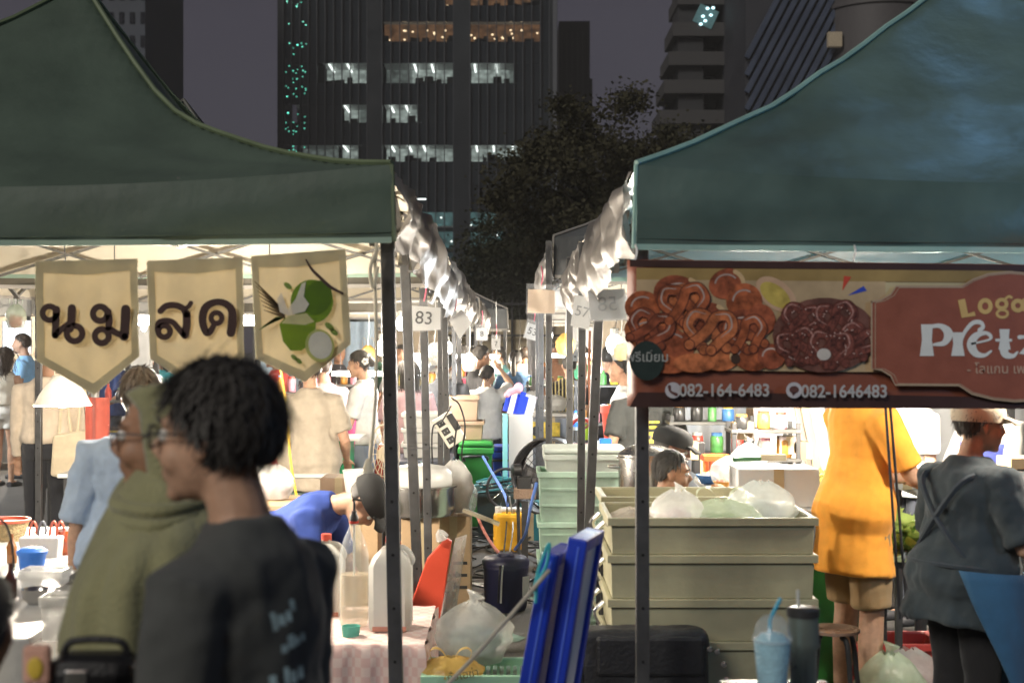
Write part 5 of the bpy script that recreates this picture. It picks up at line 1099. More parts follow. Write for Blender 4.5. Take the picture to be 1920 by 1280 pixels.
sheet('grey number sheet seen from behind reading 58 mirrored', '58', [(1102, 545), (1172, 541), (1174, 598), (1108, 600)], 7.5, mirror=True, th=27, m_paper=mat('paper_back', (.42, .43, .44), rough=.7, var=.05, trans=.4), ink=mat('ink_faint', (.22, .23, .24), rough=.7, var=0))
sheet('tilted number sheet reading 57 behind the mirrored one', '57', [(1078, 552), (1112, 560), (1104, 618), (1070, 610)], 8.2, th=19, ink=mat('ink_faint', (.22, .23, .24)))
sheet('tilted number sheet reading 53 at the right of the alley', '53', [(990, 604), (1012, 612), (1008, 640), (982, 632)], 14.4, th=13)
sheet('cream blank sheet below the third right tent', '', [(990, 542), (1040, 544), (1040, 588), (989, 586)], 10.05, ink=False, m_paper=mat('paper_cream', (.62, .5, .38), rough=.7, trans=.4))

# ================================================================ THINGS IN THE STALLS
white_top = plastic('white_top', (.62, .61, .58), rough=.35); wood = mat('raw_wood', (.42, .28, .16), rough=.7, var=.25, vscale=4, stretch=(1, 8, 8), bump=.2, bscale=20)
card = mat('cardboard', (.42, .29, .17), rough=.85, var=.12, vscale=5, bump=.15, bscale=70); ssteel = mat('stainless', (.62, .60, .57), rough=.22, metal=1, var=.12, vscale=3); chrome = MATS['chrome']
bag_w = film('bag_white', (.82, .82, .80), a=.5); bag_c = film('bag_clear', (.80, .82, .80), a=.30); bag_y = film('bag_yellow', (.80, .55, .16), a=.75); bag_g = film('bag_green', (.70, .80, .62), a=.6)
def table(label, x0, x1, y0, y1, z, m_top, leg=.03, th=.03, name='table', cat='table', skirt=None):
    t = thing(name, label, cat, ((x0 + x1) / 2, (y0 + y1) / 2, 0))
    m = MB(); m.box(((x0 + x1) / 2, (y0 + y1) / 2, z - th / 2), (x1 - x0, y1 - y0, th)); m.build('table_top', m_top, t, bevel=.006)
    for x in (x0 + .05, x1 - .05):
        for y in (y0 + .05, y1 - .05): m = MB(); m.box((x, y, (z - th) / 2), (leg, leg, z - th)); m.build('leg', steel, t)
    if skirt:
        m = MB(); m.grid(lambda u, v: Vector((x0 - .01 + (x1 - x0 + .02) * u, y0 - .012 - .012 * math.sin(u * 60), z - .002 - (z - .06) * v)), 60, 6); m.build('skirt', skirt, t, smooth='keep')
    return t
def crate(label, c, w, d, h, m, name='crate', cat='crate', group=None, wall=.012, rimw=.02, taper=.92, slots=0, lid=None, rot=0., clips=False, ribs=0):
    """open box standing on c (bottom centre)"""
    c = Vector(c); t = thing(name, label, cat, c, group); T = Matrix.Translation(c) @ Matrix.Rotation(R(rot), 4, 'Z')
    def rect(wx, dy, z): return [Vector((sx * wx / 2, sy * dy / 2, z)) for sx, sy in ((-1, -1), (1, -1), (1, 1), (-1, 1))]
    m_ = MB(); m_.M = T
    m_.loft([rect(w * taper, d * taper, 0), rect(w, d, h), rect(w - 2 * wall, d - 2 * wall, h), rect(w * taper - 2 * wall, d * taper - 2 * wall, wall)], caps=True) if not slots else m_.loft([rect(w * taper, d * taper, 0), rect(w * .95, d * .95, h * .25), rect(w * .95 - 2 * wall, d * .95 - 2 * wall, h * .25), rect(w * taper - 2 * wall, d * taper - 2 * wall, wall)])
    m_.build('box_body', m, t, bevel=.004)
    r_ = MB(); r_.M = T
    r_.loft([rect(w + rimw * 2, d + rimw * 2, h - .028), rect(w + rimw * 2, d + rimw * 2, h + .004), rect(w - wall * 1.4, d - wall * 1.4, h + .004), rect(w - wall * 1.4, d - wall * 1.4, h - .028), rect(w + rimw * 2, d + rimw * 2, h - .028)], caps=False); r_.build('rim', m, t, bevel=.003)
    if slots:
        for k in range(slots + 1):
            for sy in (-1, 1):
                b = MB(); b.M = T; b.box((-w * .475 + w * .95 * k / slots, sy * d * .48, h * .6), (.011, .010, h * .78)); b.build('slat', m, t)
        for k in range(max(3, slots // 2) + 1):
            for sx in (-1, 1):
                b = MB(); b.M = T; b.box((sx * w * .48, -d * .475 + d * .95 * k / max(3, slots // 2), h * .6), (.010, .011, h * .78)); b.build('slat', m, t)
    if lid is not None:
        l_ = MB(); l_.M = T; l_.box((0, 0, h + .022), (w + rimw * 2.4, d + rimw * 2.4, .032)); l_.build('lid', lid, t, bevel=.012)
    if clips:
        for q in (-.28, .28):
            b = MB(); b.M = T; b.tube([(-w / 2 - .02, q * d, h - .03), (-w / 2 - .055, q * d, h - .07), (-w / 2 - .035, q * d, h - .12)], .012, smooth=3); b.build('clip', chrome, t, smooth=True)
    for k in range(ribs):
        b = MB(); b.M = T; b.box((0, -d * (taper + 1) / 4 - .004, h * (k + 1) / (ribs + 1)), (w * .93, .012, .012)); b.build('rib', m, t)
    return t
def cbox(label, c, w, d, h, m=None, rot=0., flaps=False, name='cardboard_box', mark=False):
    m = m or card; c = Vector(c); t = thing(name, label, 'box', c); T = Matrix.Translation(c) @ Matrix.Rotation(R(rot), 4, 'Z')
    b = MB(); b.M = T; b.box((0, 0, h / 2), (w, d, h)); b.build('box_body', m, t, bevel=.005)
    b = MB(); b.M = T; b.box((0, -.001, h / 2), (.05, d + .004, h + .003)); b.build('tape', mat('tape', (.45, .36, .22), rough=.35), t)
    if mark:
        b = MB(); b.M = T
        for zz in (.3, .42, .54): b.box((w * .2, -d / 2 - .002, h * zz), (w * .4, .002, h * .03))
        o_ = b.build('print_marks', ink_, t); o_['kind'] = 'stuff'
    if flaps:
        for sx in (-1, 1): b = MB(); b.M = T; b.box((sx * (w / 2 + .09), 0, h + .03), (.20, d * .96, .006), rot=(0, R(sx * 24), 0)); b.build('flap', m, t)
    return t
def bag(label, c, r, m, sd=1, handles=True, name='plastic_bag', flat=1., content=None, knot=False):
    """c: bottom centre"""
    c = Vector(c); t = thing(name, label, 'bag', c); rx, ry, rz = r; b = MB()
    su, sv = 26, 16; rings = []
    for j in range(sv + 1):
        a = j / sv; w = (.82 + .35 * math.sin(a * 2.6)) * (1 - a ** 5 * .75) ; rings.append([c + Vector((rx * w * math.cos(2 * math.pi * i / su) * (1 + .10 * wob(i * .9, a * 6, 0, sd) + .05 * wob(i * 2.3, a * 9, 1, sd)), ry * w * math.sin(2 * math.pi * i / su) * (1 + .12 * wob(i * 1.1, a * 5, 2, sd)), 2 * rz * a * (1 + .06 * wob(i * .8, 3, 0, sd)) + .004)) for i in range(su)])
    b.loft(rings, caps=False); b.add([c + Vector((rx * .8 * math.cos(2 * math.pi * i / su), ry * .8 * math.sin(2 * math.pi * i / su), .004)) for i in range(su)], [tuple(range(su))]); b.build('bag_film', m, t, smooth=True, angle=180)
    top = c + Vector((0, 0, 2 * rz))
    if knot:
        b = MB(); b.tube([top - Vector((0, 0, rz * .2)), top + Vector((0, 0, rz * .1)), top + Vector((.01, 0, rz * .3))], [rx * .25, rx * .12, rx * .3], smooth=4); b.build('knot', m, t, smooth=True, angle=180)
    if handles:
        for s_ in (-1, 1):
            b = MB(); pts = catmull([top + Vector((s_ * rx * .12, 0, -rz * .15)), top + Vector((s_ * rx * .30, -.01, rz * .55)), top + Vector((s_ * rx * .55, -.01, rz * .75)), top + Vector((s_ * rx * .72, 0, rz * .4)), top + Vector((s_ * rx * .62, 0, -rz * .3))], 5)
            b.loft([[p + Vector((0, -rx * .11, 0)), p + Vector((0, rx * .11, .004))] for p in pts], caps=False, closed=False); b.build('handle', m, t, smooth=True, angle=180)
    if content is not None:
        b = MB(); b.ell(c + Vector((0, 0, rz * .62)), (rx * .72, ry * .72, rz * .58)); q = b.build('contents', content, t, smooth=True); remesh(q, .02, 1, disp=.05, dscale=.06)
    return t
def lathe_thing(name, label, cat, c, parts, group=None):
    t = thing(name, label, cat, c, group)
    for pn, prof, m in parts: b = MB(); b.lathe(c, prof, seg=32); b.build(pn, m, t, smooth=True, angle=50)
    return t
def pot(label, c, r, h, m=None, lid=True):
    m = m or ssteel; t = lathe_thing('cooking_pot', label, 'pot', Vector(c), [('pot_body', [(r * .96, 0), (r, .02), (r, h), (r + .012, h), (r + .012, h + .008), (r - .006, h + .008), (r - .006, .03), (.01, .03)], m)])
    c = Vector(c)
    if lid:
        b = MB(); b.lathe(c + Vector((0, 0, h + .012)), [(r * 1.03, 0), (r * 1.03, .012), (r * .7, .05), (r * .2, .07), (.01, .07)], seg=32); l_ = b.build('lid', m, t, smooth=True)
        b = MB(); b.lathe(c + Vector((0, 0, h + .08)), [(.012, 0), (.012, .02), (.03, .03), (.03, .045), (.01, .05)], seg=16); b.build('lid_knob', m, l_, smooth=True)
    for s_ in (-1, 1): b = MB(); b.tube([c + Vector((s_ * r, -.05, h * .75)), c + Vector((s_ * (r + .05), -.04, h * .78)), c + Vector((s_ * (r + .05), .04, h * .78)), c + Vector((s_ * r, .05, h * .75))], .007, smooth=4); b.build('handle', m, t, smooth=True)
    return t
def cup(name, label, c, r, h, m, cat='cup', group=None):
    return lathe_thing(name, label, cat, Vector(c), [('cup_body', [(r * .78, 0), (r, h), (r - .004, h), (r * .76, .006), (.004, .006)], m)], group)
def cable(label, pts, r, m, name='cable'):
    t = thing(name, label, 'cable', Vector(pts[0])); b = MB(); b.tube(pts, r, seg=6, smooth=6); b.build('cable_run', m, t, smooth=True); return t
# ---------------------------------------------------------------- left counter
t = table('long white counter of the left stall with pots and bowls on it', -3.4, -1.55, 4.55, 7.3, .80, white_top, skirt=cloth('counter_skirt', (.55, .53, .48)))
wick = mat('wicker', (.52, .40, .22), rough=.8, var=.3, vscale=60, bump=.9, bscale=90)
lathe_thing('wicker_basket', 'round wicker basket with a red rim at the far left of the counter', 'basket', W(15, 1012, 6.8), [('basket_body', [(.07, 0), (.10, .09), (.095, .09), (.065, .01), (.004, .01)], wick), ('basket_rim', [(.098, .086), (.106, .09), (.106, .102), (.094, .102), (.094, .088)], mat('red_rim', (.45, .10, .06)))])
c = W(80, 1046, 6.3); t = thing('utensil_tub', 'white tub of scissors and tongs on the left counter', 'tub', c)
b = MB(); b.box(c + Vector((0, 0, .05)), (.18, .12, .10), taper=.9); b.build('tub_body', plastic('tub_white', (.72, .70, .68)), t, bevel=.01)
for i, (dx, col_) in enumerate(((-.06, 'a'), (-.02, 'b'), (.03, 'a'), (.06, 'c'))):
    b = MB(); p = c + Vector((dx, 0, .10)); b.tube([p + Vector((.0, 0, -.03)), p + Vector((.004, 0, .03)), p + Vector((.02, 0, .062)), p + Vector((.035, 0, .03)), p + Vector((.03, 0, .005))], .006, smooth=5)
    b.build('scissor_handle', [plastic('handle_coral', (.65, .16, .10)), plastic('handle_grey', (.16, .17, .2)), plastic('handle_coral', 0)][i % 3] if i % 3 < 2 else MATS['handle_coral'], t, smooth=True)
blue_p = plastic('blue_plastic', (.02, .16, .62))
t = lathe_thing('blue_pot', 'bright blue plastic pot with lid on the left counter', 'pot', W(60, 1078, 5.8), [('pot_body', [(.045, 0), (.056, .09), (.05, .09), (.04, .01), (.003, .01)], blue_p), ('lid', [(.060, .085), (.062, .10), (.045, .112), (.02, .116), (.002, .116)], blue_p)])
t = lathe_thing('honey_jar', 'amber glass jar beside the man in pale blue', 'jar', W(120, 1040, 6.35), [('jar_body', [(.030, 0), (.036, .02), (.030, .045), (.036, .07), (.026, .10), (.022, .11), (.003, .11)], mat('amber', (.40, .07, .015), rough=.12, var=.4, vscale=40, coat=.6)), ('jar_lid', [(.024, .108), (.024, .122), (.003, .124)], plastic('lid_white', (.7, .7, .68)))])
for i, (x, y, Y, r, lab) in enumerate(((66, 1132, 5.15, .05, 'steel mixing bowl in front of the blue pot'), (125, 1098, 5.6, .05, 'steel bowl behind the clear box'))):
    lathe_thing('mixing_bowl', lab, 'bowl', W(x, y, Y), [('bowl_body', [(r * .45, 0), (r * .85, .02), (r, .055), (r * 1.06, .057), (r * .96, .052), (r * .8, .022), (.003, .008)], ssteel)])
crate('clear plastic food box on the left counter', W(116, 1196, 4.6), .105, .10, .14, film('clear_box', (.85, .84, .80), a=.6, bump=.1), name='food_box', cat='box', wall=.004, rimw=.006)
crate('clear shallow container with bowls on the left counter', W(85, 1096, 5.45), .16, .12, .06, film('clear_box2', (.85, .85, .83), a=.45, bump=.1), name='food_container', cat='container', wall=.004, rimw=.006)
for i, (x, y, Y) in enumerate(((20, 1120, 5.2), (22, 1055, 6.1), (150, 1130, 5.2))):
    lathe_thing('sauce_bottle', ['dark sauce bottle at the left edge of the counter', 'brown bottle beside the blue pot', 'small sauce bottle beside the clear box'][i], 'bottle', W(x, y, Y), [('bottle_body', [(.02, 0), (.022, .01), (.022, .07), (.008, .10), (.008, .125), (.002, .126)], mat('brown_glass_%d' % i, ((.10, .03, .02), (.25, .10, .03), (.5, .4, .2))[i], rough=.15, coat=.4))])
cable('thin black curved wire rising at the left edge', [W(-4, 970, 4.4), W(12, 985, 4.4), W(22, 1020, 4.4), W(27, 1070, 4.4)], .004, steel, 'wire')
c = W(70, 1245, 2.5); t = thing('patterned_pouch', 'pink pouch with a yellow and black drop pattern held at the bottom left', 'pouch', c)
b = MB(); b.box(c, (.05, .02, .07)); b.build('pouch_body', cloth('pouch_pink', (.62, .36, .28)), t, bevel=.009)
b = MB(); b.ell(c + Vector((0, -.012, -.004)), (.014, .003, .020), su=16); b.build('drop_print', mat('pouch_yellow', (.62, .45, .06), rough=.6), t, smooth=True)
# ---------------------------------------------------------------- low table with bottles (left of the alley)
x0, x1 = WX(560, 6.3), WX(800, 6.3); zt = WZ(1172, 6.25)
t = thing('low_table', 'low table under a pink checked cloth beside the near left post', 'table', ((x0 + x1) / 2, 6.25, 0))
ck = bpy.data.materials.new('checked_cloth'); ck.use_nodes = True; nd = ck.node_tree.nodes; L_ = ck.node_tree.links; pz = nd['Principled BSDF']; pz.inputs['Roughness'].default_value = .85
tc = nd.new('ShaderNodeTexCoord'); ch = nd.new('ShaderNodeTexChecker'); ch.inputs['Scale'].default_value = 26; ch.inputs[1].default_value = (.62, .42, .38, 1); ch.inputs[2].default_value = (.66, .52, .47, 1); L_.new(tc.outputs['Object'], ch.inputs[0]); L_.new(ch.outputs[0], pz.inputs['Base Color'])
b = MB(); b.box(((x0 + x1) / 2, 6.25, zt - .02), (x1 - x0, .80, .03)); b.build('table_top', wood, t)
for x in (x0 + .05, x1 - .05):
    for y in (5.9, 6.6): b = MB(); b.box((x, y, (zt - .03) / 2), (.04, .04, zt - .03)); b.build('leg', steel, t)
def tcl(u, v):
    x = x0 - .02 + (x1 - x0 + .04) * u; k = v * 1.25; y = 6.67 - .86 * min(1, k); z = zt + .006 - max(0, k - 1) * 1.1 - (0 if k > 1 else 0) + .004 * wob(u * 9, v * 9)
    if k > 1: y -= .012 * math.sin(u * 34) + .01
    return Vector((x + (.02 * (u - .5) if k > 1 else 0), y, z))
b = MB(); b.grid(tcl, 40, 30); b.build('table_cloth', ck, t, smooth='keep')
b = MB(); b.grid(lambda u, v: Vector((x1 + .02 + .015 * math.sin(u * 20), 5.83 + .84 * u, zt + .004 - .26 * v)), 30, 5); b.build('cloth_side', ck, t, smooth='keep')
glass_b = mat('pet_clear', (.85, .9, .9), rough=.06, var=0, alpha=.22, spec=.9)
c = W(664, 1172, 6.2); t = lathe_thing('syrup_bottle', 'large clear bottle with a black pump on the checked table', 'bottle', c, [
    ('bottle_body', [(.058, 0), (.064, .02), (.064, .30), (.060, .33), (.045, .38), (.022, .43), (.016, .45), (.016, .47)], glass_b), ('liquid', [(.058, .006), (.0605, .02), (.0605, .225), (.002, .226)], mat('pale_syrup', (.75, .62, .42), rough=.1, alpha=.45, var=.1)),
    ('pump_collar', [(.019, .455), (.019, .475), (.012, .49), (.012, .50), (.002, .50)], plastic('black_plastic', (.030, .030, .031))), ('collar_ring', [(.0185, .445), (.0205, .447), (.0205, .455), (.017, .456)], plastic('red_plastic', (.62, .05, .03)))])
b = MB(); b.tube([c + Vector((0, 0, .49)), c + Vector((0, 0, .54)), c + Vector((-.006, 0, .55)), c + Vector((.035, 0, .545))], .006, smooth=3); b.build('pump_head', MATS['black_plastic'], t, smooth=True)
b = MB(); b.tube([c + Vector((0, 0, .45)), c + Vector((0, 0, .05))], .005); b.build('pump_tube', plastic('tube_pale', (.6, .6, .55)), t, smooth=True)
jug_m = plastic('jug_white', (.80, .78, .72), rough=.45, trans=.25)
def jug(label, c, w, h, open_=False):
    c = Vector(c); t = thing('plastic_jug', label, 'jug', c); b = MB()
    sq = lambda k, z, o=0: [c + Vector((sx * k * w / 2 + o, sy * k * w / 2, z)) for sx, sy in ((-1, -.75), (-.75, -1), (.75, -1), (1, -.75), (1, .75), (.75, 1), (-.75, 1), (-1, .75))]
    b.loft([sq(.92, 0), sq(1, .02), sq(1, h * .74), sq(.86, h * .82), sq(.40, h * .94), sq(.26, h * .955), sq(.26, h)]); b.build('jug_body', jug_m, t, smooth=True, angle=30)
    b = MB(); b.lathe(c + Vector((0, 0, h)), [(.024, -.005), (.024, .025), (.002, .027)], seg=16); b.build('cap', plastic('cap_red', (.6, .08, .05)) if not open_ else MATS['lid_white'], t, smooth=True)
    b = MB(); b.tube([c + Vector((w * .42, 0, h * .72)), c + Vector((w * .52, 0, h * .80)), c + Vector((w * .36, 0, h * .92)), c + Vector((w * .12, 0, h * .95))], .012, smooth=4); b.build('handle', jug_m, t, smooth=True)
    b = MB(); b.box(c + Vector((0, -w / 2 - .001, .012)), (w * .8, .003, .02)); b.build('label_strip', mat('label_red', (.55, .25, .18)), t)
    return t
jug('white plastic jug behind the near left post', W(733, 1176, 6.15), .18, .37)
jug('white plastic jug half hidden behind the man in black', W(612, 1150, 6.5), .16, .34)
c = W(660, 1225, 5.95); cup('clear_cup', 'clear cup with green liquid on the checked cloth', W(658, 1212, 6.0) , .04, .09, mat('green_drink', (.10, .45, .36), rough=.15, alpha=.8))
# ---------------------------------------------------------------- alley clutter
red_b = plastic('red_board', (.75, .09, .045))
c = W(800, 1175, 7.6); t = thing('red_board', 'orange-red board wrapped in clear plastic leaning behind the near left post', 'board', Vector((c.x, c.y, 0)))
a_ = W(800, 1250, 7.5); d_ = W(838, 1020, 7.5)
b = MB(); p0, p1 = W(792, 1290, 7.5), W(836, 1015, 7.5); b.prism([p0 + Vector((-.04, 0, 0)), p0 + Vector((.05, 0, 0)), p1 + Vector((.03, 0, 0)), p1 + Vector((.0, 0, .02)), p1 + Vector((-.10, 0, -.09)), p0 + Vector((-.06, 0, .45))], (0, .05, 0)); b.build('board', red_b, t, bevel=.006)
b = MB(); b.prism([p0 + Vector((.02, -.02, 0)), p1 + Vector((.05, -.02, .02)), p1 + Vector((.11, .06, .03)), p0 + Vector((.12, .06, 0))], (0, .004, 0)); b.build('plastic_wrap', bag_c, t)
b = MB(); b.tube([p1 + Vector((-.02, -.01, .01)), p1 + Vector((-.03, -.015, .05)), p1 + Vector((.01, -.01, .03))], [.03, .02, .01], smooth=4); b.build('wrap_knot', bag_w, t, smooth=True)
red_c = plastic('red_crate', (.52, .06, .05)); mint = plastic('mint_plastic', (.30, .52, .36))
crate('red plastic crate under the green basket', W(905, 1400, 5.9) - Vector((0, 0, W(905, 1400, 5.9).z)), .48, .36, .29, red_c, slots=8, rimw=.015)
crate('mint green basket standing in the red crate', Vector((WX(895, 5.9), 5.9, .30)), .42, .32, .10, mint, name='basket', cat='basket', slots=14, rimw=.015, taper=.9)
bag('yellow plastic bag with long handles in the green basket', Vector((WX(845, 5.85), 5.85, .34)), (.12, .11, .055), bag_y, sd=3, content=mat('bag_fill', (.45, .30, .12)))
bag('white see-through bag with blue and yellow packets', Vector((WX(888, 6.05), 6.05, .39)), (.145, .12, .125), film('bag_milky', (.82, .82, .78), a=.42), sd=5, handles=False, knot=True, content=mat('packets', (.35, .42, .40), var=.6, vscale=9))
text('bag_print', 'ถั่วไฮซ่า', Vector((WX(868, 5.72), 5.715, .41)), .045, mat('print_olive', (.20, .17, .05)), bpy.data.objects['plastic_bag'], rot=(R(80), R(-12), 0))
# blue frames (folded boards) leaning together
bl = plastic('blue_frame', (.012, .045, .48), rough=.35); lav = plastic('board_face', (.62, .62, .70), rough=.4)
def leaning(label, xb, xt, yt, Y, th, dep, zb=0.):
    b0 = Vector((WX(xb, Y), Y, zb)); t0 = W(xt, yt, Y); t = thing('folding_board', label, 'board', b0); d = t0 - b0; L = d.length
    dz = d.normalized(); dx_ = Vector((0, 1, 0)).cross(dz).normalized(); M_ = Matrix.Translation(b0) @ Matrix((dx_, dz.cross(dx_), dz)).transposed().to_4x4() @ Matrix.Rotation(R(-13), 4, 'Z')
    b = MB(); b.M = M_; b.box((0, dep / 2, L / 2), (th * .55, dep - .04, L - .04)); b.build('board_face', lav, t)
    for y in (.0, dep):
        b = MB(); b.M = M_; b.box((0, y, L / 2), (th, .045, L)); b.build('frame_edge', bl, t, bevel=.005)
    for z in (.02, L - .02):
        b = MB(); b.M = M_; b.box((0, dep / 2, z), (th * .98, dep - .046, .04)); b.build('frame_edge', bl, t, bevel=.005)
    b = MB(); b.M = M_; b.box((th * .1, -.024, L * .5), (.006, .004, L * .96)); b.build('edge_highlight_strip', plastic('blue_strip', (.08, .16, .75)), t)
    return t
leaning('left one of two blue framed boards leaning in the alley', 905, 1035, 1035, 4.15, .05, .24)
leaning('right one of two blue framed boards leaning in the alley', 965, 1086, 1008, 4.2, .058, .28)
cable('cyan cord looped round the tops of the blue boards', [W(1000, 1110, 4.1), W(1012, 1060, 4.08), W(1030, 1018, 4.08), W(1024, 1060, 4.08), W(1008, 1090, 4.08), W(1004, 1130, 4.08)], .005, cloth('cyan_cord', (.05, .42, .50)), 'cord')
cable('pale strap running down from the blue boards', [W(1030, 1068, 4.05), W(960, 1150, 4.1), W(880, 1240, 4.15), W(820, 1300, 4.2)], .006, cloth('pale_strap', (.45, .42, .36)), 'strap')
# barrel and jerrycan
navy = plastic('navy_plastic', (.018, .020, .06), rough=.45)
t = lathe_thing('storage_barrel', 'dark navy lidded barrel standing in the alley', 'barrel', Vector((WX(948, 9.3), 9.3, 0)), [('barrel_body', [(.128, 0), (.138, .02), (.145, .26), (.150, .27), (.150, .29), (.142, .30)], navy), ('lid', [(.155, .295), (.155, .32), (.135, .345), (.06, .35), (.05, .37), (.002, .37)], navy)])
b = MB(); b.box((WX(986, 9.2), 9.18, .17), (.05, .005, .13), rot=(0, 0, R(35))); b.build('paper_label', paper, t)
c = Vector((WX(955, 11.9), 11.9, 0)); t = thing('jerrycan', 'yellow plastic jerrycan with black cable in the alley', 'jerrycan', c); ylw = plastic('yellow_plastic', (.80, .42, .02), rough=.4)
b = MB(); b.box(c + Vector((0, 0, .16)), (.265, .20, .32)); b.build('can_body', ylw, t, bevel=.03)
for z in (.11, .23): b = MB(); b.box(c + Vector((0, 0, z)), (.269, .204, .008)); b.build('seam', ylw, t)
b = MB(); b.box(c + Vector((.01, 0, .345)), (.19, .06, .035)); b.build('grip', plastic('grip_white', (.72, .72, .68)), t, bevel=.012)
b = MB(); b.tube([c + Vector((-.09, 0, .31)), c + Vector((-.09, 0, .37))], .03); b.build('spout', MATS['grip_white'], t, smooth=True)
rn = random.Random(9)
bk = plastic('cable_black', (.012, .012, .012)); wt = plastic('cable_white', (.5, .5, .48)); tlc = plastic('cable_teal', (.03, .18, .20)); blc = plastic('cable_blue', (.06, .16, .55)); rdc = plastic('cable_red', (.55, .14, .10))
tang = MB()
for i in range(18):
    y = rn.uniform(9.8, 13.4); x = rn.uniform(-.42, .28); pts = [Vector((x, y, .012))]
    for k in range(6): pts.append(Vector((min(.36, max(-.45, pts[-1].x + rn.gauss(0, .16))), pts[-1].y + rn.gauss(0, .35), .012 + .03 * rn.random())))
    if i < 3: cable(['black power cable winding over the asphalt beside the barrel', 'dark extension cable snaking past the jerrycan', 'pale thin cable trailing along the left posts'][i], pts, .010, [bk, bk, wt][i])
    else: tang.tube(pts, rn.uniform(.007, .011), seg=6, smooth=6)
tag(tang.build('cable_tangle', bk, smooth=True), 'tangle of black cables lying over the alley floor', 'cables', kind='stuff')
for dx in (-.008, .010):
    cable('pair of black cables falling over the yellow jerrycan and navy barrel' if dx < 0 else 'white cable falling over the navy barrel lid', [W(953, 930, 11.7) + Vector((dx, 0, 0)), W(955, 985, 11.7) + Vector((dx * 3, 0, 0)), W(948, 1045, 9.6) + Vector((dx * 2, 0, 0)), W(940, 1062, 9.14) + Vector((dx, 0, 0)), W(936, 1130, 9.13) + Vector((dx, 0, 0))], .006, bk if dx < 0 else wt)
cable('blue twisted rope running down from the tent post', [W(905, 855, 12.5), W(925, 890, 12.3), W(945, 925, 12.0), W(952, 948, 11.75)], .011, cloth('rope_blue', (.12, .22, .62)), 'rope')
cable('blue rope hanging beside the green crates', [W(1006, 905, 8.9), W(995, 950, 9.0), W(985, 1000, 9.2), W(965, 1030, 9.3)], .010, MATS['rope_blue'], 'rope')
cable('red and white rope running down to the barrel', [W(895, 968, 10.8), W(910, 1000, 10.3), W(930, 1030, 9.8), W(945, 1044, 9.4)], .011, cloth('rope_red', (.55, .16, .12)), 'rope')
for i in range(9):
    a = rn.uniform(0, .4); c = Vector((WX(930, 12.6) + rn.gauss(0, .03), 12.7 + rn.gauss(0, .03), .42 + .012 * i)); pts = [c + Vector((.16 * math.cos(k * .7 + a), .07 * math.sin(k * .7 + a), .02 * math.sin(k))) for k in range(10)]
    if i == 0: coil = thing('cable_coil', 'coil of teal and black cable on the crate behind the jerrycan', 'cable', c)
    b = MB(); b.tube(pts, .008, seg=6, smooth=4); b.build('loop', tlc if i % 3 else bk, coil, smooth=True)
crate('dark tool crate under the cable coil behind the jerrycan', Vector((WX(930, 12.75), 12.75, 0)), .34, .26, .40, plastic('crate_dark', (.03, .05, .05)), lid=plastic('crate_dark', 0))
cbox('teal box behind the yellow jerrycan', Vector((WX(995, 12.6), 12.6, 0)), .20, .2, .34, m=plastic('teal_box', (.02, .14, .16)), name='plastic_box')
# boxes at the left of the alley
wide = lambda px0, px1, Y: (px1 - px0) * Y / F
cbox('brown cardboard box with printed marks at the left side of the alley', Vector((WX(852, 9.2), 9.2, 0)), wide(820, 884, 9.2), .34, WZ(962, 9.2), mark=True)
cbox('lower cardboard box behind the left posts', Vector((WX(790, 8.9), 9.0, 0)), wide(750, 822, 8.9), .36, WZ(962, 9.0))
t = thing('wood_plank', 'pale wooden plank sticking out over the alley', 'plank', W(900, 960, 9.1)); b = MB(); p, q = W(868, 955, 9.0), W(936, 982, 9.0); d = q - p; b.box((p + q) / 2, (.075, .02, d.length), rot=d.to_track_quat('Z', 'Y').to_matrix()); b.build('board', mat('pale_wood', (.55, .46, .32), rough=.7), t)
c = Vector((WX(787, 8.9), 8.95, WZ(962, 9.0))); t = lathe_thing('steamer_pot', 'large steel pot with white plastic lid behind the left posts', 'pot', c, [('pot_body', [(.21, 0), (.22, .02), (.22, .17), (.235, .175), (.235, .185), (.21, .185), (.002, .185)], ssteel), ('lid', [(.20, .186), (.205, .20), (.195, .27), (.16, .30), (.07, .315), (.002, .315)], plastic('lid_tub', (.55, .54, .51)))])
bag('tall white plastic bag on the cardboard box', Vector((WX(852, 9.15), 9.15, WZ(960, 9.15))), (.105, .10, .165), film('bag_tall', (.85, .84, .80), a=.85), sd=8, handles=False, content=mat('orange_fill', (.6, .25, .1)))
bag('small clear bag beside the tall white bag', Vector((WX(876, 9.3), 9.3, WZ(958, 9.3))), (.06, .06, .10), bag_c, sd=9, handles=False)
# power box hung on the posts
c = W(842, 805, 10.4); t = thing('power_box', 'white extension socket box hanging tilted on the left posts', 'socket box', c); Rm = Matrix.Translation(c) @ Matrix.Rotation(R(-32), 4, 'Y')
b = MB(); b.M = Rm; b.box((0, 0, 0), (.15, .06, .24)); b.build('box_body', plastic('ivory', (.70, .66, .56)), t, bevel=.01)
for k in range(3):
    b = MB(); b.M = Rm; b.box((-.025, -.032, -.07 + .07 * k), (.055, .006, .05)); s_ = b.build('socket', MATS['black_plastic'], t, bevel=.004)
    for dx in (-.012, .012): b = MB(); b.M = Rm; b.box((-.025 + dx, -.036, -.07 + .07 * k), (.006, .003, .012)); b.build('pin_slot', plastic('slot_grey', (.3, .3, .3)), s_)
b = MB(); b.M = Rm; b.box((.06, -.034, .03), (.05, .012, .13)); b.build('plug_bar', MATS['black_plastic'], t, bevel=.004)
for i, pts in enumerate(([(846, 745), (862, 760), (872, 800), (866, 850), (872, 900)], [(846, 760), (828, 790), (812, 800), (810, 850), (815, 900)], [(858, 790), (852, 840), (860, 890), (858, 930)])):
    cable('black cable hanging from the tilted socket box, ' + ['right loop', 'left loop', 'middle drop'][i], [W(x, y, 10.3) for x, y in pts], .006, bk)
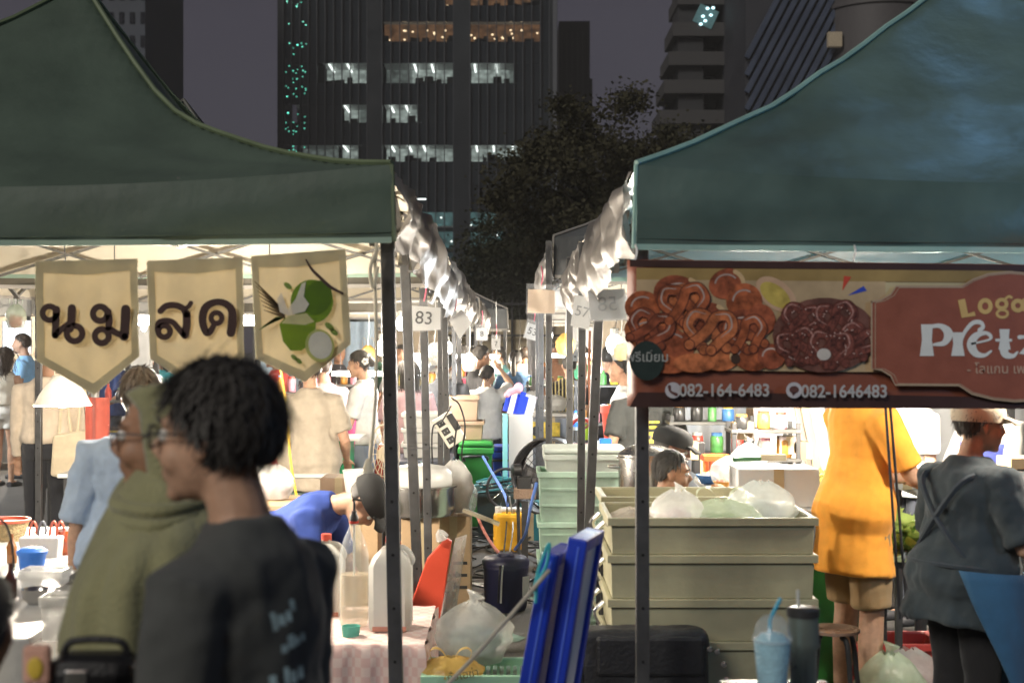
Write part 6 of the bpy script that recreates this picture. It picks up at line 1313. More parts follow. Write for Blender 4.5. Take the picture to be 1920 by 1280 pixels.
# bins, boxes, white panel
def wheelie(label, px, Y, w, h, m, d=.4):
    c = Vector((WX(px, Y), Y, 0)); t = thing('wheelie_bin', label, 'bin', c); b = MB(); rc = lambda k, z: [c + Vector((sx * w / 2 * k, sy * d / 2 * k, z)) for sx, sy in ((-1, -1), (1, -1), (1, 1), (-1, 1))]
    b.loft([rc(.78, .05), rc(1, h)]); b.build('bin_body', m, t, bevel=.02); b = MB(); b.box(c + Vector((0, 0, h - .03)), (w * 1.08, d * 1.08, .06)); b.build('rim', m, t, bevel=.012); b = MB(); b.box(c + Vector((0, 0, h + .03)), (w * 1.02, d * 1.04, .05)); b.build('lid', m, t, bevel=.02)
    for s_ in (-1, 1): b = MB(); b.lathe(c + Vector((s_ * w * .42, d * .38, .08)), [(.08, -.02), (.08, .02)], axis=(1, 0, 0)); b.build('wheel', MATS['black_plastic'], t, smooth=True)
    b = MB(); b.tube([c + Vector((-.1, -d * .52, h - .12)), c + Vector((-.1, -d * .60, h - .08)), c + Vector((.1, -d * .60, h - .08)), c + Vector((.1, -d * .52, h - .12))], .012, smooth=3); b.build('handle', MATS['black_plastic'], t, smooth=True)
wheelie('green wheeled bin behind the left posts', 893, 13.2, wide(862, 924, 13.2), .78, plastic('bin_green', (.04, .26, .05)))
wheelie('blue wheeled bin beside the green one', 940, 14.2, wide(924, 956, 14.2), .66, plastic('bin_blue', (.02, .07, .50)))
crate('tall tan plastic crate stacked on the green bin', Vector((WX(875, 13.3), 13.3, .84)), wide(844, 906, 13.3), .36, .17, plastic('tan_crate', (.34, .23, .15)), rimw=.014)
crate('upper tan plastic crate behind the posts', Vector((WX(870, 13.3), 13.3, 1.02)), wide(844, 898, 13.3), .34, .22, plastic('tan_crate', 0), rimw=.012)
for i in range(3): crate(['bottom', 'middle', 'top'][i] + ' white box of the stack in front of the charcoal T-shirt', Vector((WX(800, 12.0), 12.0, .78 + .125 * i)), wide(755, 840, 12.0), .34, .12, plastic('white_box', (.50, .50, .48)), name='stacking_box', cat='box', rimw=.012)
table('dark folding table carrying the white boxes', WX(742, 12), WX(850, 12), 11.6, 12.4, .775, plastic('dark_top', (.06, .07, .10)))
bag('mint green bag hanging under the white boxes', Vector((WX(778, 11.5), 11.5, .42)), (.10, .09, .13), film('bag_mint', (.45, .66, .60), a=.85), sd=12)
bag('pale blue bag at the near left post', Vector((WX(752, 11.4), 11.4, .44)), (.06, .06, .10), film('bag_blue', (.5, .68, .75), a=.8), sd=14)
crate('orange crate below the blue bag', Vector((WX(756, 11.45), 11.5, .02)), .24, .3, .40, plastic('orange_crate', (.75, .14, .03)), slots=5)
c = Vector((WX(972, 12.9), 12.9, 0)); t = thing('white_panel', 'white panel with a pale turquoise edge in the alley', 'panel', c); hh = WZ(776, 12.9)  # upright white panel with a turquoise edge
b = MB(); b.box(c + Vector((.02, 0, hh / 2)), (wide(953, 998, 12.9), .28, hh)); b.build('panel', plastic('panel_white', (.42, .40, .37), rough=.4), t, bevel=.006)
b = MB(); b.box(c + Vector((-.12, -.01, hh / 2)), (.045, .29, hh)); b.build('edge', plastic('panel_teal', (.22, .55, .56)), t, bevel=.004)
for i, (x, lab) in enumerate(((962, 'left blue and white folding stool on top of the white panel'), (978, 'right blue folding stool on top of the white panel'))):
    t = thing('folding_stool', lab, 'stool', W(x, 776, 12.9)); 
    for k in range(2): b = MB(); p, q = W(x - 6 + 6 * k, 775, 12.85), W(x + 4 + 6 * k, 735 + 4 * k, 12.85); d = q - p; b.box((p + q) / 2 + Vector((0, .03 * k + .02 * i, 0)), (.035, .20 if k else .05, d.length), rot=d.to_track_quat('Z', 'Y').to_matrix()); b.build('seat' if k else 'leg', bl if (k + i) % 2 else lav, t)
# pink octopus-like toy on the stools
t = thing('soft_toy', 'small pink and white plush toy above the blue stools', 'toy', W(968, 740, 12.8)); b = MB(); p = W(972, 727, 12.75); b.ell(p, (.045, .04, .05)); b.ell(p + Vector((-.06, 0, -.03)), (.045, .03, .03)); b.ell(p + Vector((-.10, 0, -.06)), (.03, .03, .03)); o = b.build('toy_body', cloth('plush_pink', (.75, .30, .36)), t, smooth=True); remesh(o, .01, 3)
# fan
c = W(1022, 880, 11.2); t = thing('stand_fan', 'black drum fan standing on the right side of the alley', 'fan', Vector((c.x, c.y, 0))); Rf = .30; c = Vector((WX(1035, 11.2), 11.2, WZ(893, 11.2)))
ax_ = Vector((-.45, -1, 0)).normalized(); qf = ax_.to_track_quat('Z', 'Y').to_matrix()
P_ = lambda r, a, z: c + qf @ Vector((r * math.cos(a), r * math.sin(a), z))
for z in (-.09, .09): b = MB(); b.tube([P_(Rf, 2 * math.pi * i / 36, z) for i in range(37)], .012, seg=8); b.build('cage_ring', MATS['black_plastic'], t, smooth=True)
b = MB(); b.loft([[P_(Rf + .004, 2 * math.pi * i / 36, z) for i in range(36)] for z in (-.09, .09)], caps=False); b.build('drum', MATS['black_plastic'], t, smooth=True)
for r in (.06, .10, .14, .18, .22, .26): b = MB(); b.tube([P_(r, 2 * math.pi * i / 30, .085) for i in range(31)], .0028, seg=5); b.build('grille_ring', MATS['black_plastic'], t, smooth=True)
for k in range(18): a = 2 * math.pi * k / 18; b = MB(); b.tube([P_(.05, a, .092), P_(Rf, a, .09)], .003, seg=5); b.build('grille_spoke', MATS['black_plastic'], t)
for k in range(4):
    a = math.pi / 2 * k; b = MB(); b.grid(lambda u, v: P_(.05 + .20 * v, a + (.55 + .25 * v) * (u - .5), .03 * (u - .5)), 5, 5); o = b.build('blade', plastic('blade_grey', (.12, .12, .13)), t, smooth=True, angle=180); k_ = o.modifiers.new('thick', 'SOLIDIFY'); k_.thickness = .003
b = MB(); b.lathe(c, [(.06, -.09), (.06, .02), (.03, .05), (.002, .05)], axis=ax_); b.build('motor', MATS['black_plastic'], t, smooth=True)
for s_ in (-1, 1): b = MB(); b.tube([P_(s_ * Rf, 0, 0), Vector((c.x + s_ * .26, c.y, .04)), Vector((c.x + s_ * .3, c.y - .22, .03))], .014, smooth=3); b.build('stand_leg', MATS['black_plastic'], t, smooth=True)
c = Vector((WX(978, 10.8), 10.8, 0)); t = thing('power_tool_case', 'dark motor unit on a perforated beige tray beside the fan', 'motor', W(978, 930, 10.8))
b = MB(); p = W(983, 905, 10.8); b.box(p, (.11, .12, .10)); b.build('motor_box', MATS['black_plastic'], t, bevel=.012); b = MB(); b.lathe(W(968, 880, 10.8), [(.045, -.03), (.045, .03), (.02, .04)], axis=(-1, -.3, 0)); b.build('motor_knob', MATS['black_plastic'], t, smooth=True)
b = MB(); b.box(W(984, 924, 10.8), (.17, .16, .075)); b.build('tray', mat('perforated', (.36, .25, .18), rough=.7, bump=.8, bscale=120), t, bevel=.006)
b = MB(); b.box(Vector((WX(984, 10.8), 10.82, WZ(940, 10.8) / 2)), (.05, .05, WZ(940, 10.8))); b.build('stand', steel, t)
# bicycle wheel behind the motor
c = W(948, 915, 12.4); t = thing('spare_wheel', 'black bicycle wheel leaning behind the motor unit', 'wheel', Vector((c.x, c.y, 0)))
b = MB(); b.tube([c + Vector((.16 * math.cos(2 * math.pi * i / 28), .05 * math.cos(2 * math.pi * i / 28), .17 * math.sin(2 * math.pi * i / 28))) for i in range(29)], .013, seg=8); b.build('tyre', MATS['black_plastic'], t, smooth=True)
for k in range(10): a = math.pi * k / 5; b = MB(); b.tube([c, c + Vector((.15 * math.cos(a), .05 * math.cos(a), .16 * math.sin(a)))], .002, seg=4); b.build('spoke', chrome, t)
b = MB(); b.tube([c - Vector((0, 0, .16)), Vector((c.x, c.y + .03, 0))], .012); b.build('prop', steel, t)
# ---------------------------------------------------------------- green and white crates right of the alley
fro = plastic('frosted_green', (.55, .72, .60), rough=.35, trans=.35, var=.25, vscale=4, detail=9, bump=.15, bscale=14); frw = plastic('frosted_white', (.70, .76, .70), rough=.4, trans=.35)
Yc = 8.75; w_ = wide(1012, 1160, Yc)
for i, (z0, z1) in enumerate(((.0, .22), (.225, .44), (.445, .66), (.665, WZ(880, Yc)))):
    crate(['lowest', 'second lowest', 'third', 'fourth'][i] + ' frosted green tub of the stack right of the alley', Vector((WX(1084, Yc), Yc, z0)), w_, .40, z1 - z0, fro, name='storage_tub', cat='tub', rimw=.012, taper=.96, ribs=2)
crate('white frosted tub with lid on top of the green tubs', Vector((WX(1094, Yc), Yc, WZ(880, Yc))), wide(1022, 1168, Yc), .42, WZ(848, Yc) - WZ(880, Yc), frw, name='storage_tub', cat='tub', rimw=.01, taper=.97, lid=frw)
# small things behind: mower-like red frame, lime bottle, water bottle, ropes, yellow poster box
c = W(1090, 830, 11.0); t = thing('red_basket', 'red plastic basket with arched handle behind the white tub', 'basket', c); b = MB(); b.tube([c + Vector((-.10, 0, -.03)), c + Vector((-.09, 0, .12)), c + Vector((0, 0, .19)), c + Vector((.10, 0, .12)), c + Vector((.11, 0, -.03))], .014, smooth=5); b.build('handle', red_c, t, smooth=True); b = MB(); b.box(c + Vector((0, 0, -.06)), (.26, .2, .10), taper=.85); b.build('basket_body', red_c, t, bevel=.012)
lathe_thing('lime_bottle', 'lime green bottle hanging among the right posts', 'bottle', W(1099, 824, 10.6), [('bottle_body', [(.025, 0), (.03, .01), (.03, .09), (.018, .11), (.002, .115)], plastic('lime', (.40, .68, .05)))])
lathe_thing('water_bottle', 'clear water bottle with a blue label beside the striped shirt', 'bottle', W(1079, 806, 12.2), [('bottle_body', [(.032, 0), (.034, .02), (.034, .10), (.012, .135), (.012, .15), (.002, .15)], mat('water_clear', (.7, .78, .82), rough=.08, alpha=.5, var=0)), ('label_band', [(.0345, .03), (.0355, .03), (.0355, .07), (.0345, .07)], blue_p), ('cap', [(.014, .15), (.014, .165), (.002, .166)], blue_p)])
cbox('grey drink cabinet with a yellow poster behind the fan', Vector((WX(1035, 14.2), 14.2, 0)), wide(992, 1072, 14.2), .4, WZ(782, 14.2), m=plastic('cabinet_grey', (.16, .17, .19)), name='cabinet')
t = thing('yellow_poster', 'yellow and black printed poster on the cabinet behind the fan', 'poster', W(1025, 800, 13.95)); b = MB(); b.prism([W(998, 790, 13.97), W(1050, 792, 13.97), W(1050, 822, 13.97), W(998, 822, 13.97)], (0, .004, 0)); b.build('sheet', mat('poster_yellow', (.62, .45, .06), var=.5, vscale=14), t); b = MB(); b.lathe(W(1006, 808, 13.96), [(.05, -.002), (.05, .002)], axis=(0, 1, 0)); b.build('emblem', ink_, t)
t = table('white table behind the fan with food bags', WX(995, 15), WX(1075, 15), 14.6, 15.4, WZ(772, 15), white_top)
bag('crumpled white bag on the white table behind the alley', Vector((WX(1000, 14.8), 14.8, WZ(770, 14.8))), (.13, .12, .10), bag_w, sd=21)
bag('clear bag of food on the white table', Vector((WX(1040, 14.8), 14.8, WZ(770, 14.8))), (.12, .12, .08), bag_w, sd=22)
for i, pts in enumerate(([(1094, 620), (1098, 700), (1094, 790), (1100, 800), (1106, 780), (1104, 700), (1106, 620)],)):
    cable('brown rope loop hanging between the right posts', [W(x, y, 10.4) for x, y in pts], .009, cloth('rope_brown', (.24, .10, .06)), 'rope')
# red tub and pots behind the right post
lathe_thing('red_tub', 'red plastic tub with white label behind the second right post', 'tub', Vector((WX(1158, 11.0), 11.0, WZ(832, 11.0))), [('tub_body', [(.10, 0), (.125, .24), (.135, .24), (.135, .30), (.12, .30), (.12, .25), (.002, .24)], plastic('coral_tub', (.75, .12, .08)))])
table('steel-edged table under the red tub', WX(1120, 11), WX(1215, 11), 10.6, 11.4, WZ(832, 11), white_top)
c = W(1135, 828, 9.4); t = thing('blue_clamp', 'blue plastic clip box beside the right post', 'box', c); b = MB(); b.box(c, (.08, .06, .045)); b.build('box_body', blue_p, t, bevel=.008)
table('steel stand carrying the big pot beside the near right post', WX(1160, 7.9), WX(1275, 7.9), 7.6, 8.2, WZ(928, 7.9), ssteel)
pot('big steel pot with lid beside the near right post', Vector((WX(1212, 7.9), 7.9, WZ(926, 7.9))), .155, .20)
crate('red crate half hidden behind the near right post', Vector((WX(1168, 8.3), 8.3, .62)), .16, .2, .22, red_c, slots=4)
# ---------------------------------------------------------------- stack of beige trays, black bag, cups
tray_m = mat('beige_tray', (.34, .32, .205), rough=.45, var=.22, vscale=2.5, bump=.12, bscale=22, spec=.45, detail=10)
Yt = 6.15; tx = WX(1318, Yt); tw = wide(1135, 1500, Yt); hts = [1302, 1215, 1130, 1045, 965]
zb = 0.; names = ['lowest', 'second lowest', 'middle', 'second highest', 'top']
low = WZ(1290, Yt)
t_ = table('low stand under the stack of beige trays', tx - tw / 2, tx + tw / 2, Yt - .28, Yt + .28, low, steel_lite)
zz = [low] + [WZ(y, Yt - .3) for y in (1205, 1125, 1042, 972)]
for i in range(4):
    crate(names[i if i < 3 else 4] + ' beige tray of the stack behind the near right post', Vector((tx + rn.uniform(-.004, .004), Yt, zz[i] + .002)), tw, .56, zz[i + 1] - zz[i] - .004, tray_m, name='food_tray', cat='tray', group='beige stacked trays', rimw=.014, taper=.985, clips=True, wall=.01)
zt_ = zz[4]
crate('second beige tray standing behind the stack', Vector((tx - .06, Yt + .62, zt_ - .19)), tw * .8, .42, .20, tray_m, name='food_tray', cat='tray', group='beige stacked trays', rimw=.02, wall=.01)
table('steel stand behind the tray stack', tx - .45, tx + .35, Yt + .38, Yt + .86, zt_ - .195, steel_lite)
zi = zt_ - .10
bag('pile of clear food bags at the left of the top tray', Vector((tx - .30, Yt - .02, zi)), (.11, .16, .055), film('bag_pile', (.72, .66, .58), a=.6), sd=31, handles=False, content=mat('bread_fill', (.5, .33, .18), var=.4, vscale=14))
bag('white bag with red print in the top tray', Vector((tx - .12, Yt - .10, zi)), (.105, .12, .095), bag_w, sd=32, handles=False, knot=True, content=mat('red_fill', (.6, .5, .48)))
bag('pale green bag with handles in the top tray', Vector((tx + .07, Yt - .08, zi)), (.15, .14, .075), bag_g, sd=33, content=mat('green_fill', (.32, .40, .20)))
bag('large milky bag at the right of the top tray', Vector((tx + .26, Yt + .02, zi)), (.13, .13, .11), film('bag_big', (.80, .84, .82), a=.5), sd=34, handles=False, content=mat('white_fill', (.6, .64, .62)))
# black bag in front of the trays
leather = mat('black_bag', (.022, .022, .024), rough=.45, var=.2, bump=.3, bscale=60)
c = Vector((WX(1215, 5.72), 5.72, WZ(1300, 5.72))); t = thing('black_bag', 'big black shoulder bag hanging in front of the beige trays', 'bag', c)
b = MB(); b.box(c + Vector((-.02, 0, .12)), (wide(1105, 1340, 5.72), .16, .29)); o = b.build('bag_body', leather, t, smooth=True, angle=180); remesh(o, .015, 6, disp=.02, dscale=.10)
b = MB(); b.box(c + Vector((.0, -.085, .17)), (wide(1130, 1330, 5.72), .03, .16)); o = b.build('bag_flap', leather, t, bevel=.02)
b = MB(); b.tube([c + Vector((-.26, -.03, .23)), c + Vector((-.285, -.06, .15)), c + Vector((-.27, -.08, .02)), c + Vector((-.24, -.09, -.06))], .018, smooth=5); b.build('strap', leather, t, smooth=True)
for q in ((.235, .20), (.265, .19), (.29, .14), (.30, .08), (.29, .03)): b = MB(); b.lathe(c + Vector((q[0], -.10, q[1])), [(.008, -.004), (.012, 0), (.008, .004)], axis=(0, 1, 0)); b.build('stud', chrome, t, smooth=True)
b = MB(); b.tube([c + Vector((.10, -.11, -.03)), c + Vector((.20, -.12, -.01)), c + Vector((.27, -.12, .03)), c + Vector((.31, -.12, .06))], .007, smooth=5); b.build('strap_cord', cloth('olive_cord', (.25, .24, .14)), t, smooth=True)
table('stool under the black bag in front of the trays', c.x - .28, c.x + .26, 5.62, 5.84, c.z - .005, steel_lite)
# drink cup and tumbler on a small table close to the camera
Yd = 3.45; zt = .86
table('small dark side table at the bottom edge carrying the drinks', WX(1380, Yd), WX(1600, Yd), 3.25, 3.75, zt, plastic('dark_top', 0))
c = Vector((WX(1448, Yd), Yd, zt + .001)); hc_ = WZ(1198, Yd) - zt; r = .046
slush = plastic('blue_slush', (.22, .46, .58), rough=.5, bump=.5, bscale=120, var=.15, vscale=40)
t = lathe_thing('iced_drink', 'blue iced drink in a domed cup with a blue straw', 'cup', c, [('cup_body', [(r * .66, 0), (r, hc_), (r - .002, hc_), (r * .62, .006), (.002, .006)], mat('cup_clear', (.8, .9, .95), rough=.05, alpha=.18, var=0, spec=.9)), ('slush', [(r * .62, .008), (r * .965, hc_ * .96), (r * .6, hc_ + .012), (.002, hc_ + .018)], slush), ('dome_lid', [(r + .003, hc_ - .004), (r + .003, hc_ + .006), (r * .98, hc_ + .012), (r * .85, hc_ + .038), (r * .5, hc_ + .056), (r * .2, hc_ + .060)], mat('cup_clear', 0))])
b = MB(); b.tube([c + Vector((-.008, 0, hc_ - .03)), c + Vector((-.006, -.002, hc_ + .045)), c + Vector((-.002, -.002, hc_ + .056)), c + Vector((.020, -.004, hc_ + .10))], .0048, seg=8); b.build('straw', plastic('straw_blue', (.02, .34, .55)), t, smooth=True)
Yd2 = 3.6; c = Vector((WX(1506, Yd2), Yd2, zt + .001)); ht = WZ(1152, Yd2) - zt; r = .039
t = lathe_thing('tumbler', 'tall grey-green steel tumbler with a black lid and straw', 'tumbler', c, [('tumbler_body', [(r * .86, 0), (r * .9, ht * .55), (r * 1.05, ht * .60), (r * 1.02, ht * .66), (r * .98, ht)], mat('tumbler_metal', (.20, .24, .22), rough=.3, metal=.5, var=.1)), ('lid', [(r * 1.06, ht - .004), (r * 1.06, ht + .014), (r * .9, ht + .018), (.002, ht + .018)], MATS['black_plastic'])])
b = MB(); b.tube([c + Vector((-.012, 0, ht)), c + Vector((-.014, 0, ht + .062))], .0042); b.build('straw', plastic('straw_grey', (.5, .52, .5)), t, smooth=True)
# ---------------------------------------------------------------- right stall
c = Vector((WX(1562, 6.0), 6.0, 0)); zs = WZ(1176, 6.0); t = lathe_thing('round_stool', 'round wooden stool with curved dark legs beside the orange shirt', 'stool', c, [('seat', [(.10, zs - .018), (.112, zs - .014), (.112, zs - .002), (.10, zs), (.002, zs)], mat('stool_seat', (.30, .20, .15), rough=.3, coat=.3))])
for k in range(4): a = .4 + math.pi / 2 * k; b = MB(); b.tube([c + Vector((.06 * math.cos(a), .06 * math.sin(a), zs - .03)), c + Vector((.10 * math.cos(a), .10 * math.sin(a), zs - .06)), c + Vector((.13 * math.cos(a), .13 * math.sin(a), zs * .5)), c + Vector((.18 * math.cos(a), .18 * math.sin(a), 0))], .011, smooth=4); b.build('leg', MATS['black_plastic'], t, smooth=True)
table('white counter with food under the pretzel banner', WX(1330, 8), WX(1590, 8), 7.0, 8.7, .92, white_top, skirt=None)
cbox('white foam box on the counter under the banner', Vector((WX(1450, 7.25), 7.25, .922)), wide(1378, 1528, 7.25), .3, .19, m=plastic('foam_white', (.66, .66, .64), rough=.7), name='foam_box')
bag('white bag heaped behind the reaching arm', Vector((WX(1368, 8.2), 8.2, .922)), (.10, .10, .08), bag_w, sd=41, handles=False, content=mat('white_fill', 0))
bag('large white bag on the counter behind the foam box', Vector((WX(1404, 8.5), 8.5, .922)), (.10, .10, .11), bag_w, sd=42, knot=True, content=mat('white_fill', 0))
crate('orange-red basket with a blue tub behind the white bags', Vector((WX(1342, 8.62), 8.62, .93)), .13, .13, .13, plastic('orange_crate', 0), name='basket', cat='basket', slots=6)
cup('blue_tub', 'blue plastic tub beside the orange basket', Vector((WX(1362, 8.5), 8.48, .93)), .06, .09, blue_p, cat='tub')
c = W(1420, 858, 7.7); t = thing('chopping_cleaver', 'long green-handled wooden tool lying across the counter', 'tool', c); b = MB(); b.tube([W(1375, 861, 7.6), W(1425, 859, 7.65)], .014); b.build('handle', plastic('tool_green', (.03, .10, .04)), t, smooth=True); b = MB(); b.box(W(1450, 857, 7.68), (.14, .03, .035)); b.build('blade', mat('pale_wood', 0), t, bevel=.006)
grn = [mat('herb_%d' % i, c_, rough=.6, var=.3, vscale=20, trans=.3) for i, c_ in enumerate(((.12, .22, .04), (.30, .40, .10), (.55, .50, .12)))]
def herbs(label, c, r, n, m, sd, L=.09):
    rnd = random.Random(sd); c = Vector(c); t = thing('vegetable_heap', label, 'vegetables', c); vs, fs = [], []
    for i in range(n):
        p = c + Vector((rnd.gauss(0, r * .45), rnd.gauss(0, r * .4), abs(rnd.gauss(0, r * .25)) + .005)); d = Vector((rnd.gauss(0, 1), rnd.gauss(0, 1), abs(rnd.gauss(.2, .4)))).normalized(); q = d.orthogonal().normalized(); q = Matrix.Rotation(rnd.uniform(0, 3), 3, d) @ q
        l_ = L * rnd.uniform(.5, 1.2); w = l_ * .2; o = len(vs); vs += [p, p + d * l_ * .5 + q * w + Vector((0, 0, .008)), p + d * l_ + Vector((0, 0, -.01)), p + d * l_ * .5 - q * w]; fs.append((o, o + 1, o + 2, o + 3))
    b = MB(); b.add(vs, fs); b.build('leaves', m, t, smooth='keep')['kind'] = 'stuff'
    b = MB(); b.ell(c + Vector((0, 0, r * .12)), (r * .7, r * .6, r * .2)); o = b.build('mound', m, t, smooth=True)
    return t
herbs('yellow-green chopped vegetables at the right of the counter', Vector((WX(1535, 7.7), 7.7, .93)), .14, 260, grn[2], 1)
table('green-topped vegetable table behind the dark apron', WX(1640, 7.0), WX(1800, 7.0), 6.7, 7.6, .74, plastic('green_top', (.35, .45, .26)))
herbs('bunch of leafy greens on the vegetable table', Vector((WX(1672, 7.0), 6.95, .745)), .17, 420, grn[1], 2, L=.14); herbs('dark green herbs on the vegetable table', Vector((WX(1715, 7.2), 7.2, .745)), .14, 300, grn[0], 3, L=.12)
table('pale counter of the stall behind the dark apron', WX(1700, 8), 3.6, 7.8, 8.4, .93, white_top)
for i, (x, z, w, h, m_, lab) in enumerate(((1690, .93, .16, .12, plastic('white_box', 0), 'white box on the pale counter'), (1885, .93, .26, .10, plastic('foam_white', 0), 'white foam tray at the right end of the pale counter'), (1915, 1.04, .2, .06, card, 'flat brown box on the white foam tray'))):
    cbox(lab, Vector((WX(x, 8.0), 8.0, z + .002)), w, .24, h, m=m_, name='food_box')
bag('bag of cut greens on the ground by the vegetable table', Vector((WX(1668, 6.4), 6.4, .0)), (.14, .13, .17), bag_g, sd=51, handles=False, knot=True, content=grn[1]); bag('milky bag behind the bag of greens', Vector((WX(1700, 6.7), 6.7, .0)), (.15, .13, .15), bag_w, sd=52, handles=False, content=grn[0])
crate('red and white crate under the vegetable table', Vector((WX(1680, 7.1), 7.15, 0)), .42, .3, .26, red_c, slots=0); crate('green crate under the vegetable table', Vector((WX(1545, 7.4), 7.4, 0)), .30, .3, .62, plastic('bin_green', 0), slots=0)
rope_b = cloth('rope_black', (.03, .03, .035))
for i, (x0_, x1_) in enumerate(((1656, 1688), (1664, 1702))):
    pts = [W(x0_ + (x1_ - x0_) * k / 14 + 2.5 * (-1) ** k * 0, 700 + 460 * k / 14, 5.95) for k in range(15)]; cable(['left', 'right'][i] + ' braided black cord hanging in front of the orange shirt', pts, .006, rope_b, 'cord')
    k_ = MB(); 
# backdrop of the right stall: white sheet, leaning boards, shelf posts
sheet_w = mat('white_sheet', (.56, .57, .58), rough=.6, var=.06, bump=.3, bscale=4, trans=.25)
t = thing('white_curtain', 'white plastic curtain behind the worker in the black printed T-shirt', 'curtain', Vector((WX(1320, 11.2), 11.2, .3))); b = MB(); b.grid(lambda u, v: Vector((WX(1205, 11.2) + wide(1205, 1400, 11.2) * u, 11.2 + .03 * math.sin(u * 26), .3 + 1.75 * v)), 60, 8); b.build('curtain_sheet', sheet_w, t, smooth='keep')
t = thing('white_curtain', 'pale sheet hanging behind the leaning boards of the right stall', 'curtain', Vector((WX(1600, 10.6), 10.6, .3))); b = MB(); b.grid(lambda u, v: Vector((WX(1420, 10.6) + wide(1420, 2000, 10.6) * u, 10.6 + .03 * math.sin(u * 46), .3 + 1.75 * v)), 90, 8); b.build('curtain_sheet', sheet_w, t, smooth='keep')
brd = [plastic('board_grey', (.48, .45, .44)), mat('pale_wood', 0), plastic('board_white', (.72, .71, .70)), plastic('board_tan', (.50, .36, .28)), plastic('board_pink', (.55, .34, .30))]
for i, (xa, ya, xb, yb, w, k) in enumerate(((1468, 780, 1512, 880, .07, 0), (1482, 765, 1530, 890, .035, 3), (1498, 770, 1545, 880, .05, 1), (1452, 760, 1440, 850, .12, 2), (1520, 760, 1548, 850, .09, 2), (1540, 765, 1545, 860, .03, 0), (1424, 760, 1424, 800, .06, 0), (1552, 765, 1552, 845, .04, 4))):
    p, q = W(xb, yb + 60, 9.4 + .06 * i), W(xa, ya - 60, 9.6 + .06 * i); p.z = min(p.z, .9); d = q - p; t = thing('leaning_board', ['grey rounded board', 'thin tan strip', 'pale wooden batten', 'broad white board', 'second white board', 'slim grey post board', 'short grey post', 'pinkish panel'][i] + ' leaning at the back of the right stall', 'board', p)
    b = MB(); b.box((p + q) / 2, (w * 1.4, .02, d.length), rot=d.to_track_quat('Z', 'Y').to_matrix()); b.build('board', brd[k], t, bevel=.008)
table('back shelf of the right stall holding the leaning boards', WX(1400, 9.6), WX(1640, 9.6), 9.2, 10.1, .78, white_top)
for i, (x, y, m_) in enumerate(((1392, 805, card), (1478, 832, mat('red_fill', 0)), (1500, 842, MATS['board_tan']), (1300, 842, MATS['black_plastic']), (1318, 868, MATS['black_plastic']))):
    c = W(x, y, 9.0); cbox(['small brown carton on the back shelf', 'box of reddish packets on the back shelf', 'tan carton beside the leaning boards', 'black speaker box behind the black cap', 'dark crate behind the black cap'][i], c - Vector((0, 0, .06)), .13, .12, .11, m=m_, name='carton')
# ---------------------------------------------------------------- middle left: cooler with script lettering, boxes, bucket, fan cage
c = Vector((WX(634, 11.6), 11.6, 0)); hz = WZ(822, 11.6); t = thing('green_counter', 'green fronted counter with white script letters and a star', 'counter', c); wgc = wide(612, 660, 11.6)
b = MB(); b.box(c + Vector((0, 0, hz / 2)), (wgc, .5, hz)); b.build('counter_body', plastic('counter_green', (.03, .36, .15)), t, bevel=.006); b = MB(); b.box(c + Vector((.03, 0, hz + .01)), (wgc + .12, .55, .02)); b.build('counter_top', white_top, t)
ik = Ink(11.6 - .258, lay=.002); ik.stroke([(600, 856), (612, 850), (618, 838), (612, 832), (608, 842), (612, 854), (624, 850), (632, 838), (628, 830), (622, 840), (626, 852), (638, 846), (644, 832)], 3.5, 1).build('script_lettering', grey_t, t)
ik.stroke([(632, 860), (636, 868), (644, 869), (638, 875), (640, 883), (632, 878), (625, 883), (627, 875), (622, 869), (629, 868), (632, 860)], 1.3, 1, sm=0).build('star_outline', ink_, t)
cup('white_bucket', 'white plastic bucket behind the bent man in blue', Vector((WX(672, 9.0), 9.0, WZ(925, 9.0))), .10, .15, MATS['lid_tub'], cat='bucket'); cbox('tan cool box beside the white bucket', Vector((WX(640, 9.4), 9.4, 0)), .24, .3, WZ(892, 9.4), m=plastic('tan_crate', 0), name='cool_box'); cbox('cardboard box under the white bucket', Vector((WX(674, 9.0), 9.0, 0)), .26, .28, WZ(926, 9.0))
t = thing('cage_fan', 'beige wire cage fan beside the near left post', 'fan', Vector((WX(722, 9.6), 9.6, 0))); c = Vector((WX(722, 9.6), 9.6, WZ(850, 9.6)))
for r in (.05, .10, .15, .20): b = MB(); b.tube([c + Vector((.5 * r * math.cos(2 * math.pi * i / 24), -.06, r * math.sin(2 * math.pi * i / 24))) for i in range(25)], .003 if r < .2 else .007, seg=5); b.build('cage_ring', mat('fan_beige', (.5, .42, .3)), t, smooth=True)
for k in range(20): a = 2 * math.pi * k / 20; b = MB(); b.tube([c + Vector((0, -.08, 0)), c + Vector((.10 * math.cos(a), -.06, .20 * math.sin(a)))], .0022, seg=4); b.build('cage_wire', MATS['fan_beige'], t)
b = MB(); b.lathe(c, [(.05, -.05), (.05, .06), (.02, .08)], axis=(0, 1, 0)); b.build('motor', MATS['fan_beige'], t, smooth=True); b = MB(); b.tube([c, Vector((c.x, c.y, .02))], .014); b.build('stand', steel, t); b = MB(); b.lathe(Vector((c.x, c.y, 0)), [(.15, 0), (.15, .02), (.02, .04)]); b.build('base', steel, t, smooth=True)
cable('yellow cable hanging beside the cream T-shirt', [W(526, 690, 7.9), W(534, 740, 7.9), W(540, 800, 7.9), W(546, 870, 7.9), W(560, 950, 7.9)], .007, plastic('cable_yellow', (.75, .48, .04)))
bag('pale bag with red and green print behind the man in black', Vector((WX(515, 7.6), 7.6, WZ(935, 7.6))), (.09, .08, .09), bag_w, sd=61, handles=False, content=mat('red_fill', 0)); table('low crate table under the pale printed bag', WX(470, 7.6), WX(560, 7.6), 7.35, 7.85, WZ(937, 7.6), wood)
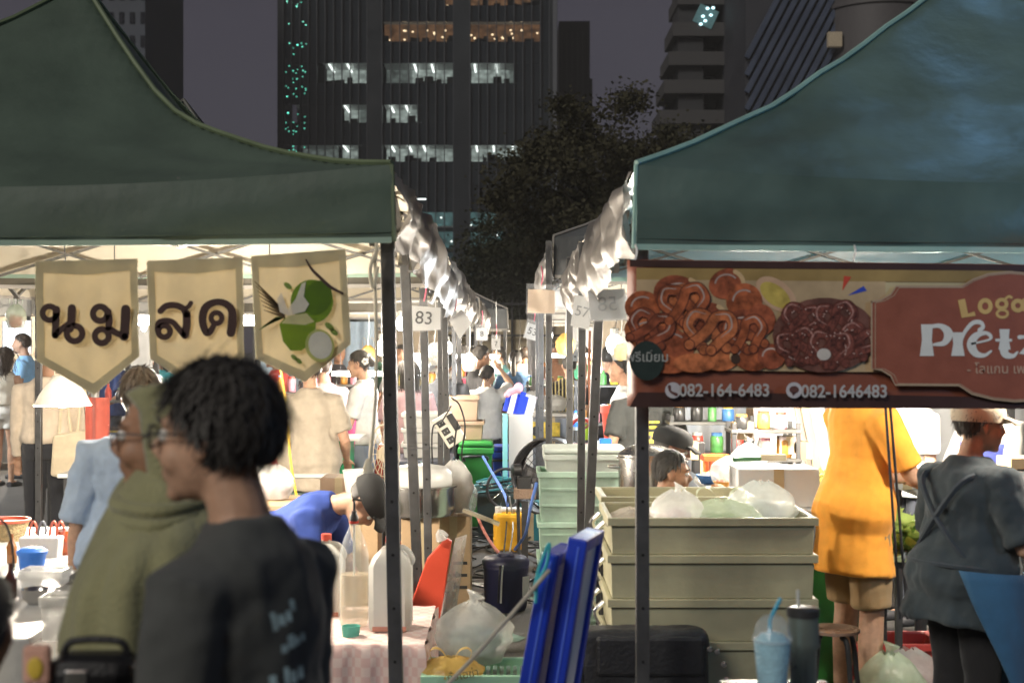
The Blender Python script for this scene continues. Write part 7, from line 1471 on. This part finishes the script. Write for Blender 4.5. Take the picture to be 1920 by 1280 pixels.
# white sign board and lit panel at far left
t = thing('light_box_sign', 'white lit sign board above the curly-haired woman at far left', 'sign', W(36, 630, 18.8)); b = MB(); b.box(W(32, 632, 18.8), (.34, .08, .40)); b.build('light_panel', emis('lit_panel', (.9, .95, 1), 1.5), t); b = MB(); b.box(W(32, 632, 18.85), (.38, .06, .44)); b.build('sign_frame', house, t); b = MB(); b.tube([W(32, 600, 18.86), W(32, 560, 18.86)], .012); b.build('hanger', steel, t)
t = thing('red_awning_cloth', 'red cloth hanging behind the left pennant tip', 'cloth', W(195, 780, 10.5)); b = MB(); b.grid(lambda u, v: W(160 + 45 * u, 745 + 130 * v, 10.5) + Vector((0, .03 * math.sin(u * 9), 0)), 14, 10); b.build('cloth_sheet', cloth('red_cloth', (.45, .10, .07)), t, smooth='keep')
# ---------------------------------------------------------------- stalls across the aisles: counters and back sheets that close the view
for i, (x0_, x1_, y, z, lab) in enumerate(((-9.4, -7.0, 18.0, 2.1, 'pale back sheet of the green tent across the left aisle'), (-9.2, -6.7, 22.0, 2.1, 'pale back sheet of the tent further along the left aisle'), (-8.8, -6.1, 27.3, 2.1, 'back sheet of the farthest tent across the left aisle'), (-5.3, -2.5, 29.8, 2.1, 'back sheet closing the market behind the left aisle'), (2.5, 5.3, 27.8, 2.1, 'back sheet closing the market behind the right aisle'), (-3.3, -1.2, 23.1, 1.9, 'back sheet of the last left tent'), (.9, 3.3, 22.4, 1.9, 'back sheet of the last right tent'), (7.1, 9.9, 18.3, 2.1, 'back sheet across the right aisle'), (-2.6, -1.6, 16.5, 1.9, 'side sheet of the fourth left tent'), (1.0, 3.5, 15.8, 1.9, 'back sheet of the fourth right tent'))):
    t = thing('back_sheet', lab, 'curtain', Vector(((x0_ + x1_) / 2, y, .1))); b = MB(); b.grid(lambda u, v: Vector((x0_ + (x1_ - x0_) * u, y + .04 * math.sin(u * 31 + i), .08 + (z) * v)), 50, 6); b.build('curtain_sheet', [sheet_w, mat('sheet_beige', (.50, .42, .32), rough=.7, trans=.2), mat('sheet_blue', (.30, .38, .46), rough=.7, trans=.2)][(0, 1, 0, 2, 0, 1, 0, 0, 2, 1)[i]], t, smooth='keep')
stuff_m = [plastic('tub_%d' % i, c_) for i, c_ in enumerate(((.7, .1, .06), (.75, .72, .66), (.05, .3, .6), (.6, .45, .08), (.08, .32, .14), (.4, .25, .14)))]
rn = random.Random(21); adj = ['red', 'white', 'blue', 'yellow', 'green', 'brown']
for i, (x0_, x1_, y) in enumerate(((-3.2, -1.3, 10.3), (-3.2, -1.0, 13.1), (-3.2, -1.0, 16.1), (-3.1, -.9, 19.1), (1.3, 3.3, 12.4), (.9, 3.3, 15.4), (.9, 3.2, 18.7), (-9.2, -7.2, 16.3), (-9, -7, 20.2))):
    lab = ['second left tent', 'third left tent', 'fourth left tent', 'fifth left tent', 'third right tent', 'fourth right tent', 'fifth right tent', 'green tent across the left aisle', 'pale tent across the left aisle'][i]
    table('food counter of the ' + lab, x0_, x1_, y - .3, y + .3, .82, white_top, skirt=[None, cloth('skirt_red', (.4, .08, .06)), cloth('skirt_white', (.6, .58, .54))][i % 3])
    x = x0_ + .2; k = 0
    while x < x1_ - .15:
        c = rn.randrange(6); s_ = rn.uniform(.10, .19); kind = rn.random()
        lb = '%s %s, %s from left on counter of %s' % (adj[c], 'tub' if kind < .5 else 'box', ['first', 'second', 'third', 'fourth', 'fifth', 'sixth', 'seventh', 'eighth', 'ninth', 'tenth', 'eleventh', 'twelfth'][k], lab)
        if kind < .5: cup('food_tub', lb, Vector((x, y, .822)), s_ * .5, s_ * rn.uniform(.8, 1.4), stuff_m[c], cat='tub', group='tubs and boxes on the counters')
        else: cbox(lb, Vector((x, y, .822)), s_, s_, s_ * rn.uniform(.6, 1.3), m=stuff_m[c], name='food_box')['group'] = 'tubs and boxes on the counters'
        x += s_ + rn.uniform(.06, .22); k += 1

# ---------------------------------------------------------------- goods racks, jars and hanging bags that crowd the stalls
ords = ['first', 'second', 'third', 'fourth', 'fifth', 'sixth', 'seventh', 'eighth', 'ninth']
rk = random.Random(77); gcol = [('red', (.55, .07, .05)), ('amber', (.55, .26, .05)), ('green', (.08, .26, .07)), ('white', (.55, .54, .5)), ('brown', (.16, .08, .04)), ('blue', (.06, .18, .45)), ('pink', (.6, .25, .3)), ('black', (.03, .03, .03)), ('yellow', (.6, .45, .06))]
gm = [mat('goods_' + n, c, rough=.35, var=.3, vscale=30, coat=.2) for n, c in gcol]
def rack(place, px, Y, w, zs):
    x = WX(px, Y); t = thing('goods_rack', 'steel goods rack ' + place, 'rack', (x, Y, 0))
    for sx in (-1, 1):
        for sy in (-.13, .13): m = MB(); m.box((x + sx * w / 2, Y + sy, zs[-1] / 2 + .02), (.025, .025, zs[-1] + .04)); m.build('post', steel, t)
    for z in zs: m = MB(); m.box((x, Y, z - .012), (w + .04, .30, .02)); m.build('shelf', steel_lite, t, bevel=.003)
    for li, z in enumerate(zs):
        xx = x - w / 2 + .06; k = 0
        while xx < x + w / 2 - .04 and k < 9:
            c = rk.randrange(9); r = rk.uniform(.028, .048); h = rk.uniform(.09, .2); c0 = Vector((xx, Y - .03 + rk.uniform(-.03, .03), z))
            lab = '%s %s, %s on %s shelf of rack %s' % (gcol[c][0], 'jar' if r > .037 else 'bottle', ords[k], ['lower', 'upper', 'top'][li], place)
            if r > .037: lathe_thing('goods_jar', lab, 'jar', c0, [('jar_body', [(r * .9, 0), (r, .01), (r, h * .6), (r * .8, h * .68), (.003, h * .68)], gm[c]), ('jar_lid', [(r * .84, h * .66), (r * .84, h * .78), (.003, h * .78)], gm[(c + 3) % 9])], 'jars and bottles on the racks')
            else: lathe_thing('goods_bottle', lab, 'bottle', c0, [('bottle_body', [(r, 0), (r, h * .6), (r * .4, h * .82), (r * .4, h), (.003, h)], gm[c]), ('cap', [(r * .45, h * .98), (r * .45, h * 1.1), (.003, h * 1.1)], gm[(c + 4) % 9])], 'jars and bottles on the racks')
            xx += r * 2 + rk.uniform(.015, .06); k += 1
for a in (('behind the cream T-shirt', 540, 14.2, .8, (.9, 1.25)), ('left of the flower lamp', 628, 15.0, .7, (.95, 1.3)), ('behind the white boxes', 790, 14.6, .55, (1.0, 1.3)), ('behind the tan crates', 862, 16.4, .5, (1.0, 1.35)),
          ('right of the alley', 1030, 16.2, .5, (.95, 1.25)), ('behind the red tub', 1140, 13.2, .6, (1.0, 1.35)), ('under the banner', 1330, 9.9, .55, (.98, 1.2)), ('beside the leaning boards', 1430, 9.0, .4, (1.02, 1.2)), ('behind the tote bag', 190, 13.4, .9, (.8, 1.2))): rack(*a)
for i, (px, py, Y, c) in enumerate(((1345, 900, 7.6, 0), (1356, 895, 7.9, 1), (1545, 872, 8.3, 3), (1495, 880, 8.4, 4), (1512, 880, 8.2, 0), (1475, 868, 8.5, 6), (1440, 866, 8.55, 2), (1330, 884, 8.3, 5))):
    r = rk.uniform(.05, .08); lathe_thing('food_bowl', gcol[c][0] + ' bowl of food, ' + ords[i] + ' along the counter under the banner', 'bowl', Vector((WX(px, Y), Y, .922)), [('bowl_body', [(r * .6, 0), (r, .05), (r * .97, .052), (r * .6, .015), (.003, .015)], gm[c]), ('food', [(r * .9, .04), (r * .6, .062), (.003, .07)], mat('food_%d' % i, ((.5, .2, .06), (.35, .1, .05), (.4, .38, .1), (.55, .4, .2))[i % 4], rough=.6, var=.6, vscale=60, bump=.8, bscale=80))])
for i, (px, py, Y) in enumerate(((560, 610, 11.5), (600, 625, 12.0), (690, 640, 14.0), (815, 640, 12.2), (880, 650, 15.5), (930, 655, 18.0), (1060, 622, 12.4), (1078, 632, 14.0), (1165, 630, 10.0), (30, 570, 12.0))):
    c0 = W(px, py + 46, Y); lab = ['above the cream T-shirt', 'left of the flower lamp', 'beside the flower lamp', 'behind the sheet reading 83', 'behind the fourth left post', 'near the end of the left row', 'behind the third right post', 'beside the striped shirt', 'beside the mirrored sheet', 'at the far left edge'][i]
    bag('pale bag of goods hanging ' + lab, c0, (.075, .06, .10), [bag_w, bag_g, bag_y, bag_c][i % 4], sd=80 + i, handles=True, content=gm[i % 9])
    cable('thin string holding the bag ' + lab, [c0 + Vector((0, 0, .2)), c0 + Vector((.01, 0, .4)), Vector((c0.x, c0.y, 2.25))], .004, wt, 'string')

# thin haze volume added to lift dark tones and veil the lamps
hb_ = MB(); hb_.box((0, 92, 24.5), (282, 242, 51)); hz_ = tag(hb_.build('haze', None), kind='stuff')
hm_ = bpy.data.materials.new('haze'); hm_.use_nodes = True; hn = hm_.node_tree.nodes; hn.clear(); ho = hn.new('ShaderNodeOutputMaterial'); hv = hn.new('ShaderNodeVolumePrincipled'); hv.inputs['Color'].default_value = (.9, .9, .88, 1); hv.inputs['Density'].default_value = .0007; hm_.node_tree.links.new(hv.outputs[0], ho.inputs['Volume']); hz_.data.materials.clear(); hz_.data.materials.append(hm_)
